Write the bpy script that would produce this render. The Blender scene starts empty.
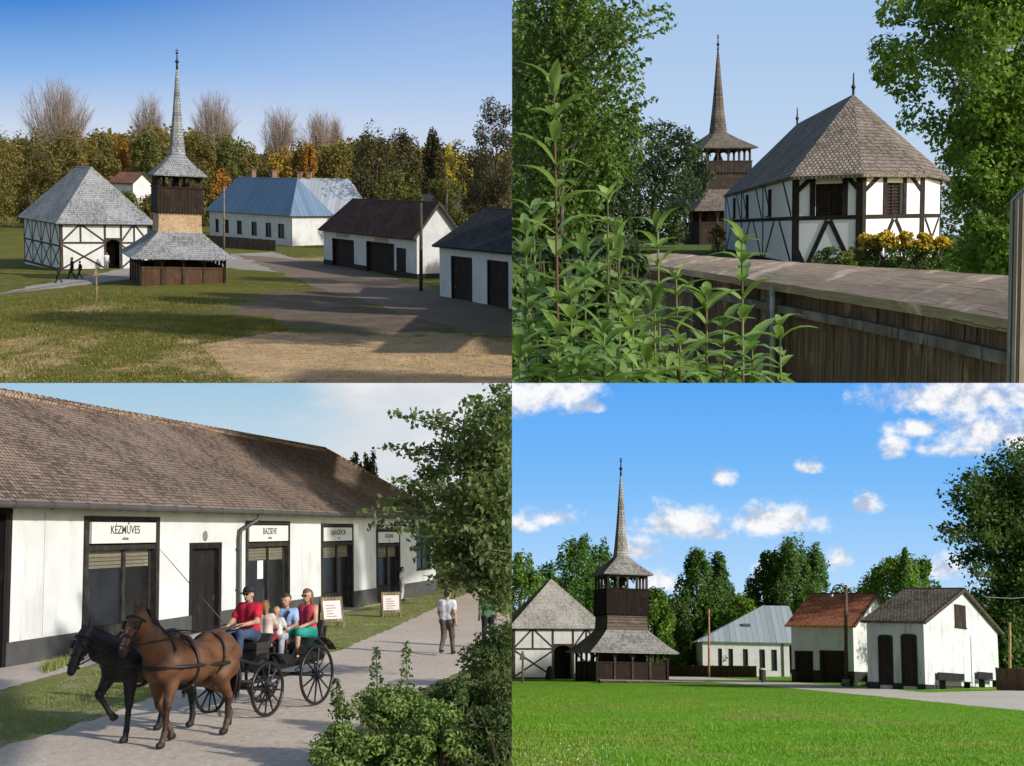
import bpy, bmesh, math, random
import numpy as np
from mathutils import Matrix, Vector

F, CX, CY = 1200.0, 512.0, 383.0
scene = bpy.context.scene
COL = scene.collection
R = math.radians
random.seed(7)

# ------------------------------------------------------------------ places
# the photograph is a sheet of four views: four separate places, each with its own ground
class Place:
    def __init__(s, eye, horizon, sx, sz):
        s.eye, s.hz, s.sx, s.sz = eye, horizon, sx, sz
        a = math.atan((CY - horizon) / F)
        s.M = Matrix.Rotation(a, 4, 'X') @ Matrix.Translation((0, 0, -eye))
        s.Mi = s.M.inverted()
        s.M3, s.Mi3 = s.M.to_3x3(), s.Mi.to_3x3()
    def ray(s, px, py):
        return s.Mi3 @ Vector(((px - CX) / F, 1, (CY - py) / F))
    def g(s, px, py, z=0.0):
        d = s.ray(px, py)
        t = (z - s.eye) / d.z
        return Vector((0, 0, s.eye)) + d * t
    def gd(s, px, D):
        """ground point at column px and camera depth D"""
        w0 = s.M @ Vector((0, 0, 0))
        # local y so that the camera depth is D on z = 0
        ca, sa = s.M3[1][1], s.M3[1][2]
        y = (D - s.M[1][3]) / ca
        return Vector(((px - CX) / F * D, y, 0))
    def at(s, px, py, D):
        return s.Mi @ (Vector(((px - CX) / F, 1, (CY - py) / F)) * D)
    def depth(s, p): return (s.M @ p).y
    def proj(s, p):
        w = s.M @ p
        return CX + F * w.x / w.y, CY - F * w.z / w.y
    def to_px(s, o, d, px):
        w, v, k = s.M @ o, s.M3 @ d, (px - CX) / F
        return (k * w.y - w.x) / (v.x - k * v.y)
    def to_row(s, o, d, row):
        w, v, k = s.M @ o, s.M3 @ d, (CY - row) / F
        return (k * w.y - w.z) / (v.z - k * v.y)
    def hgt(s, o, row): return s.to_row(o, Vector((0, 0, 1)), row)
    def roll(s, o, fac=.6):
        x0, y0 = s.proj(o); x1, y1 = s.proj(o + Vector((0, 0, 1)))
        return -math.atan2(x1 - x0, y0 - y1) * fac

P1 = Place(8.6, 182, -1, 1)
P2 = Place(1.7, 228, 1, 1)
P3 = Place(3.2, 535, -1, -1)
P4 = Place(1.5, 664, 1, -1)
WHERE = {}          # object name -> Place (for trimming each place where its ground ends)
CUR = [P1]
def use(p): CUR[0] = p

# ------------------------------------------------------------------ objects
def srgb(r, g, b):
    f = lambda c: (c / 255 / 12.92) if c / 255 <= .04045 else ((c / 255 + .055) / 1.055) ** 2.4
    return (f(r), f(g), f(b))

def tag(o, label=None, cat=None, group=None, kind=None):
    if label: o['label'] = label
    if cat: o['category'] = cat
    if group: o['group'] = group
    if kind: o['kind'] = kind
    return o

def link(o, parent=None):
    COL.objects.link(o)
    if parent is not None:
        o.parent = parent
    WHERE[o.name] = CUR[0]
    return o

def mat_at(o, yaw=0, fac=.6):
    P = CUR[0]
    return P.M @ Matrix.Translation(o) @ Matrix.Rotation(P.roll(o, fac), 4, 'Y') @ Matrix.Rotation(yaw, 4, 'Z')

def thing(name, label, cat, o, yaw=0, group=None, fac=.6):
    e = bpy.data.objects.new(name, None)
    e.empty_display_size = .2
    link(e)
    e.matrix_world = mat_at(Vector(o), yaw, fac)
    return tag(e, label, cat, group)

def np_mesh(name, V, Fq, smooth=False, uv=True):
    """V (n,3); Fq list of index tuples, or an (m,k) array"""
    me = bpy.data.meshes.new(name)
    V = np.asarray(V, dtype=np.float32)
    if isinstance(Fq, np.ndarray):
        m, k = Fq.shape
        tot = np.full(m, k, np.int32); idx = Fq.astype(np.int32).ravel()
    else:
        tot = np.array([len(f) for f in Fq], np.int32)
        idx = np.array([i for f in Fq for i in f], np.int32)
        m = len(tot)
    start = np.zeros(m, np.int32); start[1:] = np.cumsum(tot)[:-1]
    me.vertices.add(len(V)); me.vertices.foreach_set('co', V.ravel())
    me.loops.add(len(idx)); me.loops.foreach_set('vertex_index', idx)
    me.polygons.add(m); me.polygons.foreach_set('loop_start', start)
    try: me.polygons.foreach_set('loop_total', tot)
    except Exception: pass
    me.update(calc_edges=True)
    me.polygons.foreach_set('use_smooth', np.full(m, bool(smooth)))
    if uv and m:
        n = np.zeros(m * 3, np.float32); me.polygons.foreach_get('normal', n); n = n.reshape(m, 3)
        u = np.stack([-n[:, 1], n[:, 0], np.zeros(m)], 1)
        L = np.linalg.norm(u, axis=1)
        flat = L < .05
        u[flat] = (1, 0, 0); L[flat] = 1
        u /= L[:, None]
        v = np.cross(n, u)
        fi = np.repeat(np.arange(m), tot)
        P = V[idx]
        UV = np.stack([(P * u[fi]).sum(1), (P * v[fi]).sum(1)], 1).astype(np.float32)
        me.uv_layers.new(name='UVMap').data.foreach_set('uv', UV.ravel())
    return me

class MB:
    def __init__(s): s.v, s.f = [], []
    def add(s, pts, faces):
        b = len(s.v); s.v += [tuple(p) for p in pts]
        s.f += [tuple(b + i for i in f) for f in faces]; return s
    def poly(s, pts): return s.add(pts, [tuple(range(len(pts)))])
    def hexa(s, p):   # 8 points, bottom ring then top ring
        return s.add(p, [(3, 2, 1, 0), (4, 5, 6, 7), (0, 1, 5, 4), (1, 2, 6, 5), (2, 3, 7, 6), (3, 0, 4, 7)])
    def box(s, x0, x1, y0, y1, z0, z1):
        return s.hexa([(x0, y0, z0), (x1, y0, z0), (x1, y1, z0), (x0, y1, z0),
                       (x0, y0, z1), (x1, y0, z1), (x1, y1, z1), (x0, y1, z1)])
    def fbox(s, fr, s0, s1, n0, n1, z0, z1):
        return s.hexa([fr(s0, n0, z0), fr(s1, n0, z0), fr(s1, n1, z0), fr(s0, n1, z0),
                       fr(s0, n0, z1), fr(s1, n0, z1), fr(s1, n1, z1), fr(s0, n1, z1)])
    def prism(s, a, b):
        n = len(a)
        return s.add(list(a) + list(b), [tuple(range(n))[::-1], tuple(range(n, 2 * n))] +
                     [(i, (i + 1) % n, n + (i + 1) % n, n + i) for i in range(n)])
    def ext(s, pts, vec):
        vec = Vector(vec)
        return s.prism(pts, [Vector(p) + vec for p in pts])
    def slab(s, pts, t):
        p = [Vector(q) for q in pts]
        n = Vector((0, 0, 0))
        for i in range(1, len(p) - 1): n += (p[i] - p[0]).cross(p[i + 1] - p[0])
        n.normalize()
        if n.z < 0: n = -n; p = p[::-1]
        return s.prism([q - n * t for q in p], p)
    def fbeam(s, fr, s0, z0, s1, z1, w, n0, n1):
        d = Vector((s1 - s0, z1 - z0)); L = d.length or 1
        q = Vector((-d.y, d.x)) / L * (w / 2)
        c = [(s0 - q.x, z0 - q.y), (s1 - q.x, z1 - q.y), (s1 + q.x, z1 + q.y), (s0 + q.x, z0 + q.y)]
        return s.prism([fr(a, n0, b) for a, b in c], [fr(a, n1, b) for a, b in c])
    def beam(s, p, q, w, t=None):
        p, q = Vector(p), Vector(q); d = (q - p).normalized(); t = t or w
        up = Vector((0, 0, 1)) if abs(d.z) < .95 else Vector((0, 1, 0))
        a = d.cross(up).normalized(); b = a.cross(d)
        a, b = a * (w / 2), b * (t / 2)
        return s.prism([p - a - b, p + a - b, p + a + b, p - a + b], [q - a - b, q + a - b, q + a + b, q - a + b])
    def tube(s, pts, rad, n=8, cap=True):
        pts = [Vector(p) for p in pts]
        if not hasattr(rad, '__len__'): rad = [rad] * len(pts)
        b = len(s.v); prev = None
        for i, p in enumerate(pts):
            d = (pts[min(i + 1, len(pts) - 1)] - pts[max(i - 1, 0)])
            if d.length < 1e-9: d = Vector((0, 0, 1))
            d.normalize()
            if prev is None:
                a = d.cross(Vector((0, 0, 1)) if abs(d.z) < .9 else Vector((1, 0, 0))).normalized()
            else:
                a = (prev - d * prev.dot(d)).normalized()
            prev = a; c = d.cross(a)
            for k in range(n):
                t = 2 * math.pi * k / n
                s.v.append(tuple(p + (a * math.cos(t) + c * math.sin(t)) * rad[i]))
        for i in range(len(pts) - 1):
            for k in range(n):
                s.f.append((b + i * n + k, b + i * n + (k + 1) % n, b + (i + 1) * n + (k + 1) % n, b + (i + 1) * n + k))
        if cap:
            s.f.append(tuple(b + k for k in range(n))[::-1])
            e = b + (len(pts) - 1) * n
            s.f.append(tuple(e + k for k in range(n)))
        return s
    def ring(s, c, ax, r, tr, n=28, m=6, arc=None):
        """torus round axis ax"""
        c, ax = Vector(c), Vector(ax).normalized()
        a = ax.cross(Vector((0, 0, 1)) if abs(ax.z) < .9 else Vector((1, 0, 0))).normalized(); b = ax.cross(a)
        pts = [c + (a * math.cos(2 * math.pi * i / n) + b * math.sin(2 * math.pi * i / n)) * r for i in range(n + 1)]
        return s.tube(pts, tr, m, False)
    def rings(s, rr):
        """loft list of equal-length rings"""
        n = len(rr[0]); b = len(s.v)
        for q in rr: s.v += [tuple(p) for p in q]
        for i in range(len(rr) - 1):
            for k in range(n):
                s.f.append((b + i * n + k, b + i * n + (k + 1) % n, b + (i + 1) * n + (k + 1) % n, b + (i + 1) * n + k))
        s.f.append(tuple(b + k for k in range(n))[::-1]); e = b + (len(rr) - 1) * n
        s.f.append(tuple(e + k for k in range(n)))
        return s
    def lathe(s, prof, c=(0, 0, 0), n=12):
        return s.rings([[(c[0] + r * math.cos(2 * math.pi * k / n), c[1] + r * math.sin(2 * math.pi * k / n), c[2] + z)
                         for k in range(n)] for r, z in prof])
    def ball(s, c, r, n=8, m=6, sc=(1, 1, 1)):
        c = Vector(c); b = len(s.v)
        for i in range(1, m):
            t = math.pi * i / m
            for k in range(n):
                p = 2 * math.pi * k / n
                s.v.append((c.x + r * sc[0] * math.sin(t) * math.cos(p), c.y + r * sc[1] * math.sin(t) * math.sin(p), c.z + r * sc[2] * math.cos(t)))
        top = len(s.v); s.v.append((c.x, c.y, c.z + r * sc[2])); bot = len(s.v); s.v.append((c.x, c.y, c.z - r * sc[2]))
        for i in range(m - 2):
            for k in range(n):
                s.f.append((b + i * n + k, b + (i + 1) * n + k, b + (i + 1) * n + (k + 1) % n, b + i * n + (k + 1) % n))
        for k in range(n):
            s.f.append((top, b + k, b + (k + 1) % n)); e = b + (m - 2) * n
            s.f.append((bot, e + (k + 1) % n, e + k))
        return s
    def build(s, name, m, parent=None, smooth=False, M=None):
        me = np_mesh(name, np.array(s.v, dtype=np.float32).reshape(-1, 3), s.f, smooth)
        me.materials.append(m)
        o = bpy.data.objects.new(name, me)
        link(o, parent)
        if M is not None: o.matrix_world = M
        return o

def FU(y=0, x0=0):  return lambda s, n, z: (x0 + s, y - n, z)      # wall along +x facing -y
def FV(x=0, y0=0):  return lambda s, n, z: (x - n, y0 + s, z)      # wall along +y facing -x
def FR(x, y0=0):    return lambda s, n, z: (x + n, y0 + s, z)      # wall along +y facing +x
def FB(y, x0=0):    return lambda s, n, z: (x0 + s, y + n, z)      # wall along +x facing +y

def wall(mb, fr, L, H, T, ops, z0=0):
    """wall of thickness T with real openings (s0,s1,za,zb)"""
    xs = sorted({0, L} | {o[0] for o in ops} | {o[1] for o in ops})
    for a, b in zip(xs, xs[1:]):
        m = (a + b) / 2; cuts = sorted([(o[2], o[3]) for o in ops if o[0] < m < o[1]]); z = z0
        for za, zb in cuts:
            if za > z + .01: mb.fbox(fr, a, b, -T, 0, z, za)
            z = zb
        if z < H - .01: mb.fbox(fr, a, b, -T, 0, z, H)

# ------------------------------------------------------------------ materials
class NT:
    def __init__(s, nt): s.nt = nt
    def n(s, t, **k):
        x = s.nt.nodes.new(t)
        for a, b in k.items():
            if a.startswith('i_'):
                x.inputs[a[2:].replace('_', ' ')].default_value = b
            else: setattr(x, a, b)
        return x
    def l(s, a, b): s.nt.links.new(a, b)
    def put(s, v, sock):
        if hasattr(v, 'is_linked') or isinstance(v, bpy.types.NodeSocket): s.l(v, sock)
        else: sock.default_value = v
    def math(s, op, a, b=0.0, c=None, clamp=False):
        x = s.n('ShaderNodeMath', operation=op, use_clamp=clamp)
        s.put(a, x.inputs[0]); s.put(b, x.inputs[1])
        if c is not None: s.put(c, x.inputs[2])
        return x.outputs[0]
    def ss(s, v, a, b):
        x = s.n('ShaderNodeMapRange', interpolation_type='SMOOTHSTEP')
        s.put(v, x.inputs[0]); x.inputs[1].default_value = a; x.inputs[2].default_value = b
        return x.outputs[0]
    def mix(s, f, a, b, bt='MIX'):
        x = s.n('ShaderNodeMix', data_type='RGBA', blend_type=bt)
        s.put(f, x.inputs[0])
        for v, i in ((a, 6), (b, 7)):
            if isinstance(v, tuple): x.inputs[i].default_value = v if len(v) == 4 else (*v, 1)
            else: s.l(v, x.inputs[i])
        return x.outputs[2]
    def noise(s, vec, scale, det=4, rough=.55, dist=0):
        x = s.n('ShaderNodeTexNoise'); s.l(vec, x.inputs['Vector'])
        x.inputs['Scale'].default_value = scale; x.inputs['Detail'].default_value = det
        x.inputs['Roughness'].default_value = rough; x.inputs['Distortion'].default_value = dist
        return x.outputs['Fac']
    def mapv(s, vec, sc=(1, 1, 1), loc=(0, 0, 0)):
        x = s.n('ShaderNodeMapping'); s.l(vec, x.inputs['Vector'])
        x.inputs['Scale'].default_value = sc; x.inputs['Location'].default_value = loc
        return x.outputs[0]
    def bump(s, h, st, dist=.02):
        x = s.n('ShaderNodeBump'); x.inputs['Strength'].default_value = st; x.inputs['Distance'].default_value = dist
        s.l(h, x.inputs['Height']); return x.outputs[0]

MATS = {}
def newmat(name, rough=.85, spec=.25):
    m = bpy.data.materials.new(name); m.use_nodes = True
    N = NT(m.node_tree); b = m.node_tree.nodes['Principled BSDF']
    b.inputs['Roughness'].default_value = rough
    b.inputs['Specular IOR Level'].default_value = spec
    return m, N, b

def cached(fn):
    def w(*a, **k):
        key = (fn.__name__, a, tuple(sorted(k.items())))
        if key not in MATS: MATS[key] = fn(*a, **k)
        return MATS[key]
    return w

def mul(c, k): return tuple(x * k for x in c)

@cached
def plain(c, rough=.8, metal=0.0, var=.18, sc=6.0):
    m, N, b = newmat('plain', rough)
    tc = N.n('ShaderNodeTexCoord')
    f = N.noise(tc.outputs['Object'], sc, 5)
    N.l(N.mix(f, mul(c, 1 - var), mul(c, 1 + var)), b.inputs['Base Color'])
    b.inputs['Metallic'].default_value = metal
    N.l(N.bump(N.noise(tc.outputs['Object'], sc * 6, 4), .15, .01), b.inputs['Normal'])
    return m

@cached
def plaster(c=(.60, .60, .585), dirt=(.36, .33, .28), amt=.6, sc=1.0):
    m, N, b = newmat('plaster', .92, .15)
    tc = N.n('ShaderNodeTexCoord'); v = tc.outputs['Object']
    a = N.noise(v, .7 * sc, 6, .62); st = N.noise(N.mapv(v, (2.2 * sc, 2.2 * sc, .35 * sc)), 1.3, 5, .6)
    f = N.math('MULTIPLY', N.ss(a, .38, .66), amt); f2 = N.math('MULTIPLY', N.ss(st, .5, .8), amt)
    col = N.mix(f2, N.mix(f, c, mul(c, .80)), dirt)
    sp = N.ss(N.noise(v, 9 * sc, 3), .68, .74)
    col = N.mix(N.math('MULTIPLY', sp, amt * .5), col, dirt)
    N.l(col, b.inputs['Base Color'])
    N.l(N.bump(N.noise(v, 14 * sc, 6, .6), .3, .02), b.inputs['Normal'])
    return m

@cached
def shingle(c1, c2, w=.16, h=.2, gap=.018, streak=.5, bump=.7, moss=0.0):
    m, N, b = newmat('shingle', .88, .2)
    tc = N.n('ShaderNodeTexCoord'); uv = tc.outputs['UV']
    jit = N.noise(N.mapv(uv, (3, 3, 3)), 1.5, 2)
    vm = N.n('ShaderNodeVectorMath', operation='ADD'); N.l(uv, vm.inputs[0])
    cb = N.n('ShaderNodeCombineXYZ'); N.l(N.math('MULTIPLY', N.math('SUBTRACT', jit, .5), h * .45), cb.inputs[1]); N.l(cb.outputs[0], vm.inputs[1])
    br = N.n('ShaderNodeTexBrick'); N.l(vm.outputs[0], br.inputs['Vector'])
    br.inputs['Scale'].default_value = 1; br.inputs['Brick Width'].default_value = w; br.inputs['Row Height'].default_value = h
    br.inputs['Mortar Size'].default_value = gap; br.inputs['Mortar Smooth'].default_value = .3; br.inputs['Bias'].default_value = -.1
    br.inputs['Color1'].default_value = (0, 0, 0, 1); br.inputs['Color2'].default_value = (1, 1, 1, 1); br.inputs['Mortar'].default_value = (.5, .5, .5, 1)
    rnd = N.n('ShaderNodeSeparateColor'); N.l(br.outputs['Color'], rnd.inputs[0])
    big = N.noise(uv, .35, 5, .6); st = N.noise(N.mapv(uv, (5, .7, 1)), 1.4, 4)
    col = N.mix(rnd.outputs[0], c1, c2)
    col = N.mix(N.math('MULTIPLY', N.ss(st, .42, .7), streak), col, mul(c1, .6))
    col = N.mix(N.math('MULTIPLY', N.ss(big, .38, .68), .6), col, mul(c2, 1.15))
    col = N.mix(N.math('MULTIPLY', N.math('GREATER_THAN', rnd.outputs[0], .90), N.ss(N.noise(uv, .9, 4), .45, .6)), col, mul(c2, 1.55))
    col = N.mix(N.math('MULTIPLY', N.math('LESS_THAN', rnd.outputs[0], .06), .3), col, mul(c1, .45))
    if moss: col = N.mix(N.math('MULTIPLY', N.ss(N.noise(uv, 1.1, 5), .55, .7), moss), col, (.10, .11, .05))
    # the joint and the dark line under each course
    sep = N.n('ShaderNodeSeparateXYZ'); N.l(vm.outputs[0], sep.inputs[0])
    fr = N.math('FRACT', N.math('DIVIDE', sep.outputs[1], h))
    col = N.mix(N.math('MULTIPLY', br.outputs['Fac'], .75), col, mul(c1, .22))
    N.l(col, b.inputs['Base Color'])
    hh = N.math('ADD', N.math('SUBTRACT', 1.0, fr), N.math('MULTIPLY', rnd.outputs[0], .5))
    hh = N.math('SUBTRACT', hh, N.math('MULTIPLY', br.outputs['Fac'], .8))
    N.l(N.bump(hh, bump, h * .28), b.inputs['Normal'])
    return m

@cached
def planks(c1, c2, w=.2, horiz=False, gap=.012, wear=.4):
    m, N, b = newmat('planks', .85, .2)
    tc = N.n('ShaderNodeTexCoord'); uv = tc.outputs['UV']
    if horiz: v = uv
    else:
        mp = N.n('ShaderNodeMapping'); N.l(uv, mp.inputs['Vector']); mp.inputs['Rotation'].default_value = (0, 0, math.pi / 2); v = mp.outputs[0]
    br = N.n('ShaderNodeTexBrick'); N.l(v, br.inputs['Vector'])
    br.inputs['Scale'].default_value = 1; br.inputs['Brick Width'].default_value = 7.3; br.inputs['Row Height'].default_value = w
    br.inputs['Mortar Size'].default_value = gap; br.inputs['Mortar Smooth'].default_value = .4
    br.inputs['Color1'].default_value = (0, 0, 0, 1); br.inputs['Color2'].default_value = (1, 1, 1, 1)
    rnd = N.n('ShaderNodeSeparateColor'); N.l(br.outputs['Color'], rnd.inputs[0])
    g = N.noise(N.mapv(v, (1.2, 22, 1)), 1.5, 6, .65, .6); big = N.noise(v, 1.1, 5, .6)
    col = N.mix(rnd.outputs[0], c1, c2)
    col = N.mix(N.ss(g, .3, .75), mul(c1, .65), col)
    col = N.mix(N.math('MULTIPLY', N.ss(big, .52, .72), wear), col, mul(c2, 1.7))
    col = N.mix(br.outputs['Fac'], col, mul(c1, .15))
    N.l(col, b.inputs['Base Color'])
    hh = N.math('SUBTRACT', N.math('MULTIPLY', g, .4), br.outputs['Fac'])
    N.l(N.bump(hh, .6, .02), b.inputs['Normal'])
    return m

@cached
def timber(c=(.035, .025, .018)):
    m, N, b = newmat('timber', .8, .25)
    tc = N.n('ShaderNodeTexCoord'); v = tc.outputs['Object']
    g = N.noise(v, 3.5, 6, .65); g2 = N.noise(N.mapv(v, (9, 9, 1.5)), 2, 5)
    col = N.mix(N.ss(g, .35, .75), c, mul(c, 2.6)); col = N.mix(N.ss(g2, .5, .7), col, mul(c, .55))
    N.l(col, b.inputs['Base Color']); N.l(N.bump(g2, .4, .02), b.inputs['Normal'])
    return m

@cached
def seam_metal(c, w=.6, rough=.38, metal=.55, rust=.15):
    m, N, b = newmat('seam_metal', rough, .5)
    tc = N.n('ShaderNodeTexCoord'); uv = tc.outputs['UV']
    sep = N.n('ShaderNodeSeparateXYZ'); N.l(uv, sep.inputs[0])
    fr = N.math('FRACT', N.math('DIVIDE', sep.outputs[0], w))
    edge = N.ss(N.math('ABSOLUTE', N.math('SUBTRACT', fr, .5)), .40, .47)
    pan = N.n('ShaderNodeTexWhiteNoise', noise_dimensions='1D'); N.l(N.math('FLOOR', N.math('DIVIDE', sep.outputs[0], w)), pan.inputs['W'])
    col = N.mix(pan.outputs['Value'], mul(c, .82), mul(c, 1.1))
    col = N.mix(N.math('MULTIPLY', N.ss(N.noise(N.mapv(uv, (2, .5, 1)), 1.3, 6, .65), .5, .75), rust), col, mul(c, .5))
    col = N.mix(N.math('MULTIPLY', edge, .35), col, mul(c, .45))
    N.l(col, b.inputs['Base Color']); b.inputs['Metallic'].default_value = metal
    N.l(N.bump(N.math('ADD', edge, N.math('MULTIPLY', N.noise(uv, 1.5, 3), .3)), .5, .04), b.inputs['Normal'])
    return m

@cached
def leafm(c1, c2, c3=None, trans=.35, rough=.55):
    m = bpy.data.materials.new('leaves'); m.use_nodes = True; nt = m.node_tree
    N = NT(nt); b = nt.nodes['Principled BSDF']; out = nt.nodes['Material Output']
    b.inputs['Roughness'].default_value = rough; b.inputs['Specular IOR Level'].default_value = .3
    geo = N.n('ShaderNodeNewGeometry'); tc = N.n('ShaderNodeTexCoord')
    col = N.mix(geo.outputs['Random Per Island'], c1, c2)
    cl = N.noise(tc.outputs['Object'], .45, 3)
    col = N.mix(N.math('MULTIPLY', N.ss(cl, .42, .68), .6), col, c3 or mul(c2, 1.2))
    N.l(col, b.inputs['Base Color'])
    t = N.n('ShaderNodeBsdfTranslucent'); N.l(N.mix(.5, col, (.5, .6, .1, 1), 'SOFT_LIGHT'), t.inputs['Color'])
    mx = N.n('ShaderNodeMixShader'); mx.inputs[0].default_value = trans
    N.l(b.outputs[0], mx.inputs[1]); N.l(t.outputs[0], mx.inputs[2]); N.l(mx.outputs[0], out.inputs['Surface'])
    return m

@cached
def attrm(rough=.55, spec=.3, nsc=40.0, bst=.12, bd=.01):
    m, N, b = newmat('coat', rough, spec)
    a = N.n('ShaderNodeAttribute', attribute_name='col'); tc = N.n('ShaderNodeTexCoord')
    f = N.noise(tc.outputs['Object'], 5, 5)
    N.l(N.mix(N.ss(f, .3, .7), a.outputs['Color'], N.mix(1.0, a.outputs['Color'], (.52, .50, .48, 1), 'MULTIPLY')), b.inputs['Base Color'])
    N.l(N.bump(N.noise(tc.outputs['Object'], nsc, 4), bst, bd), b.inputs['Normal'])
    return m

@cached
def glassm(c=(.02, .025, .03), clear=0.0):
    m, N, b = newmat('pane', .22, .3)
    b.inputs['Alpha'].default_value = 1 - clear
    tc = N.n('ShaderNodeTexCoord')
    N.l(N.mix(N.noise(tc.outputs['Object'], 1.3, 3), mul(c, .5), mul(c, 1.8)), b.inputs['Base Color'])
    return m

def groundm(name, base, alt, patches=(), patch_cols=(), fine=5.0, big=.12, mid=.7, edge=.35, bump=.5, fleck=None):
    """ground cover whose patches have a shape of their own: patches = (x, y, rx, ry, rot, kind)"""
    m, N, b = newmat(name, .95, .1)
    tc = N.n('ShaderNodeTexCoord'); v = tc.outputs['Object']
    n1 = N.noise(v, big, 6, .6); n2 = N.noise(v, mid, 5, .6); n3 = N.noise(v, fine, 5, .7)
    col = N.mix(N.ss(n1, .35, .68), base, alt)
    col = N.mix(N.math('MULTIPLY', N.ss(n2, .35, .75), .6), col, mul(alt, .75))
    col = N.mix(N.math('MULTIPLY', N.ss(n3, .35, .75), .55), col, mul(base, 1.7))
    if fleck: col = N.mix(N.ss(N.noise(v, fleck[1], 4, .7), fleck[2], fleck[2] + .1), col, fleck[0])
    for kind, pc in enumerate(patch_cols):
        msk = None
        for (x, y, rx, ry, rot, k) in patches:
            if k != kind: continue
            mp = N.n('ShaderNodeMapping', vector_type='TEXTURE'); N.l(v, mp.inputs['Vector'])
            mp.inputs['Location'].default_value = (x, y, 0); mp.inputs['Rotation'].default_value = (0, 0, rot); mp.inputs['Scale'].default_value = (rx, ry, 1)
            ln = N.n('ShaderNodeVectorMath', operation='LENGTH'); N.l(mp.outputs[0], ln.inputs[0])
            q = N.math('SUBTRACT', 1.0, ln.outputs['Value'])
            msk = q if msk is None else N.math('MAXIMUM', msk, q)
        if msk is None: continue
        msk = N.math('ADD', N.math('ADD', msk, .12), N.math('MULTIPLY', N.math('SUBTRACT', N.noise(v, .45, 8, .72), .5), 2.3))
        pcol = N.mix(N.ss(n3, .3, .7), pc, mul(pc, .7)); pcol = N.mix(N.ss(n2, .4, .7), pcol, mul(pc, 1.15))
        col = N.mix(N.ss(msk, -.1, edge), col, pcol)
    N.l(col, b.inputs['Base Color'])
    N.l(N.bump(N.math('ADD', n3, N.math('MULTIPLY', n2, .6)), bump, .12), b.inputs['Normal'])
    return m

# ------------------------------------------------------------------ sheets of ground
def sheet(name, pts, z, m, kind='structure', sub=0, jag=0.0):
    P = CUR[0]
    if jag:
        rng = random.Random(len(pts)); q = []
        for a, b in zip(pts, pts[1:] + pts[:1]):
            n = max(1, min(40, int((b - a).length / (jag * 4))))
            for i in range(n):
                p = a.lerp(b, i / n)
                q.append(p + Vector((rng.uniform(-jag, jag), rng.uniform(-jag, jag), 0)))
        pts = q
    mb = MB(); mb.poly([(p.x, p.y, z) for p in pts])
    o = mb.build(name, m, M=P.M.copy())
    return tag(o, kind=kind)

# ------------------------------------------------------------------ foliage
def clampv(V, MW, P, quad=4):
    """leaves that reach past the end of their place are cut there"""
    Mw = np.array(MW); W = V @ Mw[:3, :3].T + Mw[:3, 3]
    okx = (W[:, 0] * P.sx > 0).reshape(-1, quad); okz = (W[:, 2] * P.sz > 0).reshape(-1, quad)
    keep = okx.any(1) & okz.any(1)
    W = W.reshape(-1, quad, 3)[keep]
    W[..., 0] = np.where(W[..., 0] * P.sx > 0, W[..., 0], 0)
    W[..., 2] = np.where(W[..., 2] * P.sz > 0, W[..., 2], 0)
    Mi = np.array(MW.inverted())
    return (W.reshape(-1, 3) @ Mi[:3, :3].T + Mi[:3, 3])

def leaves_np(C, Nn, size, rng, aspect=.5, jitter=.35):
    n = len(C)
    nn = Nn + rng.normal(0, .7, (n, 3)); nn /= np.linalg.norm(nn, axis=1)[:, None]
    r = rng.normal(0, 1, (n, 3)); a = np.cross(nn, r); a /= np.linalg.norm(a, axis=1)[:, None]
    b = np.cross(nn, a)
    s = size * (1 + rng.uniform(-jitter, jitter, n))[:, None]
    V = np.stack([C - a * s * .5, C + b * s * aspect * .5 + nn * s * .08, C + a * s * .5, C - b * s * aspect * .5 + nn * s * .08], 1)
    return V.reshape(-1, 3)

def crown_pts(n, shape, rng, nc=60, cr=.24, fill=.5, drop=0.0):
    """points on leaf clumps spread through a crown of unit size (z 0..1, radius 1 at its widest)"""
    C = []
    while len(C) < nc:
        z = rng.uniform(0, 1)
        if shape == 'round': rr = math.sqrt(max(0, 1 - (2 * z - 1) ** 2)) ** .8
        elif shape == 'poplar': rr = min(1, (1 - z) * 2.4 + .12) * min(1, z * 6 + .35)
        elif shape == 'cone': rr = (1 - z) * .95 + .08
        elif shape == 'dome': rr = math.sqrt(max(0, 1 - z ** 2.2)) * min(1, z * 3 + .55)
        elif shape == 'wild': rr = math.sqrt(max(0, 1 - (2 * z - 1) ** 2)) * rng.uniform(.7, 1.25)
        else: rr = 1
        q = rng.uniform(fill, 1) if rng.random() < .75 else rng.uniform(0, 1)
        t = rng.uniform(0, 2 * math.pi)
        C.append((rr * q * math.cos(t), rr * q * math.sin(t), z))
    C = np.array(C); k = rng.integers(0, nc, n); rad = cr * rng.uniform(.55, 1.25, nc)
    d = rng.normal(0, 1, (n, 3)); d /= np.linalg.norm(d, axis=1)[:, None]
    q = rng.uniform(.35, 1.05, n) ** .6
    off = d * (rad[k] * q)[:, None]
    off[:, 2] *= .75
    return C, C[k] + off * np.array([1, 1, .6]), d

def limb_mesh(h, r, crown_c, rng, n=7, z0=.35, lean=0.0):
    mb = MB(); top = h
    tp = [(0, 0, -.4)] + [(math.sin(i * 1.7) * .02 * h + lean * (i / 6), math.cos(i * 2.1) * .02 * h, top * i / 6) for i in range(7)]
    mb.tube(tp, [r * 1.35] + [r * (1 - .85 * i / 6) for i in range(7)], 8)
    for c in crown_c[:n * 3]:
        zs = rng.uniform(z0, .8) * min(h, max(.3, c[2])); f = zs / h
        s = Vector((lean * f, 0, zs)); e = Vector(c); mid = s.lerp(e, .5) + Vector((0, 0, .08 * h))
        rr = r * (1 - .8 * f) * .5
        mb.tube([s, mid, e], [rr, rr * .6, rr * .2], 5, False)
    return mb

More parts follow.
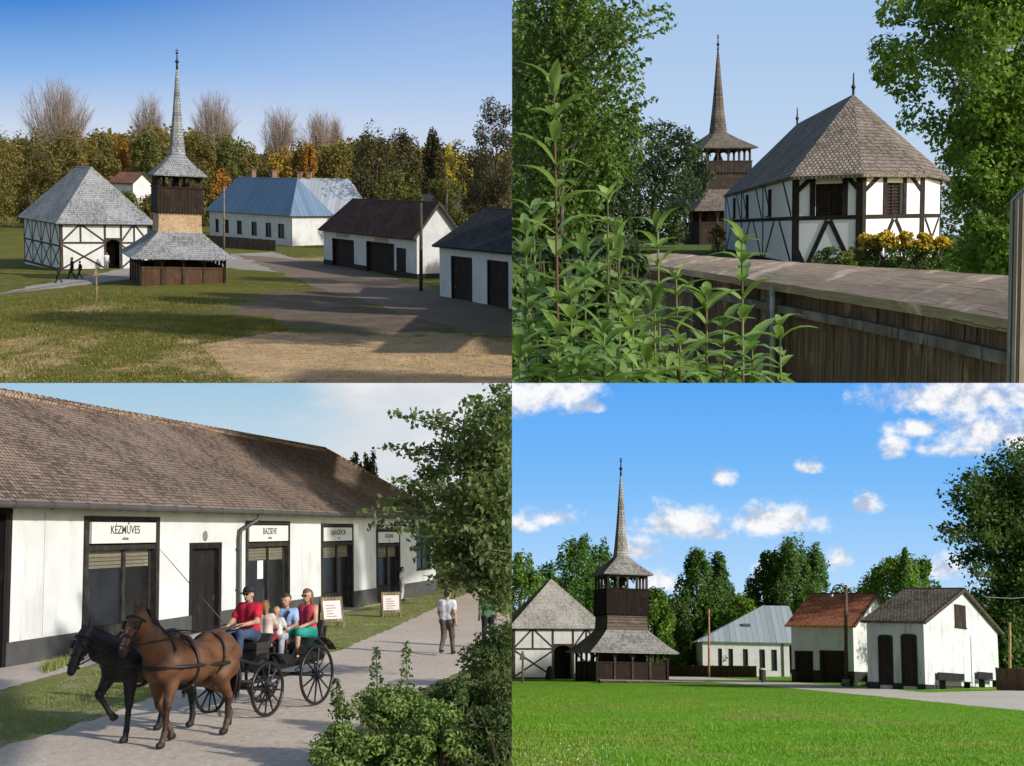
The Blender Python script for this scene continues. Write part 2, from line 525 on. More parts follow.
BARK = (.07, .055, .04)
def tree(name, label, cat, base, H, W, shape, leafmat, n=5000, size=.3, z0=.15, seed=1, group=None, nc=60, cr=.24, fill=.5,
         depth=None, bark=BARK, trunk_r=None, lean=0.0, aspect=.55, tint=None):
    """H crown top height, W crown width, z0 height of the crown's underside as a share of H"""
    P = CUR[0]; rng = np.random.default_rng(seed)
    t = thing(name, label, cat, base, 0, group, 1.0)
    C, pts, d = crown_pts(n, shape, rng, nc, cr, fill)
    sc = np.array([W / 2, (depth or W) / 2, H * (1 - z0)]) * np.array([.9, .9, .93]); off = np.array([lean, 0, H * z0 + .02 * H])
    pts = pts * sc + off; C = C * sc + off
    V = leaves_np(pts, d * .8 + np.array([0, 0, .5]), size, rng, aspect)
    V = clampv(V, t.matrix_world, P)
    q = np.arange(len(V)).reshape(-1, 4)
    if len(q):
        me = np_mesh('crown', V, q, False, False); me.materials.append(leafmat)
        link(bpy.data.objects.new('crown', me), t)
    limb_mesh(H * .8, trunk_r or max(.06, H * .018), [tuple(c) for c in C], rng, lean=lean).build('trunk', timber(bark), t, True)
    return t

def bare_tree(name, label, cat, base, H, W, seed=1, group=None, c=(.16, .13, .11), r0=.3, n=70):
    """leafless tree: limbs fan from the trunk into a rounded haze of twigs"""
    rng = random.Random(seed); t = thing(name, label, cat, base, 0, group, 1.0); tr, tw = MB(), MB()
    tr.tube([(0, 0, -.3), (.1, 0, H * .3), (0, .1, H * .6), (.1, 0, H * .85)], [r0 * 1.2, r0, r0 * .5, r0 * .12], 6, False)
    for i in range(n):
        z = rng.uniform(.56, 1); a = rng.uniform(0, 6.283); q = math.sqrt(max(.02, 1 - ((z - .76) / .245) ** 2))
        q *= math.sqrt(rng.uniform(.1, 1)); e = Vector((math.cos(a) * q * W / 2, math.sin(a) * q * W / 2, z * H))
        s = Vector((0, 0, H * rng.uniform(.42, .66) * z)); m = s.lerp(e, .5) + Vector((e.x * .16, e.y * .16, -.012 * H))
        (tr if i < n // 3 else tw).tube([s, m, e], [r0 * .30, r0 * .20, r0 * .08], 4, False)
        for k in range(9):
            p = s.lerp(m, rng.random()) if k < 2 else m.lerp(e, rng.random()); d = (e - s).normalized() + Vector((rng.uniform(-.6, .6), rng.uniform(-.6, .6), rng.uniform(0, .7)))
            L = H * rng.uniform(.06, .15); f = p + d.normalized() * L; tw.tube([p, f], [r0 * .09, r0 * .03], 3, False)
            for _ in range(2): g = p.lerp(f, rng.uniform(.3, .9)); tw.tube([g, g + (d + Vector((rng.uniform(-.7, .7), rng.uniform(-.7, .7), .2))).normalized() * L * .6], [r0 * .06, r0 * .025], 3, False)
    tr.build('trunk', timber(c), t, True); tw.build('crown', timber(c), t)
    return t

# ------------------------------------------------------------------ bodies (one continuous surface)
def body_np(prims, res, k):
    A = np.array([p[0] for p in prims], float); B = np.array([p[1] for p in prims], float)
    ra = np.array([p[2] for p in prims]); rb = np.array([p[3] for p in prims]); rm = max(ra.max(), rb.max())
    pad = .04 + 2 * res
    lo = np.minimum(A - ra[:, None], B - rb[:, None]).min(0) - pad; hi = np.maximum(A + ra[:, None], B + rb[:, None]).max(0) + pad
    n = np.ceil((hi - lo) / res).astype(int) + 1
    ax = [lo[i] + np.arange(n[i]) * res for i in range(3)]
    G = np.stack(np.meshgrid(*ax, indexing='ij'), -1).astype(np.float32)
    d = np.full(G.shape[:3], 9.0, np.float32); lab = np.zeros(G.shape[:3], np.int16); best = np.full(G.shape[:3], 9.0, np.float32)
    for i in range(len(prims)):
        l2 = np.minimum(A[i] - ra[i], B[i] - rb[i]) - .12; h2 = np.maximum(A[i] + ra[i], B[i] + rb[i]) + .12
        i0 = np.clip(((l2 - lo) / res).astype(int), 0, n - 1); i1 = np.clip(((h2 - lo) / res).astype(int) + 2, 1, n)
        sl = tuple(slice(a, b) for a, b in zip(i0, i1)); g = G[sl]
        ab = B[i] - A[i]; L = max(1e-9, (ab ** 2).sum())
        t = np.clip(((g - A[i]) @ ab) / L, 0, 1)
        di = np.linalg.norm(g - (A[i] + t[..., None] * ab), axis=-1) - (ra[i] + t * (rb[i] - ra[i]))
        kk = prims[i][5] if len(prims[i]) > 5 else k
        h = np.clip(.5 + .5 * (d[sl] - di) / kk, 0, 1)
        d[sl] = d[sl] * (1 - h) + di * h - kk * h * (1 - h)
        m = di < best[sl]; lab[sl] = np.where(m, i, lab[sl]); best[sl] = np.where(m, di, best[sl])
    ins = d < 0
    c = np.stack([ins[i:n[0] - 1 + i, j:n[1] - 1 + j, l:n[2] - 1 + l] for i in (0, 1) for j in (0, 1) for l in (0, 1)], 0)
    act = c.any(0) & ~c.all(0)
    cells = np.argwhere(act); idx = np.full(act.shape, -1); idx[act] = np.arange(len(cells))
    corners = [(i, j, l) for i in (0, 1) for j in (0, 1) for l in (0, 1)]
    acc = np.zeros((len(cells), 3)); cnt = np.zeros(len(cells))
    for a in range(8):
        for b in range(a + 1, 8):
            ca, cb = np.array(corners[a]), np.array(corners[b])
            if abs(ca - cb).sum() != 1: continue
            pa, pb = cells + ca, cells + cb
            da = d[tuple(pa.T)]; db = d[tuple(pb.T)]; x = (da < 0) != (db < 0)
            t = np.where(x, da / np.where(x, da - db, 1), 0)
            acc += np.where(x[:, None], pa + t[:, None] * (pb - pa), 0); cnt += x
    V = acc / cnt[:, None] * res + lo
    L = lab[tuple(cells.T)]
    Q = []
    for axn in range(3):
        s0 = [slice(None)] * 3; s1 = [slice(None)] * 3; s0[axn] = slice(0, -1); s1[axn] = slice(1, None)
        x = ins[tuple(s0)] != ins[tuple(s1)]; e = np.argwhere(x)
        o = [i for i in range(3) if i != axn]
        e = e[(e[:, o[0]] > 0) & (e[:, o[1]] > 0) & (e[:, o[0]] < n[o[0]] - 1) & (e[:, o[1]] < n[o[1]] - 1)]
        f = ins[tuple(e.T)]
        def cell(da, db):
            q = e.copy(); q[:, o[0]] -= da; q[:, o[1]] -= db; return idx[tuple(q.T)]
        q = np.stack([cell(1, 1), cell(0, 1), cell(0, 0), cell(1, 0)], 1)
        flip = f if axn != 1 else ~f
        q[~flip] = q[~flip][:, ::-1]
        Q.append(q)
    return V, np.concatenate(Q), L

def body(name, prims, cols, res, k, m, parent, extra=None):
    """prims: (a, b, ra, rb, colour key[, blend]); extra: MB with plain geometry welded in, with its own colour"""
    V, Q, L = body_np(prims, res, k)
    col = np.array([(*cols[p[4]], 1) for p in prims], np.float32)[L]
    faces = [tuple(q) for q in Q]
    if extra:
        for mb, ck in extra:
            b = len(V); V = np.concatenate([V, np.array(mb.v).reshape(-1, 3)]); faces += [tuple(b + i for i in f) for f in mb.f]
            col = np.concatenate([col, np.tile(np.array([(*cols[ck], 1)], np.float32), (len(mb.v), 1))])
    me = np_mesh(name, V, faces, True, False); me.materials.append(m)
    at = me.attributes.new('col', 'FLOAT_COLOR', 'POINT'); at.data.foreach_set('color', col.astype(np.float32).ravel())
    return link(bpy.data.objects.new(name, me), parent)

def grass(name, label, polys, n, h, w, lm, seed, keep=None, dens=None):
    """thin blades, many"""
    Pn = CUR[0]; r = np.random.default_rng(seed); pts = []
    for poly in polys:
        xs = [p.x for p in poly]; yy = [p.y for p in poly]; k = 0; m = n // len(polys); q = np.stack([r.uniform(min(xs), max(xs), m * 6), r.uniform(min(yy), max(yy), m * 6)], 1)
        ins = np.zeros(len(q), bool); j = len(poly) - 1
        for i in range(len(poly)):
            a, b = poly[i], poly[j]; c = ((a.y > q[:, 1]) != (b.y > q[:, 1])) & (q[:, 0] < (b.x - a.x) * (q[:, 1] - a.y) / ((b.y - a.y) or 1e-9) + a.x); ins ^= c; j = i
        pts.append(q[ins][:m])
    q = np.concatenate(pts); N = len(q); a = r.uniform(0, 6.28, N); hh = h * r.uniform(.5, 1.4, N); cl = np.sin(q[:, 0] * 1.3 + np.sin(q[:, 1] * .9) * 2) * .35 + .8; hh *= cl
    dx, dy = np.cos(a) * w / 2, np.sin(a) * w / 2; le = r.normal(0, .35, (N, 2)) * hh[:, None]
    V = np.stack([np.stack([q[:, 0] - dx, q[:, 1] - dy, np.zeros(N)], 1), np.stack([q[:, 0] + dx, q[:, 1] + dy, np.zeros(N)], 1), np.stack([q[:, 0] + le[:, 0], q[:, 1] + le[:, 1], hh], 1)], 1).reshape(-1, 3)
    V = clampv(V, Pn.M, Pn, 3)
    me = np_mesh(name, V, np.arange(len(V)).reshape(-1, 3), False, False); me.materials.append(lm); o = link(bpy.data.objects.new(name, me)); o.matrix_world = Pn.M; return tag(o, label, 'grass', kind='stuff')
# ------------------------------------------------------------------ buildings
DARK = (.022, .017, .014)
SH_GREY = shingle((.175, .178, .18), (.36, .365, .365), .16, .24)
SH_WARM = shingle((.26, .215, .17), (.46, .39, .31), .16, .24)
SH_TOWER = shingle((.17, .155, .14), (.34, .315, .29), .16, .24)
SH_NEW = shingle((.40, .27, .155), (.52, .37, .23), .14, .16, .008, .3, .4)
PL_DARK = planks((.028, .019, .014), (.062, .042, .03), .18)
PL_BROWN = planks((.085, .045, .025), (.17, .095, .055), .2)
PL_GREY = planks((.12, .10, .08), (.22, .19, .155), .2)
WHITE = plaster()
TIMB = timber()

def bell_tower(o, yaw, label, k=1.0, pl_base=PL_BROWN, sh=SH_TOWER, shaft=SH_NEW, gal=PL_DARK, zs=None, side=1.85, skirt=4.05, fac=1.0):
    """k: overall scale; zs: heights of skirt eave, skirt top, gallery floor, arcade sill, main eave, spire foot, spire tip"""
    zs = zs or (2.4, 4.45, 6.0, 8.5, 9.85, 11.6, 19.9)
    z1, z2, z3, z4, z5, z6, z7 = [z * k for z in zs]
    a = side * k; sk = skirt * k; bw = sk * .80
    t = thing('bell_tower', label, 'bell tower', o, yaw, None, fac)
    # plank parapet of the open porch round the foot
    mb = MB()
    for fr in (FU(-bw, -bw), FV(-bw, -bw), FR(bw, -bw), FB(bw, -bw)):
        mb.fbox(fr, 0, 2 * bw, -.06, .0, -.4, z1 * .62)
        mb.fbox(fr, 0, 2 * bw, .0, .05, z1 * .60, z1 * .66)
    mb.build('porch_wall', pl_base, t)
    mb = MB()
    for i in range(-2, 3):
        for sx, sy in ((i / 2 * bw, -bw), (i / 2 * bw, bw), (-bw, i / 2 * bw), (bw, i / 2 * bw)):
            mb.box(sx - .09, sx + .09, sy - .09, sy + .09, -.3, z1 + .25)
    for fr in (FU(-bw, -bw), FV(-bw, -bw), FR(bw, -bw), FB(bw, -bw)):
        for i in range(4):
            s = i * bw / 2
            mb.fbeam(fr, s + .05, z1 * .78, s + .4, z1 + .05, .12, -.05, .05); mb.fbeam(fr, s + bw / 2 - .05, z1 * .78, s + bw / 2 - .4, z1 + .05, .12, -.05, .05)
        mb.fbox(fr, -.1, 2 * bw + .1, -.1, .1, z1 + .05, z1 + .22)
    mb.build('porch_posts', TIMB, t)
    mb = MB(); c = a * .95; mb.box(-c, c, -c, c, -.3, z2 + .3); mb.build('core', PL_DARK, t)
    def sq(h, z): return [(-h, -h, z), (0, -h, z), (h, -h, z), (h, 0, z), (h, h, z), (0, h, z), (-h, h, z), (-h, 0, z)]
    def oc(r, z): return [(r * math.cos(2 * math.pi * (i + 5) / 8), r * math.sin(2 * math.pi * (i + 5) / 8), z) for i in range(8)]
    def blend(h, r, f, z):
        return [tuple(Vector(p).lerp(Vector(q), f)) for p, q in zip(sq(h, z), oc(r, z))]
    mb = MB(); pr = []
    for i in range(6):
        f = i / 5; pr.append(sq(sk + (a + .03 - sk) * (f ** .86), z1 + (z2 - z1) * f))
    mb.rings([sq(sk - .03, z1 - .13)] + pr); mb.build('skirt_roof', sh, t)
    mb = MB(); mb.rings([sq(a + .06, z2 - .2), sq(a, z2 + .5), sq(a - .02, z3 + .1)]); mb.build('shaft', shaft, t)
    g = a + .10; mb = MB()
    for fr in (FU(-g, -g), FV(-g, -g), FR(g, -g), FB(g, -g)):
        n = 15; w = 2 * g / n
        for i in range(n):      # boards with pointed lower ends
            s = i * w + .008
            mb.prism([fr(s, -.05, z3 + .05), fr(s + w / 2, -.05, z3 - .12), fr(s + w - .016, -.05, z3 + .05), fr(s + w - .016, -.05, z4), fr(s, -.05, z4)],
                     [fr(s, .03 + .01 * (i % 2), z3 + .05), fr(s + w / 2, .03 + .01 * (i % 2), z3 - .12), fr(s + w - .016, .03 + .01 * (i % 2), z3 + .05), fr(s + w - .016, .03 + .01 * (i % 2), z4), fr(s, .03 + .01 * (i % 2), z4)])
        mb.fbox(fr, -.04, 2 * g + .04, .05, .1, z4 - .1, z4 + .03)
    mb.box(-g + .06, g - .06, -g + .06, g - .06, z3 + .1, z3 + .2)
    mb.build('gallery', gal, t)
    mb = MB(); h5 = z5 - z4; q = a - .05
    for fr in (FU(-q, -q), FV(-q, -q), FR(q, -q), FB(q, -q)):
        for i in range(4):
            s0 = 2 * q * i / 4; s1 = 2 * q * (i + 1) / 4; m = (s0 + s1) / 2
            mb.fbox(fr, s0 - .09, s0 + .09, -.09, .09, z4 - .1, z5 + .1)
            arc = [(s0 + .09, z4 + h5 * .55)] + [(m + (s1 - s0 - .18) / 2 * -math.cos(math.pi * j / 8), z4 + h5 * .55 + h5 * .3 * math.sin(math.pi * j / 8)) for j in range(1, 8)] + [(s1 - .09, z4 + h5 * .55)]
            for (p, r), (p2, r2) in zip(arc, arc[1:]):
                mb.prism([fr(p, -.06, r), fr(p2, -.06, r2), fr(p2, -.06, z5), fr(p, -.06, z5)], [fr(p, .06, r), fr(p2, .06, r2), fr(p2, .06, z5), fr(p, .06, z5)])
        mb.fbox(fr, -.1, 2 * q + .1, -.12, .12, z5 - .02, z5 + .14)
    mb.build('arcade', TIMB, t)
    mb = MB(); mb.lathe([(.05, 0), (.55, .0), (.5, .2), (.33, .55), (.28, .8), (.1, .92), (.03, 1.1)], (0, 0, z4 + .1), 14)
    mb.build('bell', plain((.08, .07, .05), .4, .8), t, True)
    e = a * 1.25; r6 = a * .40
    mb = MB()
    pr = [sq(e - .03, z5 - .10), sq(e, z5), blend(e * .78, e * .78, .12, z5 + (z6 - z5) * .30), blend(e * .56, e * .58, .35, z5 + (z6 - z5) * .60),
          blend(r6 * 1.25, r6 * 1.28, .75, z5 + (z6 - z5) * .87), oc(r6 * 1.0, z6)]
    for i in range(1, 7):
        f = i / 6; pr.append(oc(r6 * (1 - f) * (1 - .12 * math.sin(f * 3.1)) + .075 * k * f, z6 + (z7 - z6) * f))
    mb.rings(pr); mb.build('spire', sh, t)
    mb = MB(); mb.lathe([(.09, -.3), (.1, 0), (.06, .25), (.16, .36), (.17, .46), (.06, .6), (.045, 1.0)], (0, 0, z7), 10)
    mb.tube([(0, 0, z7 + .9), (0, 0, z7 + 1.5)], .03, 6); mb.ball((0, 0, z7 + 1.12), .11); mb.box(-.16, .16, -.02, .02, z7 + 1.3, z7 + 1.36)
    mb.build('finial', plain((.03, .03, .035), .5, .6), t, True)
    return t

def hip_roof(mb, W, L, H, HR, ov, r1, r2, axis='y', th=.14):
    A, B, C, D = (-ov, -ov, H), (W + ov, -ov, H), (W + ov, L + ov, H), (-ov, L + ov, H)
    if axis == 'y':
        a, b = (W / 2, r1, HR), (W / 2, L - r2, HR)
        for p in ((A, B, a), (B, C, b, a), (C, D, b), (D, A, a, b)): mb.slab(p, th)
    else:
        a, b = (r1, L / 2, HR), (W - r2, L / 2, HR)
        for p in ((A, B, b, a), (B, C, b), (C, D, a, b), (D, A, a)): mb.slab(p, th)

def frame_wall(mb, fr, L, H, bays, w=.2, braces=(), rail=.52, n0=-.02, n1=.035, posts=None):
    for f in (posts if posts is not None else [i / bays for i in range(bays + 1)]):
        s = min(max(f * L, w / 2), L - w / 2); mb.fbox(fr, s - w / 2, s + w / 2, n0, n1, 0, H)
    mb.fbox(fr, 0, L, n0, n1 + .006, H - .22, H)
    mb.fbox(fr, 0, L, n0, n1 + .004, -.05, .2)
    if rail: mb.fbox(fr, 0, L, n0, n1 - .004, rail * H - .09, rail * H + .09)
    for s0, z0, s1, z1 in braces: mb.fbeam(fr, s0 * L, z0 * H, s1 * L, z1 * H, w * .8, n0, n1 - .008)

def timber_church(o, yaw, W, L, H, HR, label, r1, fac=.6, door=(.50, .66), roof=SH_GREY, mirror=False):
    t = thing('timbered_church', label, 'church', o, yaw, None, fac)
    fu = FU()
    mb = MB(); d0, d1 = door[0] * W, door[1] * W; dz = H * .66
    wall(mb, fu, W, H, .3, [(d0, d1, -1, dz)], -.5)
    mb.box(0, .3, .3, L, -.5, H); mb.box(W - .3, W, .3, L, -.5, H); mb.box(.3, W - .3, L - .3, L, -.5, H)
    mb.build('wall', WHITE, t)
    mb = MB(); m = (d0 + d1) / 2; r = (d1 - d0) / 2           # arched head of the portal
    for i in range(8):
        x0, x1 = m - r * math.cos(math.pi * i / 8), m - r * math.cos(math.pi * (i + 1) / 8)
        y0, y1 = dz - r * .7 + r * .7 * math.sin(math.pi * i / 8), dz - r * .7 + r * .7 * math.sin(math.pi * (i + 1) / 8)
        mb.prism([fu(x0, -.25, y0), fu(x1, -.25, y1), fu(x1, -.25, dz), fu(x0, -.25, dz)], [fu(x0, .0, y0), fu(x1, .0, y1), fu(x1, .0, dz), fu(x0, .0, dz)])
    mb.build('portal_arch', TIMB, t)
    mb = MB(); mb.fbox(fu, d0, d1, -1.6, -1.5, -.4, dz); mb.build('door', PL_DARK, t)
    mb = MB()
    P = [0, .17, .40, door[0] - .02 if door[0] > .42 else .5, door[1] + .02, .86, 1]
    for f in (0, 1): s = min(max(f * W, .12), W - .12); mb.fbox(fu, s - .12, s + .12, -.02, .04, 0, H)
    for s in (d0 - .1, d1 + .1): mb.fbox(fu, s - .1, s + .1, -.02, .04, 0, H)
    for f in (.22, .82): mb.fbox(fu, f * W - .09, f * W + .09, -.02, .037, H * .6, H)
    mb.fbox(fu, 0, W, -.02, .045, H - .2, H); mb.fbox(fu, 0, d0 - .1, -.02, .033, .57 * H, .57 * H + .19); mb.fbox(fu, d1 + .1, W, -.02, .033, .57 * H, .57 * H + .19)
    mb.fbox(fu, d0 - .1, d1 + .1, -.02, .036, dz, dz + .16)
    mb.fbox(fu, 0, d0 - .1, -.02, .035, 0, .18); mb.fbox(fu, d1 + .1, W, -.02, .035, 0, .18)
    a, b = .02 * W, d0 - .12
    for s0, z0, s1, z1 in ((a, .05, b, .55), (b, .05, a, .55), (.22 * W - .1, .97, a, .62), (.22 * W + .1, .97, b, .62)):
        mb.fbeam(fu, s0, z0 * H, s1, z1 * H, .17, -.02, .028)
    a, b = d1 + .12, W * .98
    for s0, z0, s1, z1 in ((a, .55, b, .05), (b, .55, a, .05), (.82 * W - .1, .97, a, .62), (.82 * W + .1, .97, b, .62)):
        mb.fbeam(fu, s0, z0 * H, s1, z1 * H, .17, -.02, .028)
    br = []
    for i in range(4): br += [(i / 4 + .02, .06, i / 4 + .23, .5), (i / 4 + .23, .06, i / 4 + .02, .5), (i / 4 + .02, .56, i / 4 + .12, .95), (i / 4 + .23, .56, i / 4 + .13, .95)]
    frame_wall(mb, FV(), L, H, 4, .2, br)
    frame_wall(mb, FR(W), L, H, 4, .2, br)
    mb.build('timber_frame', TIMB, t)
    mb = MB(); hip_roof(mb, W, L, H - .02, HR, .55, r1, r1); mb.build('roof', roof, t)
    for y in (r1, L - r1): mb = MB(); mb.tube([(W / 2, y, HR - .2), (W / 2, y, HR + .35), (W / 2, y, HR + .9)], [.05, .04, .015], 6); mb.build('finial', plain((.03, .03, .03), .5, .5), t)
    return t

def door_leaf(t, fr, s0, s1, z0, z1, m=None, arch=0.0, name='door', depth=.12, frame_w=.12, handle=True):
    mb = MB()
    if arch:
        c = (s0 + s1) / 2; r = (s1 - s0) / 2
        pts = [(s0, z0), (s1, z0), (s1, z1)] + [(c + r * math.cos(math.pi * i / 6), z1 + arch * math.sin(math.pi * i / 6)) for i in range(1, 6)] + [(s0, z1)]
        mb.prism([fr(a, -depth, b) for a, b in pts], [fr(a, -.02 if depth > .1 else .05, b) for a, b in pts])
        for (a, b), (a2, b2) in zip(pts[2:], pts[3:] + pts[:1]): mb.fbeam(fr, a, b, a2, b2, .13, -.02, .07)
        mb.fbeam(fr, s1, z0, s1, z1, .13, -.02, .07)
    else:
        mb.fbox(fr, s0, s1, -depth - .05, -depth, z0, z1)
        mb.fbox(fr, s0 - frame_w * .5, s0 + frame_w * .5, -depth, .03, z0, z1); mb.fbox(fr, s1 - frame_w * .5, s1 + frame_w * .5, -depth, .03, z0, z1)
        mb.fbox(fr, s0 - frame_w * .5, s1 + frame_w * .5, -depth, .035, z1 - .02, z1 + frame_w * .8)
    d = mb.build(name, m or PL_DARK, t)
    if handle:
        mb = MB(); mb.fbox(fr, s0 + (s1 - s0) * .82, s0 + (s1 - s0) * .86, -depth, -depth + .09, z0 + 1.0, z0 + 1.16); mb.build('handle', plain((.12, .11, .1), .4, .7), d)
    return d

def window_in(t, fr, s0, s1, z0, z1, fm=None, bars=1, depth=.1, shutters=False):
    fm = fm or timber((.03, .022, .018)); mb = MB(); w = .07
    mb.fbox(fr, s0, s0 + w, -depth - .05, .02, z0, z1); mb.fbox(fr, s1 - w, s1, -depth - .05, .02, z0, z1)
    mb.fbox(fr, s0 + w, s1 - w, -depth - .05, .018, z1 - w, z1); mb.fbox(fr, s0 - .05, s1 + .05, -depth - .05, .06, z0 - .06, z0 + .03)
    for i in range(bars):
        m = s0 + (s1 - s0) * (i + 1) / (bars + 1); mb.fbox(fr, m - .025, m + .025, -depth - .03, -depth + .02, z0 + .03, z1 - w)
    m = z0 + (z1 - z0) * .62; mb.fbox(fr, s0 + w, s1 - w, -depth - .03, -depth + .017, m - .025, m + .025)
    f = mb.build('window', fm, t)
    mb = MB(); mb.fbox(fr, s0 + .02, s1 - .02, -depth - .04, -depth - .02, z0, z1 - .02); mb.build('pane', glassm(), f)
    return f

def gable_house(o, yaw, W, L, H, HR, label, roofm, wm=None, ov=.45, ops_v=(), ops_u=(), plinth=.5, group=None, cat='house', name='white_house',
                fac=.6, plinthm=None, ridge='v', gable_win=None, barge=True, ov_end=.3, hip_far=0.0):
    """near corner at the origin; wall u along +x (seen to the right), wall v along +y (seen to the left);
    ridge 'v': ridge along y, gable on wall u; ops: (s0, s1, z0, z1, kind)"""
    t = thing(name, label, cat, o, yaw, group, fac); wm = wm or WHITE
    fu, fv = FU(), FV()
    mb = MB()
    hole = lambda ops: [(a, b, (-1 if k != 'window' else c), d) for a, b, c, d, k in ops if k in ('door', 'window', 'dark')]
    wall(mb, fv, L, H, .4, hole(ops_v), -.6)
    mb2 = MB(); wall(mb2, FU(0, .4), W - .8, H, .4, [(a - .4, b - .4, c, d) for a, b, c, d in hole(ops_u)], -.6)
    b = len(mb.v); mb.v += mb2.v; mb.f += [tuple(b + i for i in f) for f in mb2.f]
    mb.box(W - .4, W, 0, L, -.6, H); mb.box(.4, W - .4, L - .4, L, -.6, H)
    if ridge == 'v':
        ys = (0, L - .3) if not hip_far else (0,)
        for y in ys: mb.ext([(0, y, H), (W, y, H), (W / 2, y, HR)], (0, .3, 0))
    else:
        for x in (0, W - .3): mb.ext([(x, 0, H), (x, L, H), (x, L / 2, HR)], (.3, 0, 0))
    mb.build('wall', wm, t)
    mb = MB(); k = (HR - H) / ((W if ridge == 'v' else L) / 2); dz = ov * k; y0, y1 = -ov_end, (L if ridge == 'v' else W) + ov_end
    if ridge == 'v':
        yr = y1 if not hip_far else L - hip_far
        mb.slab([(-ov, y0, H - dz), (W / 2, y0, HR), (W / 2, yr, HR), (-ov, y1, H - dz)], -.16)
        mb.slab([(W + ov, y0, H - dz), (W + ov, y1, H - dz), (W / 2, yr, HR), (W / 2, y0, HR)], -.16)
        if hip_far: mb.slab([(-ov, y1, H - dz), (W + ov, y1, H - dz), (W / 2, yr, HR)], -.16)
    else:
        mb.slab([(y0, -ov, H - dz), (y1, -ov, H - dz), (y1, L / 2, HR), (y0, L / 2, HR)], -.16)
        mb.slab([(y0, L + ov, H - dz), (y1, L + ov, H - dz), (y1, L / 2, HR), (y0, L / 2, HR)], -.16)
    rf = mb.build('roof', roofm, t)
    mb = MB()
    if ridge == 'v':
        mb.tube([(W / 2, y0 - .02, HR + .14), (W / 2, (L - hip_far) if hip_far else y1, HR + .14)], .1, 6)
        for s in (1, -1):
            e = W / 2 + s * (W / 2 + ov); mb.beam((e, y0 - .05, H - dz + .08), (W / 2, y0 - .05, HR + .08), .08, .24)
    else: mb.tube([(y0, L / 2, HR + .14), (y1, L / 2, HR + .14)], .1, 6)
    mb.build('ridge', timber((.04, .028, .022)), rf)
    if plinth:
        pm = plinthm or plain((.03, .03, .032), .9)
        def strip(fr, LL, ops, e):
            xs = [0]; 
            for a, b, c, d, kd in sorted(ops):
                if kd in ('door', 'dark', 'arch'): xs += [a, b]
            xs.append(LL)
            for a, b in zip(xs[::2], xs[1::2]):
                if b > a + .02: mb = MB(); mb.fbox(fr, a, b, -.1, e, -.5, plinth); mb.build('plinth', pm, t)
        strip(fv, L, ops_v, .05); strip(fu, W, ops_u, .046); mb = MB(); mb.fbox(FR(W), 0, L, -.1, .05, -.5, plinth); mb.build('plinth', pm, t)
    for fr, ops in ((fv, ops_v), (fu, ops_u)):
        for a, b, c, d, kd in ops:
            if kd == 'door': door_leaf(t, fr, a, b, c, d)
            elif kd == 'arch': door_leaf(t, fr, a, b, c, d, arch=.06, depth=.05)
            elif kd == 'dark':
                door_leaf(t, fr, a, b, c, d, name='gateway', depth=.32, handle=False)
            elif kd == 'window': window_in(t, fr, a, b, c, d)
            elif kd == 'shutter':
                mb = MB(); mb.fbox(fr, a, b, -.02, .045, c, d); mb.fbox(fr, a - .06, b + .06, -.02, .07, c - .08, c); mb.build('shutter', PL_DARK, t)
    if gable_win and ridge == 'v':
        a, b, c, d = gable_win; mb = MB(); mb.fbox(fu, a, b, -.05, .05, c, d); mb.fbox(fu, a - .06, b + .06, -.05, .08, c - .1, c); mb.build('hatch', PL_DARK, t)
    return t

def fit(P, nc, yaw, right_px, left_px, eave_row, peak_row=None, W=None, L=None):
    """footprint from the photograph's corner, real size solved from where the walls end"""
    o = P.g(*nc); u = Vector((math.cos(yaw), math.sin(yaw), 0)); v = Vector((-math.sin(yaw), math.cos(yaw), 0))
    W = W or P.to_px(o, u, right_px); L = L or P.to_px(o, v, left_px); H = P.hgt(o, eave_row)
    HR = None
    if peak_row is not None: HR = P.hgt(o + u * (W / 2), peak_row)
    print('FIT', nc, 'W %.1f L %.1f H %.1f HR %s D %.0f' % (W, L, H, HR, P.depth(o)))
    return o, W, L, H, HR

def pole(o, h, r, label, cat='pole', name='utility_pole', m=None, cap=False, group=None):
    mb = MB(); mb.tube([(0, 0, -.3), (0, 0, h * .5), (0, 0, h)], [r * 1.2, r * 1.05, r * .85], 8)
    if cap: mb.lathe([(r * 1.5, h), (r * 1.5, h + .05), (.02, h + .25)], n=8)
    return tag(mb.build(name, m or timber((.12, .095, .07)), None, True, mat_at(o, 0, 1)), label, cat, group)

def board_fence(a, b, h, label, m=None, name='board_fence', step=2.2, rails=(.25, .8), gap=0.012, w=.18, jag=.03, cat='fence'):
    a, b = Vector(a), Vector(b); L = (b - a).length; yaw = math.atan2(b.y - a.y, b.x - a.x)
    t = thing(name, label, cat, a, yaw, None, .3); rng = random.Random(int(L * 100))
    mb = MB(); n = max(1, int(L / w))
    for i in range(n):
        x = i * L / n; hh = h + rng.uniform(-jag, jag); mb.box(x, x + L / n - gap, -.04 + rng.uniform(0, .01), -.015, -.2, hh)
    mb.build('boards', m or PL_GREY, t)
    mb = MB()
    for r_ in rails: mb.box(0, L, -.015, .05, r_ * h - .05, r_ * h + .05)
    mb.build('rails', timber((.07, .055, .045)), t)
    for i in range(int(L / step) + 1):
        x = min(L - .06, i * step); mb = MB(); mb.box(x - .06, x + .06, -.05, .08, -.3, h + .06); mb.build('post', timber((.07, .055, .045)), t)
    return t

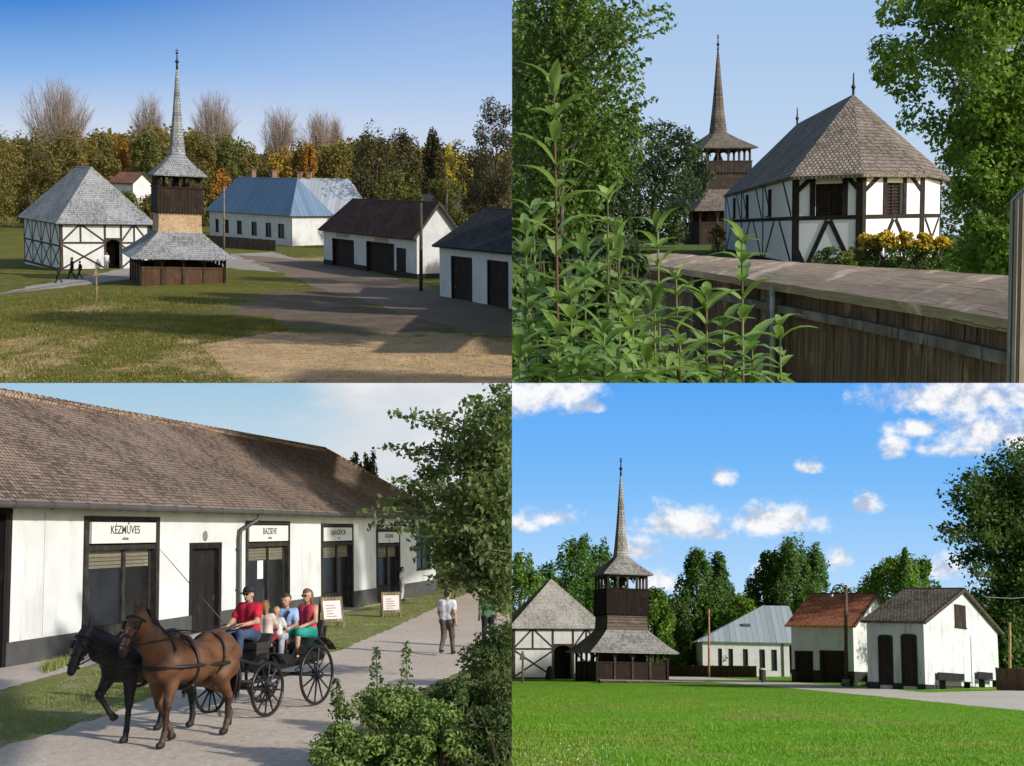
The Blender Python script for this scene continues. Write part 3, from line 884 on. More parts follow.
# ------------------------------------------------------------------ people
SKIN = (.52, .30, .20)
def bend(a, b, f): return tuple(Vector(a).lerp(Vector(b), f))
def person(o, yaw, label, hgt=1.72, pose='stand', shirt=(.5, .5, .5), trousers=(.05, .05, .06), hair=(.03, .02, .015), sleeve='short', legs='long',
           shoes=(.03, .03, .03), hat=None, glasses=False, skin=SKIN, group=None, long_hair=False, j=None, slim=1.0, bag=None, res=.021, fac=1.0, skirt=None):
    """faces +x, +y is the person's left; origin between the feet, or under the hips on the seat when sitting"""
    t = thing('person', label, 'person', o, yaw, group, fac); s = hgt / 1.75
    J = dict(hip=.93, hr=(0, -.095, .93), hl=(0, .095, .93), kr=(.05, -.11, .5), kl=(.03, .11, .5), ar=(0, -.12, .085), al=(-.02, .12, .085),
             sr=(0, -.185, 1.44), sl=(0, .185, 1.44), er=(-.03, -.25, 1.16), el=(-.03, .25, 1.16), wr=(.07, -.26, .92), wl=(.07, .26, .92), nk=(0, 0, 1.49), hd=(.03, 0, 1.64))
    if pose == 'walk': J.update(kr=(.17, -.1, .52), ar=(.26, -.1, .09), kl=(.05, .1, .5), al=(-.27, .1, .17), er=(-.12, -.25, 1.18), wr=(-.08, -.27, .93), el=(.06, .25, 1.17), wl=(.2, .24, .97))
    if pose == 'sit':
        d = {k: (v if isinstance(v, float) else (v[0] - .02, v[1], v[2] - .84)) for k, v in J.items()}
        d.update(hr=(0, -.1, .10), hl=(0, .1, .10), kr=(.42, -.13, .15), kl=(.42, .12, .15), ar=(.44, -.13, -.30), al=(.46, .12, -.30),
                 er=(.08, -.26, .34), el=(.08, .26, .34), wr=(.32, -.15, .26), wl=(.32, .15, .26)); J = d
    if j: J.update(j)
    J = {k: (v * s if isinstance(v, float) else tuple(x * s for x in v)) for k, v in J.items()}
    hr, hl = Vector(J['hr']), Vector(J['hl']); hc = (hr + hl) / 2; sc = (Vector(J['sr']) + Vector(J['sl'])) / 2
    up = (sc - hc).normalized(); lat = (Vector(J['sl']) - Vector(J['sr'])).normalized(); fw = lat.cross(up) * 1.0
    w = slim * s
    torso = [(sc - lat * .085 * s - up * .07 * s, hc - lat * .06 * s + up * .2 * s, .118 * w, .10 * w), (sc + lat * .085 * s - up * .07 * s, hc + lat * .06 * s + up * .2 * s, .118 * w, .10 * w)]
    pelv = [(hc - lat * .07 * s + up * .12 * s, hr, .105 * w, .105 * w), (hc + lat * .07 * s + up * .12 * s, hl, .105 * w, .105 * w)]
    arms = []; fore = []; hands = MB(); palms = []
    for sd, a, b, c in ((-1, 'sr', 'er', 'wr'), (1, 'sl', 'el', 'wl')):
        A, B, Cc = Vector(J[a]), Vector(J[b]), Vector(J[c]); arms.append((A, B, .055 * w, .043 * w)); fore.append((B, Cc, .043 * w, .029 * w))
        d = (Cc - B).normalized(); pe = Cc + d * .085 * s; palms.append((Cc + d * .02 * s, pe, .030 * s, .033 * s))
        sdv = d.cross(fw); sdv = sdv.normalized() if sdv.length > .01 else lat
        for q in range(4):
            f0 = pe + sdv * (q - 1.5) * .017 * s - d * .01; L = (.07, .082, .078, .06)[q] * s
            hands.tube([f0, f0 + d * L * .5, f0 + d * L * .85 + fw * .03 * s], [.0095 * s, .009 * s, .0065 * s], 5)
        th = Cc + d * .03 * s + sdv * .03 * s * (1 if sd < 0 else -1); hands.tube([th - sdv * 0, th + d * .04 * s + fw * .03 * s, th + d * .07 * s + fw * .035 * s], [.012 * s, .011 * s, .008 * s], 5)
    thigh = [(hr, Vector(J['kr']), .085 * w, .058 * w), (hl, Vector(J['kl']), .085 * w, .058 * w)]
    calf = [(Vector(J['kr']), Vector(J['ar']), .056 * w, .038 * w), (Vector(J['kl']), Vector(J['al']), .056 * w, .038 * w)]
    ff = Vector((.17 * s, 0, -.045 * s)); feet = [(Vector(J['ar']) + Vector((-.03 * s, 0, -.035 * s)), Vector(J['ar']) + ff, .042 * s, .034 * s), (Vector(J['al']) + Vector((-.03 * s, 0, -.035 * s)), Vector(J['al']) + ff, .042 * s, .034 * s)]
    N_, H_ = Vector(J['nk']), Vector(J['hd'])
    head = [(N_ - up * .08 * s, N_ + up * .08 * s, .056 * s, .05 * s), (H_ + up * .03 * s - fw * .03 * s * 0, H_ + up * .055 * s, .092 * s, .092 * s), (H_ - up * .055 * s + Vector((.035 * s, 0, 0)), H_ + Vector((.015 * s, 0, 0)), .058 * s, .085 * s)]
    k = .03 * s
    pr = [(a, b, r1, r2, 'skin') for a, b, r1, r2 in torso + pelv + arms + fore + palms + thigh + calf + feet + head]
    fx = H_ + Vector((.105 * s, 0, 0)); ex = MB()
    ex.tube([fx + Vector((-.02 * s, 0, .02 * s)), fx + Vector((.012 * s, 0, -.02 * s)), fx + Vector((-.012 * s, 0, -.032 * s))], [.008 * s, .014 * s, .008 * s], 6)
    for sd in (-1, 1): ex.ball(H_ + Vector((0, sd * .09 * s, 0)), .028 * s, 8, 6, (.7, .35, 1.1))
    ey = MB(); [ey.ball(H_ + Vector((.088 * s, sd * .034 * s, .022 * s)), .011 * s, 6, 4) for sd in (-1, 1)]
    mo = MB(); mo.box(H_.x + .078 * s, H_.x + .094 * s, -.022 * s + H_.y, .022 * s + H_.y, H_.z - .062 * s, H_.z - .053 * s)
    body('body', pr, {'skin': skin}, res, k, attrm(.6, .25), t, [(hands, 'skin'), (ex, 'skin')])
    f = MB(); f.v, f.f = ey.v + mo.v, ey.f + [tuple(len(ey.v) + i for i in q) for q in mo.f]; f.build('face', plain((.05, .02, .02), .5), t)
    def cloth(name, segs, e, c, kk=.035):
        body(name, [(a, b, r1 + e, r2 + e, 'c') for a, b, r1, r2 in segs], {'c': c}, res, kk * s, attrm(.92, .1, 11.0, .55, .03), t)
    sl = arms if sleeve != 'none' else []
    if sleeve == 'short': sl = [(a, bend(a, b, .62), r1, r1 * .97) for a, b, r1, r2 in arms]
    sl = [(Vector(a), Vector(b), r1, r2) for a, b, r1, r2 in sl]
    ts = torso + [(a, bend(a, b, .5), r1, r2) for a, b, r1, r2 in pelv] + sl
    if sleeve == 'long': ts = ts + fore
    ts = [(Vector(a), Vector(b), r1, r2) for a, b, r1, r2 in ts]
    cloth('shirt', ts, .016 * s, shirt)
    lg = pelv + thigh + (calf if legs == 'long' else [])
    if skirt: cloth('skirt', pelv + [(a, bend(a, b, .95), r1 + .005, r2 + .025) for a, b, r1, r2 in thigh], .016 * s, skirt)
    else: cloth('trousers', [(Vector(a), Vector(b), r1, r2) for a, b, r1, r2 in lg], .014 * s, trousers)
    cloth('shoes', feet, .01 * s, shoes, .01)
    hp = [(H_ + Vector((-.03, 0, .06)) * s, H_ + Vector((.01, 0, .085)) * s, .088 * s, .082 * s), (H_ + Vector((-.045, 0, .0)) * s, H_ + Vector((-.04, 0, .05)) * s, .075 * s, .09 * s)]
    if long_hair: hp += [(H_ + Vector((-.06, sd * .04, .0)) * s, H_ + Vector((-.07, sd * .07, -.24)) * s, .06 * s, .035 * s) for sd in (-1, 1)]
    body('hair', [(*p, 'c') for p in hp], {'c': hair}, res, .03 * s, attrm(), t)
    if hat:
        mb = MB(); c = (H_.x - .005 * s, H_.y, H_.z + .05 * s); r = .112 * s
        mb.lathe([(r, 0), (r * .97, .05 * s), (r * .7, .1 * s), (.01, .12 * s)], c, 14)
        mb.hexa([(c[0] + .05 * s, c[1] - .08 * s, c[2] - .004), (c[0] + .20 * s, c[1] - .05 * s, c[2] - .02), (c[0] + .20 * s, c[1] + .05 * s, c[2] - .02), (c[0] + .05 * s, c[1] + .08 * s, c[2] - .004),
                 (c[0] + .05 * s, c[1] - .08 * s, c[2] + .014), (c[0] + .20 * s, c[1] - .05 * s, c[2] - .005), (c[0] + .20 * s, c[1] + .05 * s, c[2] - .005), (c[0] + .05 * s, c[1] + .08 * s, c[2] + .014)])
        mb.build('cap', plain(hat, .8), t, True)
    if glasses:
        mb = MB(); g = H_ + Vector((.098 * s, 0, .022 * s))
        for sd in (-1, 1): mb.ball(g + Vector((0, sd * .038 * s, 0)), .03 * s, 8, 6, (.4, 1, .8)); mb.beam(g + Vector((-.01 * s, sd * .066 * s, .005)), g + Vector((-.1 * s, sd * .092 * s, .008)), .01 * s)
        mb.build('sunglasses', plain((.01, .01, .012), .15), t, True)
    if bag:
        mb = MB(); mb.tube([sc + lat * .12 * s + fw * .12 * s, sc * .6 + hc * .4 + fw * .14 * s, hc - lat * .16 * s + up * .1 * s + fw * .08 * s], .03 * s, 6); mb.build('strap', plain(bag, .8), t)
    return t

# ------------------------------------------------------------------ horses
def horse(o, yaw, label, coat, point, mane, k=1.0, legs=None, neck=None, blaze=None, res=.028, sock=None):
    """walks towards +x; origin on the ground under the girth"""
    t = thing('horse', label, 'horse', o, yaw, 'pair of harnessed horses', 1.0)
    c = {'c': coat, 'p': point, 'b': blaze or coat, 'h': (.03, .025, .02), 's': sock or point, 'd': mul(coat, .7)}
    S = lambda *v: tuple(x * k for x in v)
    pr = []
    def add(a, b, r1, r2, ck='c', bl=.07): pr.append((S(*a), S(*b), r1 * k, r2 * k, ck, bl * k))
    for y in (-.09, .09):
        add((.42, y, 1.14), (.0, y * 1.3, 1.10), .25, .28); add((.0, y * 1.3, 1.10), (-.45, y, 1.16), .28, .245)
        add((-.62, y * 1.35, 1.26), (-.84, y * 1.1, 1.16), .23, .17)
        add((.5, y, 1.2), (.56, y, 1.02), .17, .14)
    add((.30, 0, 1.44), (.0, 0, 1.40), .115, .10); add((-.45, 0, 1.38), (-.7, 0, 1.42), .12, .12)
    nb, nm, poll = neck or ((.5, 0, 1.28), (.76, 0, 1.56), (.93, 0, 1.84))
    add(nb, nm, .235, .165); add(nm, poll, .165, .115, 'c', .05)
    add(nb[:2] + (nb[2] - .02,), (nm[0] + .06, nm[1], nm[2] - .1), .2, .14)
    P_ = Vector(poll); hd = Vector((.30, .0, -.52)).normalized(); hd = Vector((hd.x, (poll[1]) * .8, hd.z)).normalized()
    def hp(f, dx=0.0, dz=0.0): q = P_ + hd * f; return (q.x + dx, q.y, q.z + dz)
    add(hp(0, .02, .0), hp(.17, .01), .105, .12, 'c', .03); add(hp(.12, -.02, -.05), hp(.24, -.03, -.03), .09, .07, 'c', .03)
    add(hp(.18, .03, .02), hp(.50, .035, .01), .085, .062, 'c', .03); add(hp(.46, .03), hp(.56, .025), .066, .058, 'p', .02)
    if blaze: add(hp(.1, .085, .03), hp(.30, .085, .03), .034, .026, 'b', .004); add(hp(.30, .08, .03), hp(.50, .075, .02), .026, .03, 'b', .004)
    for y in (-.06, .06): add((P_.x - .01, P_.y + y, P_.z + .06), (P_.x + .01, P_.y + y * 1.35, P_.z + .26), .046, .012, 'd', .012)
    for y in (-.085, .085): add(hp(.13, .055, .01)[:1] + (P_.y + y,) + hp(.13, 0, .03)[2:], hp(.15, .06, .01)[:1] + (P_.y + y,) + hp(.15, 0, .03)[2:], .022, .02, 'h', .006)
    L = dict(fl=((.44, .17, 1.0), (.50, .17, .56), (.62, .16, .20), (.66, .16, .05)), fr=((.44, -.17, 1.0), (.38, -.17, .55), (.26, -.16, .22), (.24, -.16, .05)),
             bl=((-.66, .18, 1.0), (-.56, .18, .86), (-.92, .17, .55), (-.98, .16, .19), (-.93, .16, .05)), br=((-.66, -.18, 1.0), (-.50, -.18, .84), (-.70, -.17, .54), (-.62, -.16, .19), (-.56, -.16, .05)))
    if legs: L.update(legs)
    for q in ('fl', 'fr'):
        a, b, f, h = L[q]; add(a, b, .125, .058, 'c', .04); add((b[0] + .01, b[1], b[2] + .03), (b[0], b[1], b[2] - .03), .06, .052, 'p', .02)
        add(b, f, .048, .038, 'p', .02); add(f, h, .047, .042, 's', .02); add((h[0], h[1], h[2] - .0), (h[0] + .05, h[1], h[2] - .005), .052, .05, 'h', .012)
    for q in ('bl', 'br'):
        a, st, hk, f, h = L[q]; add(a, st, .20, .15, 'c', .06); add(st, hk, .13, .062, 'c', .04); add((hk[0] - .03, hk[1], hk[2] + .03), hk, .045, .055, 'p', .02)
        add(hk, f, .052, .04, 'p', .02); add(f, h, .049, .043, 's', .02); add(h, (h[0] + .05, h[1], h[2] - .005), .054, .052, 'h', .012)
    body('body', pr, c, res, .055 * k, attrm(.55, .25, 55.0, .3, .012), t)
    mb = MB(); rng = random.Random(3)
    for i in range(26):
        y = rng.uniform(-.05, .05); q = [(-.97, y * .6, 1.30), (-1.08, y * 1.3, 1.05), (-1.07 + rng.uniform(-.05, .05), y * 1.8, .75), (-1.02 + rng.uniform(-.06, .06), y * 1.5, .42 + rng.uniform(0, .15))]
        mb.tube([S(*p) for p in q], [.02 * k, .026 * k, .022 * k, .006 * k], 5)
    mb.build('tail', plain(mane, .6), t, True)
    mb = MB(); A, B, C3 = Vector(nb), Vector(nm), Vector(poll)
    for i in range(40):
        f = i / 39; p = A.lerp(B, f * 2) if f < .5 else B.lerp(C3, f * 2 - 1); r = .225 + (.115 - .225) * f
        n = Vector((-.75, 0, .66)); q = p + n * r * .98; sd = 1 if i % 3 else -1
        mb.tube([S(*(q + Vector((.0, 0, .01)))), S(*(q + Vector((-.045, .05 * sd, .0)))), S(*(q + Vector((-.03 + rng.uniform(-.03, .03), .13 * sd, -.15 - rng.uniform(0, .05)))))], [.03 * k, .026 * k, .008 * k], 5)
    mb.tube([S(P_.x - .02, P_.y, P_.z + .09), S(P_.x + .07, P_.y, P_.z + .07), S(P_.x + .13, P_.y, P_.z - .10)], [.035 * k, .035 * k, .012 * k], 5)
    mb.build('mane', plain(mane, .6), t, True)
    # harness: breast strap, saddle pad with girth, breeching, bridle with blinkers
    mb = MB(); lw = .022 * k
    def loop(x, y, rz, ry, cz, tilt=0.0, r=lw, n=22):
        pts = []
        for i in range(n + 1):
            a = 2 * math.pi * i / n; pts.append(S(x + tilt * math.sin(a), y + ry * math.cos(a), cz + rz * math.sin(a)))
        mb.tube(pts, r, 5, False)
    loop(.16, 0, .375, .385, 1.13, .02, lw * 1.3); loop(-.42, 0, .325, .36, 1.16, -.06)
    for sd in (-1, 1):
        mb.tube([S(.74, 0, 1.08), S(.66, sd * .2, 1.10), S(.45, sd * .365, 1.10), S(.16, sd * .395, 1.09), S(-.42, sd * .37, 1.06), S(-.95, sd * .2, 1.04), S(-1.25, sd * .28, .95)], lw * 1.25, 5)
        mb.tube([S(.16, sd * .2, 1.46), S(.5, sd * .25, 1.5), S(*[a + b for a, b in zip(hp(.46, .02), (0, sd * .08, 0))])], lw * .5, 4)
        mb.tube([S(.42, sd * .02, 1.58), S(.5, sd * .27, 1.34), S(.62, sd * .2, 1.12)], lw, 5)
    mb.build('harness', plain((.018, .015, .013), .45), t, True)
    mb = MB()
    for f, r in ((.06, .135), (.34, .092), (.48, .082)):
        c0 = Vector(hp(f, .02, .0)); a = hd; e1 = Vector((0, 1, 0)); e2 = a.cross(e1)
        mb.tube([tuple((c0 + (e1 * math.cos(2 * math.pi * i / 16) + e2 * math.sin(2 * math.pi * i / 16)) * r) * k) for i in range(17)], .013 * k, 5, False)
    for sd in (-1, 1):
        mb.beam(S(*[a + b for a, b in zip(hp(.05, .02), (0, sd * .115, 0))]), S(*[a + b for a, b in zip(hp(.48, .03), (0, sd * .078, 0))]), .03 * k, .014 * k)
        q = Vector(hp(.15, .075, .02)) + Vector((0, sd * .115, 0)); mb.box((q.x - .05) * k, (q.x + .05) * k, (q.y - .012) * k, (q.y + .012) * k, (q.z - .06) * k, (q.z + .05) * k)
    mb.build('bridle', plain((.02, .016, .014), .45), t, True)
    return t
# ================================================================== first place: the village green in autumn, seen from a height
use(P1); P = P1
def gp(*pts): return [P.g(*q) for q in pts]
pat = []
def patch(px, row, wpx, hpx, k, rot=0.0):
    a = P.g(px, row); b = P.g(px + wpx, row); c = P.g(px, row - hpx)
    pat.append((a.x, a.y, (b - a).length, max(1.0, (c - a).length * .75), rot, k))
patch(335, 354, 170, 26, 0); patch(260, 340, 70, 12, 0); patch(440, 366, 110, 22, 0); patch(320, 345, 120, 16, 0); patch(70, 345, 26, 10, 0); patch(140, 368, 26, 6, 0); patch(420, 378, 150, 26, 0); patch(400, 350, 140, 20, 0); patch(300, 362, 110, 20, 0); patch(210, 340, 35, 6, 0); patch(20, 365, 45, 22, 0); patch(300, 375, 60, 10, 0)
patch(90, 310, 25, 8, 0); patch(10, 345, 30, 14, 0); patch(410, 340, 90, 12, 0)
patch(300, 305, 70, 22, 1); patch(380, 320, 80, 16, 1); patch(10, 216, 40, 6, 2); patch(330, 262, 60, 8, 2)
G1 = groundm('grass_ground', (.080, .085, .014), (.13, .118, .022), tuple(pat), ((.43, .295, .16), (.14, .105, .075), (.28, .21, .10)), fine=1.7, big=.09, mid=.42, edge=.5, bump=.9, fleck=((.20, .165, .06), .8, .56))
sheet('ground', [Vector((-420, 36, 0)), Vector((.01, 36, 0)), Vector((.01, 900, 0)), Vector((-420, 900, 0))], 0, G1)
PAVE1 = groundm('path', (.24, .215, .19), (.30, .27, .235), fine=3, big=.2, mid=.9, bump=.25)
YARD1 = groundm('yard', (.15, .112, .078), (.20, .15, .108), fine=2, big=.15, mid=.6, bump=.3)
sheet('path', gp((-30, 300), (60, 280), (128, 268), (215, 262), (232, 254), (275, 252), (330, 268), (300, 274), (228, 268), (150, 277), (95, 283), (60, 288), (-30, 297)), .004, PAVE1, jag=.35)
sheet('yard', gp((232, 254), (330, 262), (420, 284), (530, 318), (530, 340), (430, 322), (330, 292), (268, 268)), .008, YARD1, jag=.5)
# buildings
yw = R(36)
o, W, L, H, HR = fit(P, (61, 271), yw, 150, 25, 223)
rt = P.hgt(o + Vector((math.cos(yw) * W / 2 - math.sin(yw) * 4.2, math.sin(yw) * W / 2 + math.cos(yw) * 4.2, 0)), 166)
timber_church(o, yw, W, L, H, rt, 'timbered white church with grey hipped roof left of the tower on the autumn green', 4.2)
o = P.g(177, 281.5)
bell_tower(o, R(24), 'brown wooden bell tower with a tall shingled spire standing on the autumn green', k=1.0, side=1.80, skirt=4.35,
           zs=(2.35, 4.4, 6.05, 8.2, 9.2, 10.9, 18.3), sh=SH_GREY)
TILE_BR = shingle((.055, .030, .024), (.125, .066, .05), .2, .3, streak=.3)
TILE_DK = shingle((.035, .032, .034), (.075, .068, .066), .2, .3, streak=.3)
BLUEM = seam_metal((.12, .185, .27), .6, .45, .15, .1)
GREYM = seam_metal((.50, .53, .56), .65, .4, .25, .2)
yh = R(30)
o, W, L, H, HR = fit(P, (417, 279), yh, 441, 324, 234, 204); W = 4.2
def al(px, o=o, yh=yh): return P.to_px(o, Vector((-math.sin(yh), math.cos(yh), 0)), px)
gable_house(o, yh, W, L, H, HR, 'long white outbuilding with a dark brown tiled roof and two dark gateways', TILE_BR,
            ops_v=[(al(354), al(333), -.2, 2.7, 'dark'), (al(394), al(367), -.2, 2.8, 'dark'), (al(406), al(397), .5, 2.6, 'shutter')], plinth=.45, hip_far=3.0)
for a_, b_ in ((349, 337), (388, 375)):
    mb = MB(); mb.fbox(FV(), al(a_), al(b_), .0, .05, 2.95, 3.35); mb.build('sign_board', plain((.36, .30, .22), .8), [q_ for q_ in COL.objects if q_.get('label', '').startswith('long white outbuilding')][0])
o2 = P.g(540, 314)
o2, W2, L2, H2, HR2 = fit(P, (540, 314), yh, 580, 440, 253, 232)
def al2(px): return P.to_px(o2, Vector((-math.sin(yh), math.cos(yh), 0)), px)
gable_house(o2, yh, 8.2, L2, H2, P.hgt(o2 + Vector((math.cos(yh), math.sin(yh), 0)) * 4.1, 215), 'white outbuilding with a blackish roof and tall dark doorways by the edge of the yard', TILE_DK,
            ops_v=[(al2(472), al2(452), -.2, 3.1, 'door'), (al2(508), al2(488), -.2, 3.1, 'door')], plinth=.0)
yb = R(40)
o3, W3, L3, H3, HR3 = fit(P, (292, 246), yb, 330, 210, 216, 178)
def al3(px): return P.to_px(o3, Vector((-math.sin(yb), math.cos(yb), 0)), px)
t = thing('long_house', 'long white house under a blue hipped metal roof behind the low board fence', 'house', o3, yb)
mb = MB(); ops = [(al3(271.5), al3(266), 1.0, 2.9), (al3(284.5), al3(278.5), 1.0, 2.9), (al3(257), al3(252), 1.0, 2.9), (al3(242), al3(237.5), 1.0, 2.9), (al3(229), al3(225), 1.0, 2.9), (al3(219), al3(216), 1.0, 2.9)]
wall(mb, FV(), L3, H3, .4, ops, -.5); mb.box(.4, W3, 0, .4, -.5, H3); mb.box(W3 - .4, W3, .4, L3, -.5, H3); mb.build('wall', WHITE, t)
for a, b, c, d in ops: window_in(t, FV(), a, b, c, d)
mb = MB(); HRb = P.hgt(o3 + Vector((math.cos(yb) * W3 / 2 - math.sin(yb) * 3.5, math.sin(yb) * W3 / 2 + math.cos(yb) * 3.5, 0)), 178); hip_roof(mb, W3, L3, H3, HRb, .5, 3.5, 3.5)
rf = mb.build('roof', BLUEM, t)
mb = MB(); mb.box(-.05, .03, -.05, .03, -.3, H3 - .1); mb.build('downpipe', plain((.1, .1, .11), .5, .5), t)
for y in (L3 * .45, L3 * .7):
    mb = MB(); mb.box(W3 * .55, W3 * .55 + .7, y, y + .7, HRb - 1.0, HRb + .9); mb.box(W3 * .55 - .08, W3 * .55 + .78, y - .08, y + .78, HRb + .9, HRb + 1.02); mb.build('chimney', plain((.20, .11, .08)), rf)
ow = P.gd(318, P.depth(o3) + 22)
t = thing('house_wing', 'white house wing with a pale standing seam metal roof beside the blue roof', 'house', ow, R(-6))
Hw, HRw = P.hgt(ow, 216), P.hgt(ow, 178)
mb = MB(); mb.box(-6, 7.5, 0, 9, -.5, Hw); mb.build('wall', WHITE, t)
mb = MB(); hip_roof(mb, 13.5, 9, 0, HRw - Hw, .5, 1.2, 3.8, 'x'); mb.v = [(x - 6, y, z + Hw) for x, y, z in mb.v]; rf = mb.build('roof', GREYM, t)
for x in (-4.4, -2.9):
    mb = MB(); mb.box(x, x + .7, 4.3, 5, HRw - 1, HRw + .8); mb.box(x - .08, x + .78, 4.22, 5.08, HRw + .8, HRw + .92); mb.build('chimney', plain((.24, .14, .10)), rf)
of = P.gd(134, 196)
gable_house(of, R(62), 4, 4.6, P.hgt(of, 182), P.hgt(of, 173), 'small white house with a red brown roof at the wood edge behind the church', shingle((.17, .075, .05), (.26, .12, .08), .25, .35), plinth=0,
            ops_v=[(1, 1.6, 1, 2.2, 'shutter'), (3, 3.6, 1, 2.2, 'shutter')])
for i, (px, D, w, lab, rm) in enumerate(((243, 190, 7, 'distant low house with a light grey roof behind the autumn bell tower', (.42, .41, .42)), (222, 250, 6, 'far small shed with a pale whitish roof beside the spire of the bell tower', (.55, .52, .5)),
                                         (400, 190, 12, 'low dark shed under the trees behind the brown roofed outbuilding', (.10, .085, .08)), (378, 200, 4.5, 'little shed with a deep red roof under the dark trees', (.22, .02, .03)),
                                         (450, 170, 9, 'dark grey barn roof showing between the two white outbuildings', (.05, .05, .055)), (486, 180, 5, 'small light roofed shed at the foot of the dark right hand tree', (.42, .42, .42)))):
    q = P.gd(px, D); hh = 3.2 if i != 4 else 4.5
    gable_house(q, R(20 + 9 * i), w * .6, w, hh, hh + 2.2, lab, plain(rm, .7), plinth=0, wm=WHITE if i < 2 else planks((.06, .045, .035), (.1, .08, .06)), cat='shed', name='shed')
# fence, poles, signpost
board_fence(P.g(206, 246), P.g(276, 251), 1.5, 'weathered board fence in front of the blue roofed house', planks((.10, .065, .04), (.18, .12, .075), .25))
q = P.g(421, 291); pole(q, P.hgt(q, 203), .13, 'tall dark utility pole in front of the brown roofed outbuilding', m=timber((.045, .035, .028)))
q = P.gd(447, 150); pole(q, P.hgt(q, 187), .12, 'thin pale pole rising between the two white outbuildings')
q = P.g(224, 250); pole(q, P.hgt(q, 187), .11, 'slim wooden pole right of the autumn bell tower')
q = P.g(96, 301); t = thing('signpost', 'small wooden signpost with a pointed board on the autumn grass', 'signpost', q, R(30), None, 1)
mb = MB(); mb.tube([(0, 0, -.2), (.03, 0, 1.0), (0, 0, 1.9)], [.09, .08, .07], 7); mb.build('post', timber((.16, .11, .07)), t)
mb = MB(); mb.hexa([(-.22, -.09, 1.85), (.22, -.09, 1.85), (.22, .09, 1.85), (-.22, .09, 1.85), (-.02, -.09, 2.4), (.02, -.09, 2.4), (.02, .09, 2.4), (-.02, .09, 2.4)]); mb.build('board', timber((.2, .12, .07)), t)
DKC = (.03, .032, .045)
person(P.g(59, 283), R(200), 'person in dark clothes walking left at the church corner on the path', 1.65, 'walk', DKC, (.035, .035, .05), sleeve='long', group='people walking by the church', res=.03)
person(P.g(72, 279), R(215), 'taller person in a dark coat walking on the path before the church', 1.9, 'walk', (.025, .022, .03), (.03, .03, .04), sleeve='long', group='people walking by the church', res=.03)
person(P.g(80, 279), R(190), 'shorter person in dark brown clothes walking close behind the tall one', 1.6, 'walk', (.05, .03, .025), (.03, .025, .03), sleeve='long', group='people walking by the church', res=.03)
ud = Vector((math.cos(yw), math.sin(yw), 0)); oc = P.g(61, 271)
person(oc + ud * P.to_px(oc, ud, 104.5) + Vector((.5, -.9, 0)), R(-50), 'person in a white top standing in the church portal', 1.7, 'stand', (.7, .7, .72), (.3, .3, .36), res=.03)
# ------------------------------------------------------------------ autumn wood
LG = {'olive': leafm((0.104, 0.091, 0.022), (0.207, 0.171, 0.043), (0.244, 0.171, 0.030)), 'green': leafm((0.073, 0.088, 0.020), (0.152, 0.159, 0.037), (0.183, 0.159, 0.037)),
      'rust': leafm((0.146, 0.091, 0.022), (0.268, 0.165, 0.037), (0.305, 0.171, 0.030)), 'gold': leafm((0.232, 0.152, 0.027), (0.439, 0.281, 0.043), (0.488, 0.305, 0.037)), 'orange': leafm((0.244, 0.122, 0.022), (0.439, 0.220, 0.037), (0.403, 0.159, 0.024)),
      'dark': leafm((0.039, 0.039, 0.017), (0.091, 0.083, 0.032), (0.122, 0.098, 0.030)), 'yellow': leafm((0.366, 0.293, 0.024), (0.683, 0.537, 0.061), (0.439, 0.415, 0.061))}
def ftree(px, D, top, wpx, kind, name, label, shape='round', z0=.08, n=2600, seed=0, group='autumn trees along the far edge of the green', lz=1.0, **k):
    n = int(n * 1.9)
    b = P.gd(px, D); H = P.hgt(b, top); W = wpx * D / F
    tree(name, label, 'tree', b, H, W, shape, LG[kind], n, lz * max(.3, D * .0024), z0, seed or int(px * 7 + D), group, k.pop('nc', 46), k.pop('cr', .34), k.pop('fill', .45), **k)
rng = random.Random(21)
# the deep wood behind, one mass nobody could count
pts = []; r0 = np.random.default_rng(5)
for i in range(420):
    px = r0.uniform(-30, 530); D = r0.uniform(300, 430); b = P.gd(px, D); top = 137 + 9 * math.sin(px * .03) + r0.uniform(-5, 7) + (12 if px > 240 else 0); H = P.hgt(b, top); w = r0.uniform(5, 9)
    n = 330; d = r0.normal(0, 1, (n, 3)); d /= np.linalg.norm(d, axis=1)[:, None]
    pts.append(np.array([b.x, b.y, H * .52]) + d * np.array([w, w, H * .48]) * (r0.uniform(.5, 1.04, n) ** .7)[:, None])
pts = np.concatenate(pts); V = leaves_np(pts, np.tile([0, -.5, .6], (len(pts), 1)), 1.5, r0, .6)
V = clampv(V, P.M, P); me = np_mesh('wood', V, np.arange(len(V)).reshape(-1, 4), False, False); me.materials.append(LG['olive'])
ow_ = link(bpy.data.objects.new('wood', me)); ow_.matrix_world = P.M; tag(ow_, 'far autumn wood of olive and brown trees closing the view', 'wood', kind='stuff')
WT = 'autumn_tree'
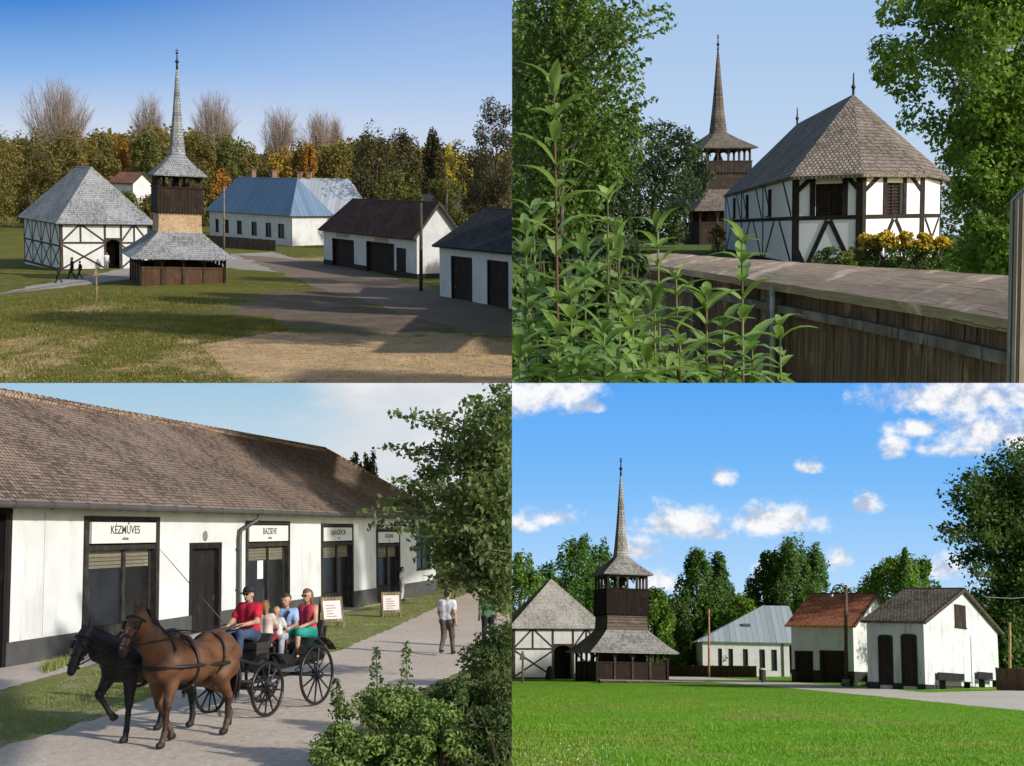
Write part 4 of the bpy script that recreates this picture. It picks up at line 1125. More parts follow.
for px, D, top, w, kd, lab in ((-8, 215, 132, 70, 'olive', 'brown green autumn tree at the far left edge of the green'), (30, 235, 130, 60, 'olive', 'broad olive tree at the left of the autumn wood'),
    (66, 225, 133, 52, 'olive', 'olive brown tree above the hipped roof of the autumn church'), (100, 240, 131, 44, 'olive', 'broad olive tree right above the church ridge'), (122, 250, 138, 26, 'orange', 'narrow orange tree above the small white house'),
    (148, 245, 133, 40, 'green', 'green tree just left of the autumn spire'), (196, 235, 133, 44, 'olive', 'olive tree just right of the autumn spire'), (222, 205, 172, 26, 'orange', 'small orange tree between the bell tower and the blue roof'),
    (232, 240, 136, 40, 'green', 'mid green tree behind the orange one by the tower'), (262, 250, 140, 44, 'olive', 'olive brown tree behind the left end of the blue roof'), (300, 235, 142, 36, 'rust', 'rusty brown tree above the blue roof chimneys'),
    (309, 228, 146, 18, 'orange', 'slim bright orange tree above the pale metal roof'), (336, 240, 140, 44, 'olive', 'yellow olive tree behind the pale metal roof'), (282, 230, 150, 34, 'gold', 'low golden tree behind the ridge of the blue roof')):
    ftree(px, D, top, w, kd, WT, lab)
for px, D, top, w, kd, lab in ((376, 190, 129, 58, 'dark', 'big blackish green tree behind the brown tiled outbuilding'), (402, 200, 133, 40, 'dark', 'dark tree with ragged top right of the biggest dark tree'), (452, 205, 147, 44, 'yellow', 'bright yellow tree glowing between two dark trees'),
    (424, 215, 150, 34, 'olive', 'olive tree between the dark tree and the yellow one'), (434, 185, 133, 26, 'dark', 'slender bare topped dark tree in front of the yellow crown'), (398, 165, 172, 60, 'green', 'low green bushy tree behind the brown tiled roof'),
    (444, 160, 178, 50, 'green', 'low green tree behind the gable of the brown roofed outbuilding')):
    ftree(px, D, top, w, kd, WT, lab, n=3400)
ftree(495, 150, 103, 88, 'dark', WT, 'huge near black tree at the right edge above the blackish roof', n=7500, shape='wild', nc=70, cr=.26, lz=.9)
ftree(480, 175, 150, 60, 'dark', WT, 'brownish dark tree at the left foot of the huge near black tree', n=3500)
for i, (px, D, top, w, lab) in enumerate(((58, 300, 89, 64, 'wide bare grey tree standing above the wood over the church'), (149, 330, 104, 32, 'narrow bare grey tree just left of the spire'), (213, 320, 100, 45, 'bare grey tree just right of the spire'),
                                         (280, 330, 114, 36, 'low bare grey tree above the blue roof'), (318, 335, 119, 34, 'bare grey tree between two others over the pale metal roof'), (335, 340, 124, 16, 'smallest bare tree right of the row of bare trees'))):
    b = P.gd(px, D); bare_tree('bare_tree', lab, 'tree', b, P.hgt(b, top), w * D / F, 11 + i, 'bare trees above the autumn wood', (.20, .155, .125), r0=.34, n=90 + int(w * 2))

for px, D, top, w, kd, lab in ((128, 186, 194, 26, 'green', 'low green bush tree hiding the foot of the small white house'), (147, 182, 197, 22, 'olive', 'low olive bush tree between the small white house and the bell tower')):
    ftree(px, D, top, w, kd, 'bush_tree', lab, n=1600)

GR1 = leafm((.085, .10, .018), (.20, .19, .04), (.26, .21, .06), .3); GR1b = leafm((.30, .20, .08), (.42, .28, .10), (.20, .12, .04), .1)
grass('meadow_grass', 'tufts of autumn grass across the front of the green', [gp((-30, 384), (240, 384), (200, 345), (-30, 330)), gp((-30, 330), (200, 345), (190, 316), (-30, 305)), gp((-30, 305), (190, 316), (250, 300), (120, 290), (-30, 302)), gp((200, 345), (290, 330), (270, 316), (190, 316))], 50000, .15, .05, GR1, 15)
grass('fallen_leaves', 'fallen leaves and straw scattered on the bare earth', [gp((-30, 384), (512, 384), (512, 336), (200, 330), (-30, 330))], 6000, .05, .11, GR1b, 16)
# ================================================================== second place: the church behind its roofed fence
use(P2); P = P2
G2 = groundm('lawn_ground', (.055, .085, .018), (.10, .125, .03), fine=4, big=.15, mid=.8)
def gx(px, D): return P.gd(px, D)
sheet('ground', [gx(770, 44), gx(1040, 44), gx(1045, 300), gx(506, 300), gx(508, 112), gx(625, 84), gx(700, 62)], 0, G2)
sheet('ground', [gx(514, 57), gx(605, 57), gx(600, 90), gx(514, 110)], -.004, G2)
t = None
# church with its polygonal end; the pixel columns fix the corners
cor = [gx(726, 88), gx(793, 54), gx(861, 53), gx(922, 55.5), gx(939, 61.5), gx(900, 92)]
base = cor[2].copy(); bx = [c - base for c in cor]
H = P.hgt(cor[2], 172)
t = thing('timbered_church', 'white church with black timber frame and polygonal end behind the yellow flower bed', 'church', base, 0, None, .6)
def seg(a, b):
    d = (b - a); L = d.length; d = d / L; nrm = Vector((d.y, -d.x, 0))
    if nrm.y > 0 and abs(nrm.y) > abs(nrm.x): nrm = -nrm
    return L, (lambda s, n, z: tuple(a + d * s + nrm * n + Vector((0, 0, z))))
mbw, mbf = MB(), MB(); wins = []
# order: left long wall, three faces of the polygonal end, hidden right wall, back
for i in range(6):
    a, b = bx[i], bx[(i + 1) % 6]; L, fr = seg(a, b)
    if i == 3: pass
    ops = []
    if i == 0: ops = [(L * f - .4, L * f + .4, H * .56, H * .90) for f in (.2, .44, .76)]
    if i in (1, 2): ops = [(L * .52 - .58, L * .52 + .58, H * .54, H * .89)]
    wall(mbw, fr, L, H, .3, ops, -.4)
    if i in (0, 1, 2, 3):
        w = .26; e = 0 if i == 0 else .0
        br = []
        n = 4 if i == 0 else 1
        if i == 0:
            for k in range(3): q0, q1 = k / 3 + .02, (k + 1) / 3 - .02; br += [(q0, .04, (q0 + q1) / 2 - .03, .5), (q1, .04, (q0 + q1) / 2 + .03, .5), (q0, .95, q0 + .08, .57), (q1, .57, q1 - .08, .95)]
            frame_wall(mbf, fr, L, H, 3, .22, br, rail=.53)
        elif i in (1, 2):
            br = [(.22, .04, .50, .5), (.84, .04, .54, .5), (.98, .25, .86, .02), (.02, .25, .16, .02), (.03, .80, .30, .985), (.97, .80, .76, .985)]
            frame_wall(mbf, fr, L, H, 1, .25, br, rail=.53)
            for s in (L * .52 - .7, L * .52 + .7): mbf.fbox(fr, s - .12, s + .12, -.02, .036, H * .53, H)
        else: frame_wall(mbf, fr, L, H, 1, .26, [(.1, .05, .9, .5), (.9, .05, .1, .5)], rail=.53)
        for a_, b_, c_, d_ in ops: wins.append(((lambda s, n, z, f=fr, k=(.24 if i == 0 else 0): f(s, n + k, z)), a_, b_, c_, d_))
mbw.build('wall', plaster((.74, .74, .73), (.45, .44, .42), .2), t); mbf.build('timber_frame', timber((.013, .009, .007)), t)
for fr, a_, b_, c_, d_ in wins:
    mb = MB(); mb.fbox(fr, a_, b_, -.26, -.2, c_, d_); mb.fbox(fr, a_, b_, -.2, .0, c_ + .0, c_ + .06); mb.fbox(fr, (a_ + b_) / 2 - .04, (a_ + b_) / 2 + .04, -.2, -.12, c_, d_)
    for k in range(9): z = c_ + .12 + k * (d_ - c_ - .15) / 9; mb.fbox(fr, a_, b_, -.2, -.14, z, z + .06)
    mb.build('louvre_window', timber((.018, .012, .009)), t)
r1 = P.at(857, 95, 60.5) - base; r2 = P.at(800, 125, 79) - base
cen = sum(bx, Vector()) / 6; ev = []
for b in bx: d = (b - cen); d.z = 0; ev.append(b + d.normalized() * .62 + Vector((0, 0, H - .10)))
mb = MB()
mb.slab([ev[0], ev[1], r1, r2], .16); mb.slab([ev[1], ev[2], r1], .16); mb.slab([ev[2], ev[3], r1], .16); mb.slab([ev[3], ev[4], r1], .16); mb.slab([ev[4], ev[5], r2, r1], .16); mb.slab([ev[5], ev[0], r2], .16)
mb.build('roof', shingle((.205, .16, .12), (.40, .325, .25), .19, .31, .03, .5, 1.5), t)
for q in (r1, r2):
    mb = MB(); mb.lathe([(.06, -.2), (.07, .25), (.12, .35), (.05, .5), (.03, 1.05)], q, 8); mb.build('finial', plain((.03, .03, .035), .5, .5), t)
q = gx(718, 128)
bell_tower(q, R(16), 'dark wooden bell tower with a slim spire rising behind the timbered church', k=1.0, zs=(3.6, 5.7, 7.4, 8.6, 9.95, 11.6, 20.3), sh=shingle((.10, .082, .068), (.20, .165, .135), .16, .26), shaft=planks((.035, .027, .022), (.065, .05, .042), .25, True),
           side=2.5, skirt=4.9, pl_base=PL_DARK, gal=planks((.03, .024, .02), (.06, .048, .04), .18))
# flower bed and shrubs
def shrub(name, label, b, w, dp, h, lm, n, size, seed, cat='shrub', flowers=None, group=None):
    Pn = CUR[0]; t = thing(name, label, cat, b, 0, group, 1.0); r = np.random.default_rng(seed)
    C, pts, d = crown_pts(n, 'dome', r, 40, .3, .3); sc = np.array([w / 2, dp / 2, h]) * .88
    V = clampv(leaves_np(pts * sc, d * .7 + [0, 0, .5], size, r, .45), t.matrix_world, Pn)
    if len(V):
        me = np_mesh('foliage', V, np.arange(len(V)).reshape(-1, 4), False, False); me.materials.append(lm); link(bpy.data.objects.new('foliage', me), t)
    mb = MB()
    for i in range(9): a = r.uniform(0, 6.28); mb.tube([(0, 0, -.15), (math.cos(a) * w * .12, math.sin(a) * dp * .12, h * .4), (math.cos(a) * w * .3, math.sin(a) * dp * .3, h * .8)], [.03, .02, .008], 5, False)
    mb.build('stems', timber((.05, .04, .02)), t)
    if flowers:
        k, fm, fs = flowers; q = pts[r.permutation(len(pts))]; q = q[q[:, 2] > .62][:k] * sc + [0, 0, .05]
        V = np.concatenate([leaves_np(q, np.tile([0, -.4, .8], (len(q), 1)), fs, r, .9) for _ in range(3)]); V = clampv(V, t.matrix_world, Pn)
        me = np_mesh('flowers', V, np.arange(len(V)).reshape(-1, 4), False, False); me.materials.append(fm); link(bpy.data.objects.new('flowers', me), t)
    return t
GRN = leafm((.045, .085, .016), (.10, .17, .035), (.13, .19, .04)); YEL = leafm((.62, .42, .03), (.80, .60, .06), (.7, .38, .03), .2)
YG = leafm((.14, .20, .03), (.24, .28, .05), (.16, .2, .03))
for i, (px, D, w, h, fl, lab) in enumerate(((866, 50, 1.5, 1.45, 1, 'yellow flowering bush at the left end of the bed under the church corner'), (884, 49.6, 1.7, 1.62, 1, 'tall yellow flowering bush second from the left in the bed'), (903, 49.8, 1.7, 1.6, 1, 'yellow flowering bush in the middle of the bed below the louvred window'),
                                            (922, 50, 1.6, 1.5, 1, 'yellow flowering bush fourth in the bed with darker foliage'), (941, 50.6, 1.6, 1.4, 1, 'yellow orange flowering bush at the right end of the bed'))):
    shrub('flowering_bush', lab, gx(px, D), w * 1.15, 1.5, h, YG if i == 0 else GRN, 1800, .13, 50 + i, 'bush', (520, YEL, .12), 'yellow flowering bushes below the church')
shrub('green_bush', 'low bright green bush left of the yellow flowers', gx(829, 50), 2.2, 1.6, .95, GRN, 1800, .13, 61, 'bush')
shrub('green_bush', 'small green shrub between the bright bush and the yellow flowers', gx(846, 49.5), 1.2, 1.2, .8, YG, 900, .12, 62, 'bush')
shrub('green_bush', 'leafy green shrub at the right edge behind the fence', gx(1002, 46), 2.4, 1.6, 1.9, GRN, 2000, .16, 63, 'bush')
shrub('orange_flower_clump', 'small clump of orange flowers between the tower and the church', gx(718, 84), 1.6, 1.2, 1.9, YG, 600, .16, 64, 'flowers', (60, LG['orange'], .2))
# trees
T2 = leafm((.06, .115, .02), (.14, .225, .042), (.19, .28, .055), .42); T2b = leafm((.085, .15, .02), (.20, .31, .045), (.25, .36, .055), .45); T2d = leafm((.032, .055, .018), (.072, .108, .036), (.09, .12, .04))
b = gx(545, 62)
tree('leafy_tree', 'tall leafy green tree filling the left side above the garden plants', 'tree', b, P.hgt(b, -75), 11.2, 'round', T2, 30000, .30, .05, 71, nc=150, cr=.27, fill=.3, aspect=.6)
b = gx(596, 66)
for i, (ax, ay, bx_, by_) in enumerate(((600, 90, 668, 8), (610, 110, 674, 24), (600, 140, 662, 98), (585, 170, 640, 128))): pass
b2 = gx(560, 58); t = thing('leafy_tree', 'younger tree with long thin drooping twigs beside the tall leafy tree', 'tree', b2, 0, None, 1.0)
r = np.random.default_rng(9); mbt = MB(); LV = []
mbt.tube([(0, 0, -.3), (.1, 0, 3), (.15, .1, P.hgt(b2, 60))], [.14, .1, .04], 7)
for i in range(34):
    if i < 6: e = P.at((668, 678, 655, 640, 676, 650)[i], (6, 26, 100, 118, 14, 60)[i], 57.5 + r.uniform(-1, 1)) - b2
    else: e = P.at(r.uniform(525, 640), r.uniform(-40, 190), 57 + r.uniform(-2, 2)) - b2
    s = Vector((.1, .05, max(1.5, e.z - r.uniform(2, 4)))); m = s.lerp(e, .5) + Vector((0, 0, .25)); mbt.tube([s, m, e], [.045, .025, .006], 4, False)
    for j in range(85):
        f = r.uniform(.25, 1) ** .8; p = (s.lerp(m, f * 2) if f < .5 else m.lerp(e, f * 2 - 1)) + Vector(r.normal(0, .16, 3)) * (1.5 - f); LV.append(p)
LV = np.array(LV); V = clampv(leaves_np(LV, r.normal(0, 1, LV.shape) + [0, -.3, .5], .27, r, .6), t.matrix_world, P)
me = np_mesh('crown', V, np.arange(len(V)).reshape(-1, 4), False, False); me.materials.append(T2); link(bpy.data.objects.new('crown', me), t); mbt.build('trunk', timber(BARK), t, True)
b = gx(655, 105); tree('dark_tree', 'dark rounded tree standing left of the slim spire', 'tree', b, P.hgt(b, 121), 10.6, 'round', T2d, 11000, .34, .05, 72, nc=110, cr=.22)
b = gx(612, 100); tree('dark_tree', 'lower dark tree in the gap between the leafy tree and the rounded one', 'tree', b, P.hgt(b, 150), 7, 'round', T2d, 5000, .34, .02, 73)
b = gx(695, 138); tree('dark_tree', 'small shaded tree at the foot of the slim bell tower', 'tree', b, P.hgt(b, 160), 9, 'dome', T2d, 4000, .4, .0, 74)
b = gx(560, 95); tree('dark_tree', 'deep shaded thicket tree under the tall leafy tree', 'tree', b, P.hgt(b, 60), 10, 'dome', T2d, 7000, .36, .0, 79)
b = gx(985, 41); tree('spreading_tree', 'large bright green tree spreading over the right side of the church', 'tree', b, P.hgt(b, -50), 7.7, 'round', T2b, 26000, .2, .40, 75, nc=150, cr=.26, fill=.25, trunk_r=.2, aspect=.6)
b = gx(1040, 43); tree('spreading_tree', 'second green tree at the right edge closing over the spreading one', 'tree', b, P.hgt(b, 60), 5.6, 'round', T2b, 17000, .2, .0, 76, nc=90, cr=.28, fill=.3, aspect=.6)
b = gx(1004, 39.5); tree('spreading_tree', 'lower green tree filling the right side under the spreading crown', 'tree', b, P.hgt(b, 120), 4.4, 'dome', T2b, 15000, .2, .0, 176, nc=90, cr=.28, fill=.3, aspect=.6)
b = gx(975, 75); tree('background_tree', 'mid green tree behind the lawn right of the church', 'tree', b, P.hgt(b, 130), 8, 'dome', T2, 6500, .28, .0, 77)
b = gx(1030, 72); tree('background_tree', 'darker green tree far right behind the lawn', 'tree', b, P.hgt(b, 110), 8, 'dome', T2d, 5500, .28, .0, 78)
# roofed board fence
fl = [P.at(1060, 330, 5.9), P.at(1017, 321, 6.45), P.at(930, 306, 7.75), P.at(850, 294, 9.3), P.at(768, 282, 11.2), P.at(690, 270, 14.5), P.at(625, 261, 19)]
def rb(px): return 260.5 + (px - 768) * (.0618 if px > 768 else .073)
fh = []
for q in fl:
    D_ = P.depth(q); px_ = P.proj(q)[0] + .56 / D_ * F; fh.append(P.at(px_, rb(px_), D_ + .03))
o = Vector((fl[4].x, fl[4].y, 0)); ident = lambda q: q - o
t = thing('roofed_fence', 'old weathered plank fence with a sloping board roof running away to the left', 'fence', o, 0, None, 0)
CAPM = planks((.40, .285, .185), (.66, .49, .34), .93, True, .003, .8)
mb = MB()
for i in range(1, 6):
    a, b, c, d = [ident(q) for q in (fl[i], fl[i + 1], fh[i + 1], fh[i])]
    nn = max(4, int((b - a).length / .35)); r5 = random.Random(i)
    J = [[Vector((0, 0, r5.uniform(-.005, .005))) for _ in range(4)] for _ in range(nn + 1)]; J[0] = J[-1] = [Vector((0, 0, 0))] * 4
    for k in range(nn):      # worn board, its face and edges uneven
        row = []
        for q, f in ((k, k / nn), (k + 1, (k + 1) / nn)):
            lo_, hi_ = a.lerp(b, f), d.lerp(c, f); row.append([lo_ + J[q][0], lo_.lerp(hi_, .35) + J[q][1] + Vector((0, 0, .018)), lo_.lerp(hi_, .7) + J[q][2] + Vector((0, 0, .012)), hi_ + J[q][3]])
        for w_ in range(3): mb.slab([row[0][w_], row[1][w_], row[1][w_ + 1], row[0][w_ + 1]], .085)
    e0 = d + Vector((.42, .06, -.2)); e1 = c + Vector((.42, .06, -.2)); mb.slab([d, c, e1, e0], .04)
mb.build('roof_boards', CAPM, t)
FP = planks((.075, .046, .027), (.36, .225, .125), 2.7, False, .004, .9)
rng = random.Random(4); mb = MB(); mr = MB()
ins = [ident(a.lerp(b, .30)) for a, b in zip(fl, fh)]
for i in range(1, 6):
    a, b = ins[i], ins[i + 1]; L = (b - a).length; n = int(Vector((b.x - a.x, b.y - a.y)).length / .17)
    nd = Vector((-(b - a).y, (b - a).x, 0)).normalized()
    if nd.x > 0: nd = -nd
    for k in range(n):
        p, q = a.lerp(b, k / n), a.lerp(b, (k + .93) / n); e = nd * rng.uniform(0, .014); zt = -.06
        mb.hexa([p.xy.to_3d() + Vector((0, 0, -.02)) + e, q.xy.to_3d() + e + Vector((0, 0, -.02)), q.xy.to_3d() + e - nd * .025 + Vector((0, 0, -.02)), p.xy.to_3d() + e - nd * .025 + Vector((0, 0, -.02)),
                 p + e + Vector((0, 0, zt)), q + e + Vector((0, 0, zt)), q + e - nd * .025 + Vector((0, 0, zt)), p + e - nd * .025 + Vector((0, 0, zt))])
    for dz in (-.30, -.95): mr.beam(a + nd * .05 + Vector((0, 0, dz)), b + nd * .05 + Vector((0, 0, dz)), .07, .075)
mb.build('boards', FP, t); mr.build('rails', timber((.11, .088, .066)), t)
for i in (2, 4, 5):
    q = ins[i].lerp(ins[i + 1], .02 if i == 4 else .0) ; mb = MB(); mb.box(q.x - .14, q.x + .02, q.y - .09, q.y + .09, -.1, q.z - .08)
    if i != 2: mb.build('post', timber((.06, .048, .038)), t)
q = P.at(774, 300, 11.0); mb = MB(); b0 = Vector((q.x, q.y, 0)); mb.tube([(0, 0, -.2), (.01, 0, .7), (0, 0, q.z + .12)], [.03, .028, .025], 7)
tag(mb.build('garden_stake', timber((.22, .20, .17)), None, True, mat_at(b0)), 'thin pale garden stake leaning on the fence post', 'stake')
b0 = Vector((*P.at(1023, 300, 6.1).xy, 0)); mb = MB(); hh = P.hgt(b0, 188); mb.hexa([(-.012, -.05, -.2), (.10, -.05, -.2), (.10, .05, -.2), (-.012, .05, -.2), (-.012, -.05, hh - .06), (.10, -.05, hh + .05), (.10, .05, hh + .05), (-.012, .05, hh - .06)])
tag(mb.build('gate_post', planks((.34, .28, .21), (.48, .42, .34), .3), None, False, mat_at(b0)), 'pale grey wooden gate post at the right edge by the fence end', 'post')
# ------------------------------------------------------------------ tall garden plants in front
PL1 = leafm((.16, .26, .06), (.32, .44, .14), (.36, .48, .16), .4, .4); PL2 = leafm((.10, .19, .05), (.22, .33, .10), (.26, .38, .12), .4, .4)
def blade(mb, p, d, nrm, L, w, droop):
    """a pointed, folded, bending leaf"""
    side = d.cross(nrm).normalized(); n = 5; rows = []
    for i in range(n + 1):
        f = i / n; c = p + d * L * f * (1 - .12 * droop * f) + nrm * L * (.10 * math.sin(f * 2) - droop * f * f * .45)
        ww = w * (math.sin(math.pi * min(1, f * .93 + .07)) ** .8) * (1 if f < .95 else 0)
        rows.append((c - side * ww / 2 + nrm * ww * .18, c, c + side * ww / 2 + nrm * ww * .18))
    b = len(mb.v); mb.v += [tuple(q) for r_ in rows for q in r_]
    for i in range(n):
        for k in (0, 1): mb.f.append((b + i * 3 + k, b + i * 3 + k + 1, b + i * 3 + 4 + k, b + i * 3 + 3 + k))
def garden_plant(px, top, D, label, seed, Ls=.13, n_pairs=9, lm=PL1, bend_=0.0, span=1.0, stemc=(.07, .05, .03), foot=430):
    r = random.Random(seed); o = P.at(px, foot, D); o.z = 0; tp = P.at(px + bend_, top, D)
    t = thing('garden_plant', label, 'plant', o, 0, 'tall garden plants before the fence', 1.0)
    Hh = tp.z; lean = (tp - o); lean.z = 0
    st = [Vector((0, 0, 0)) + lean * (f ** 1.5) + Vector((0, 0, Hh * f)) for f in [i / 8 for i in range(9)]]
    mb = MB(); mb.tube(st, [.011 * (1 - .75 * i / 8) * (D / 3.6) for i in range(9)], 6); mb.build('stem', timber(stemc), t, True)
    ml = MB(); zlo = P.at(px, 396, D).z
    k = int(n_pairs * 1.35)
    for i in range(k):
        f = (zlo + (Hh - zlo) * (i / (k - .5)) * span) / Hh; p = st[0].lerp(st[-1], f) if not bend_ else lean * (f ** 1.5) + Vector((0, 0, Hh * f))
        az = i * 1.75 + seed + r.uniform(-.6, .6); young = i / k
        pass
        for sd in ((0, math.pi) if i < k - 2 else (0, 1.57, 3.14, 4.7)):
            a = az + sd + r.uniform(-.5, .5); el = .22 + .85 * young ** 2.2 + r.uniform(-.3, .35)
            d = Vector((math.cos(a) * math.cos(el), math.sin(a) * math.cos(el), math.sin(el))); up = Vector((0, 0, 1)); nrm = (up - d * up.dot(d)).normalized()
            blade(ml, p, d, nrm, Ls * 1.3 * (1.2 - .6 * young) * r.uniform(.5, 1.3) * D / 3.6, Ls * .36 * r.uniform(.85, 1.15) * (1.1 - .5 * young) * D / 3.6, r.uniform(.3, 1.5))
    ml.build('leaves', lm, t, True)
    return t
gl = [(564, 84, 3.6, 'tallest garden plant with big pale leaves up a reddish stem', .15, 11, PL1, -6), (523, 226, 3.5, 'garden plant with drooping leaves at the left edge of the fence view', .13, 7, PL2, 4), (545, 205, 3.9, 'broad leaved plant half hidden behind the tallest one', .13, 8, PL2, -10),
      (612, 192, 3.7, 'upright plant right of the tallest one reaching the fence roof', .12, 8, PL1, 2), (625, 232, 3.9, 'pale tipped plant in front of the fence roof left part', .11, 7, PL1, 0), (670, 222, 3.7, 'slender plant with a star of young leaves before the bell tower foot', .12, 8, PL1, -3),
      (663, 300, 3.5, 'heart leaved plant below the slender star tipped one', .12, 5, PL2, 0), (690, 272, 3.6, 'middle plant with narrow upright tips against the dark boards', .11, 6, PL1, -4), (716, 290, 3.5, 'yellowish tipped plant against the dark boards', .12, 6, PL1, 2),
      (752, 234, 4.0, 'plant with spread leaves in front of the church wall', .13, 7, PL1, 3), (735, 320, 3.5, 'low broad leaved plant right of the middle of the plants', .12, 4, PL2, 0), (790, 320, 4.2, 'small feathery plant at the foot of the garden stake', .10, 5, PL1, 2),
      (590, 250, 3.4, 'plant with long arching leaves in the thick of the clump', .15, 7, PL2, 0), (575, 290, 3.3, 'low large leaved plant at the heart of the clump', .15, 5, PL1, 0), (530, 300, 3.3, 'low large leaved plant at the left edge', .14, 5, PL2, 0),
      (640, 305, 3.4, 'yellow green plant low in the middle of the clump', .14, 5, PL1, 0), (610, 325, 3.2, 'plant with dark round leaves near the lower edge', .13, 4, PL2, 0), (560, 330, 3.2, 'dense low plant beneath the tallest one', .14, 5, PL1, 0), (520, 340, 3.15, 'lowest plant in the left corner', .13, 4, PL2, 0),
      (690, 340, 3.3, 'low plant with small leaves right of the clump', .11, 4, PL1, 0), (655, 345, 3.2, 'low leafy plant in front of the heart leaved one', .12, 4, PL1, 0), (765, 345, 3.5, 'low trailing plant before the fence rail', .10, 4, PL2, 0), (585, 355, 3.1, 'lowest leafy plant below the arching leaves', .13, 3, PL2, 0)]
for i, (px, top, D, lab, Ls, np_, lm, bd) in enumerate(gl):
    garden_plant(px, top, D, lab, i + 1, Ls, np_, lm, bd, stemc=(.10, .05, .035) if i == 0 else (.10, .11, .04))

HB = leafm((.045, .085, .022), (.11, .18, .045), (.15, .22, .06), .35, .45)
for i, (px, D, w, top, lab) in enumerate(((522, 9.5, 74, 238, 'dense leafy garden shrub in the left corner behind the tall plants'), (558, 9.0, 80, 246, 'dense garden shrub behind the tallest garden plant'), (604, 8.6, 76, 254, 'dense garden shrub hiding the far end of the fence'),
                                          (505, 7.5, 60, 244, 'garden shrub at the very left edge beside the corner shrub'), (582, 10.5, 70, 247, 'garden shrub between the dense ones before the far lawn'), (600, 7.8, 84, 240, 'tall dense shrub hiding the gap before the fence end'), (626, 8.8, 52, 249, 'narrow shrub touching the far end of the roofed fence'), (640, 7.6, 60, 318, 'low garden shrub before the far fence boards'), (580, 6.2, 90, 335, 'lowest broad shrub at the centre of the garden'), (690, 6.4, 60, 350, 'small low shrub before the dark fence boards'))):
    o = P.at(px, 383, D); zt = P.at(px, top, D).z; o.z = 0
    t = thing('garden_shrub', lab, 'shrub', o, 0, 'dense shrubs behind the garden plants', 1.0); r = np.random.default_rng(200 + i); n = 2300 if i != 9 else 900; d = r.normal(0, 1, (n, 3)); d /= np.linalg.norm(d, axis=1)[:, None]
    hw = w * D / F / 2; zm = P.at(px, 395, D).z; hz_ = (zt - zm) * .85; q = np.array([0, 0, zm]) + d * np.array([hw, hw * .8, hz_]) * (r.uniform(.25, 1.05, n) ** .5)[:, None]
    V = clampv(leaves_np(q, d * .5 + [0, -.3, .6], .125, r, .42), t.matrix_world, P); me = np_mesh('foliage', V, np.arange(len(V)).reshape(-1, 4), False, False); me.materials.append(HB); link(bpy.data.objects.new('foliage', me), t)
    mb = MB(); [mb.tube([(0, 0, zm - .3), (hw * .5 * math.cos(a), hw * .5 * math.sin(a), zt - .1)], [.015, .006], 5, False) for a in (0, 1.3, 2.6, 3.9, 5.2)]; mb.build('stems', timber((.06, .05, .03)), t)
for i, (px, D, w, top, lab) in enumerate(((524, 76, 84, 30, 'added deep green tree behind the tall leafy tree, shading the autumn yard'), (556, 80, 76, 52, 'added dark tree in the gap behind the tall leafy tree, shading the autumn yard'), (588, 84, 56, 112, 'added dark tree low behind the drooping twigs, shading the autumn yard'))):
    b = gx(px, D); tree('dark_tree', lab, 'tree', b, P.hgt(b, top), w * D / F, 'round', T2d, 13000, .4, .0, 300 + i, nc=90, cr=.32)  # added trees behind the leafy one, put there to shade the autumn yard

r = np.random.default_rng(404); a_, b_ = P.at(500, 300, 12.5), P.at(642, 300, 11.5); zt = P.at(560, 245, 12).z; n = 9000  # invented hedge, dark leaves where the view behind the plants is only dark
q = np.stack([r.uniform(a_.x, b_.x, n), r.uniform(11.2, 13.2, n) * np.cos(math.atan((CY - 228) / F)), r.uniform(.9, zt, n)], 1); q[:, 2] += .08 * np.sin(q[:, 0] * 9) * np.sin(q[:, 1] * 5)
o = Vector((float(q[:, 0].mean()), float(q[:, 1].mean()), 0)); t = thing('hedge', 'added dark leafy hedge filling the gap behind the garden plants left of the fence', 'hedge', o, 0, None, 0)
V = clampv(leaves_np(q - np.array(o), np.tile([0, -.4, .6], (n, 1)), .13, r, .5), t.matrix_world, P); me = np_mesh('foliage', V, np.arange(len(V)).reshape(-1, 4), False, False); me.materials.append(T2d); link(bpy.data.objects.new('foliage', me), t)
mb = MB(); [mb.tube([(x_, 0, .0), (x_ + .05, 0, zt - .25)], [.02, .008], 5, False) for x_ in (-.5, -.2, .1, .4)]; mb.build('stems', timber((.05, .04, .03)), t)
# ================================================================== third place: the shop row and the carriage
use(P3); P = P3
V2 = lambda x, y, z=0: Vector((x, y, z))
VERGE = groundm('verge_ground', (.15, .17, .05), (.23, .225, .085), (), (), fine=6, big=.35, mid=1.6, bump=.6, fleck=((.30, .26, .17), 1.1, .53))
sheet('ground', [V2(-60, 3), V2(1, 3), V2(1, 400), V2(-180, 400)], 0, VERGE)
def gp(*pts): return [P.g(*q) for q in pts]
LANE = groundm('lane', (.45, .37, .295), (.55, .465, .38), (), (), fine=7, big=.25, mid=1.2, bump=.25, fleck=((.36, .30, .24), 2.5, .60))
WALK = groundm('sidewalk', (.40, .335, .295), (.50, .43, .385), (), (), fine=6, big=.3, mid=1.5, bump=.25)
sheet('lane', gp((-60, 765), (0, 748), (60, 731), (165, 694), (250, 662), (335, 652), (388, 630), (440, 606), (478, 588), (508, 583), (509, 640), (480, 664), (420, 690), (330, 745), (290, 790), (200, 900), (-160, 900)), .004, LANE, jag=.09)
sheet('sidewalk', gp((-60, 704), (0, 690), (80, 668), (150, 650), (235, 634), (300, 618), (345, 612), (400, 601), (436, 590), (380, 596), (150, 634), (-60, 676)), .004, WALK, jag=.05)
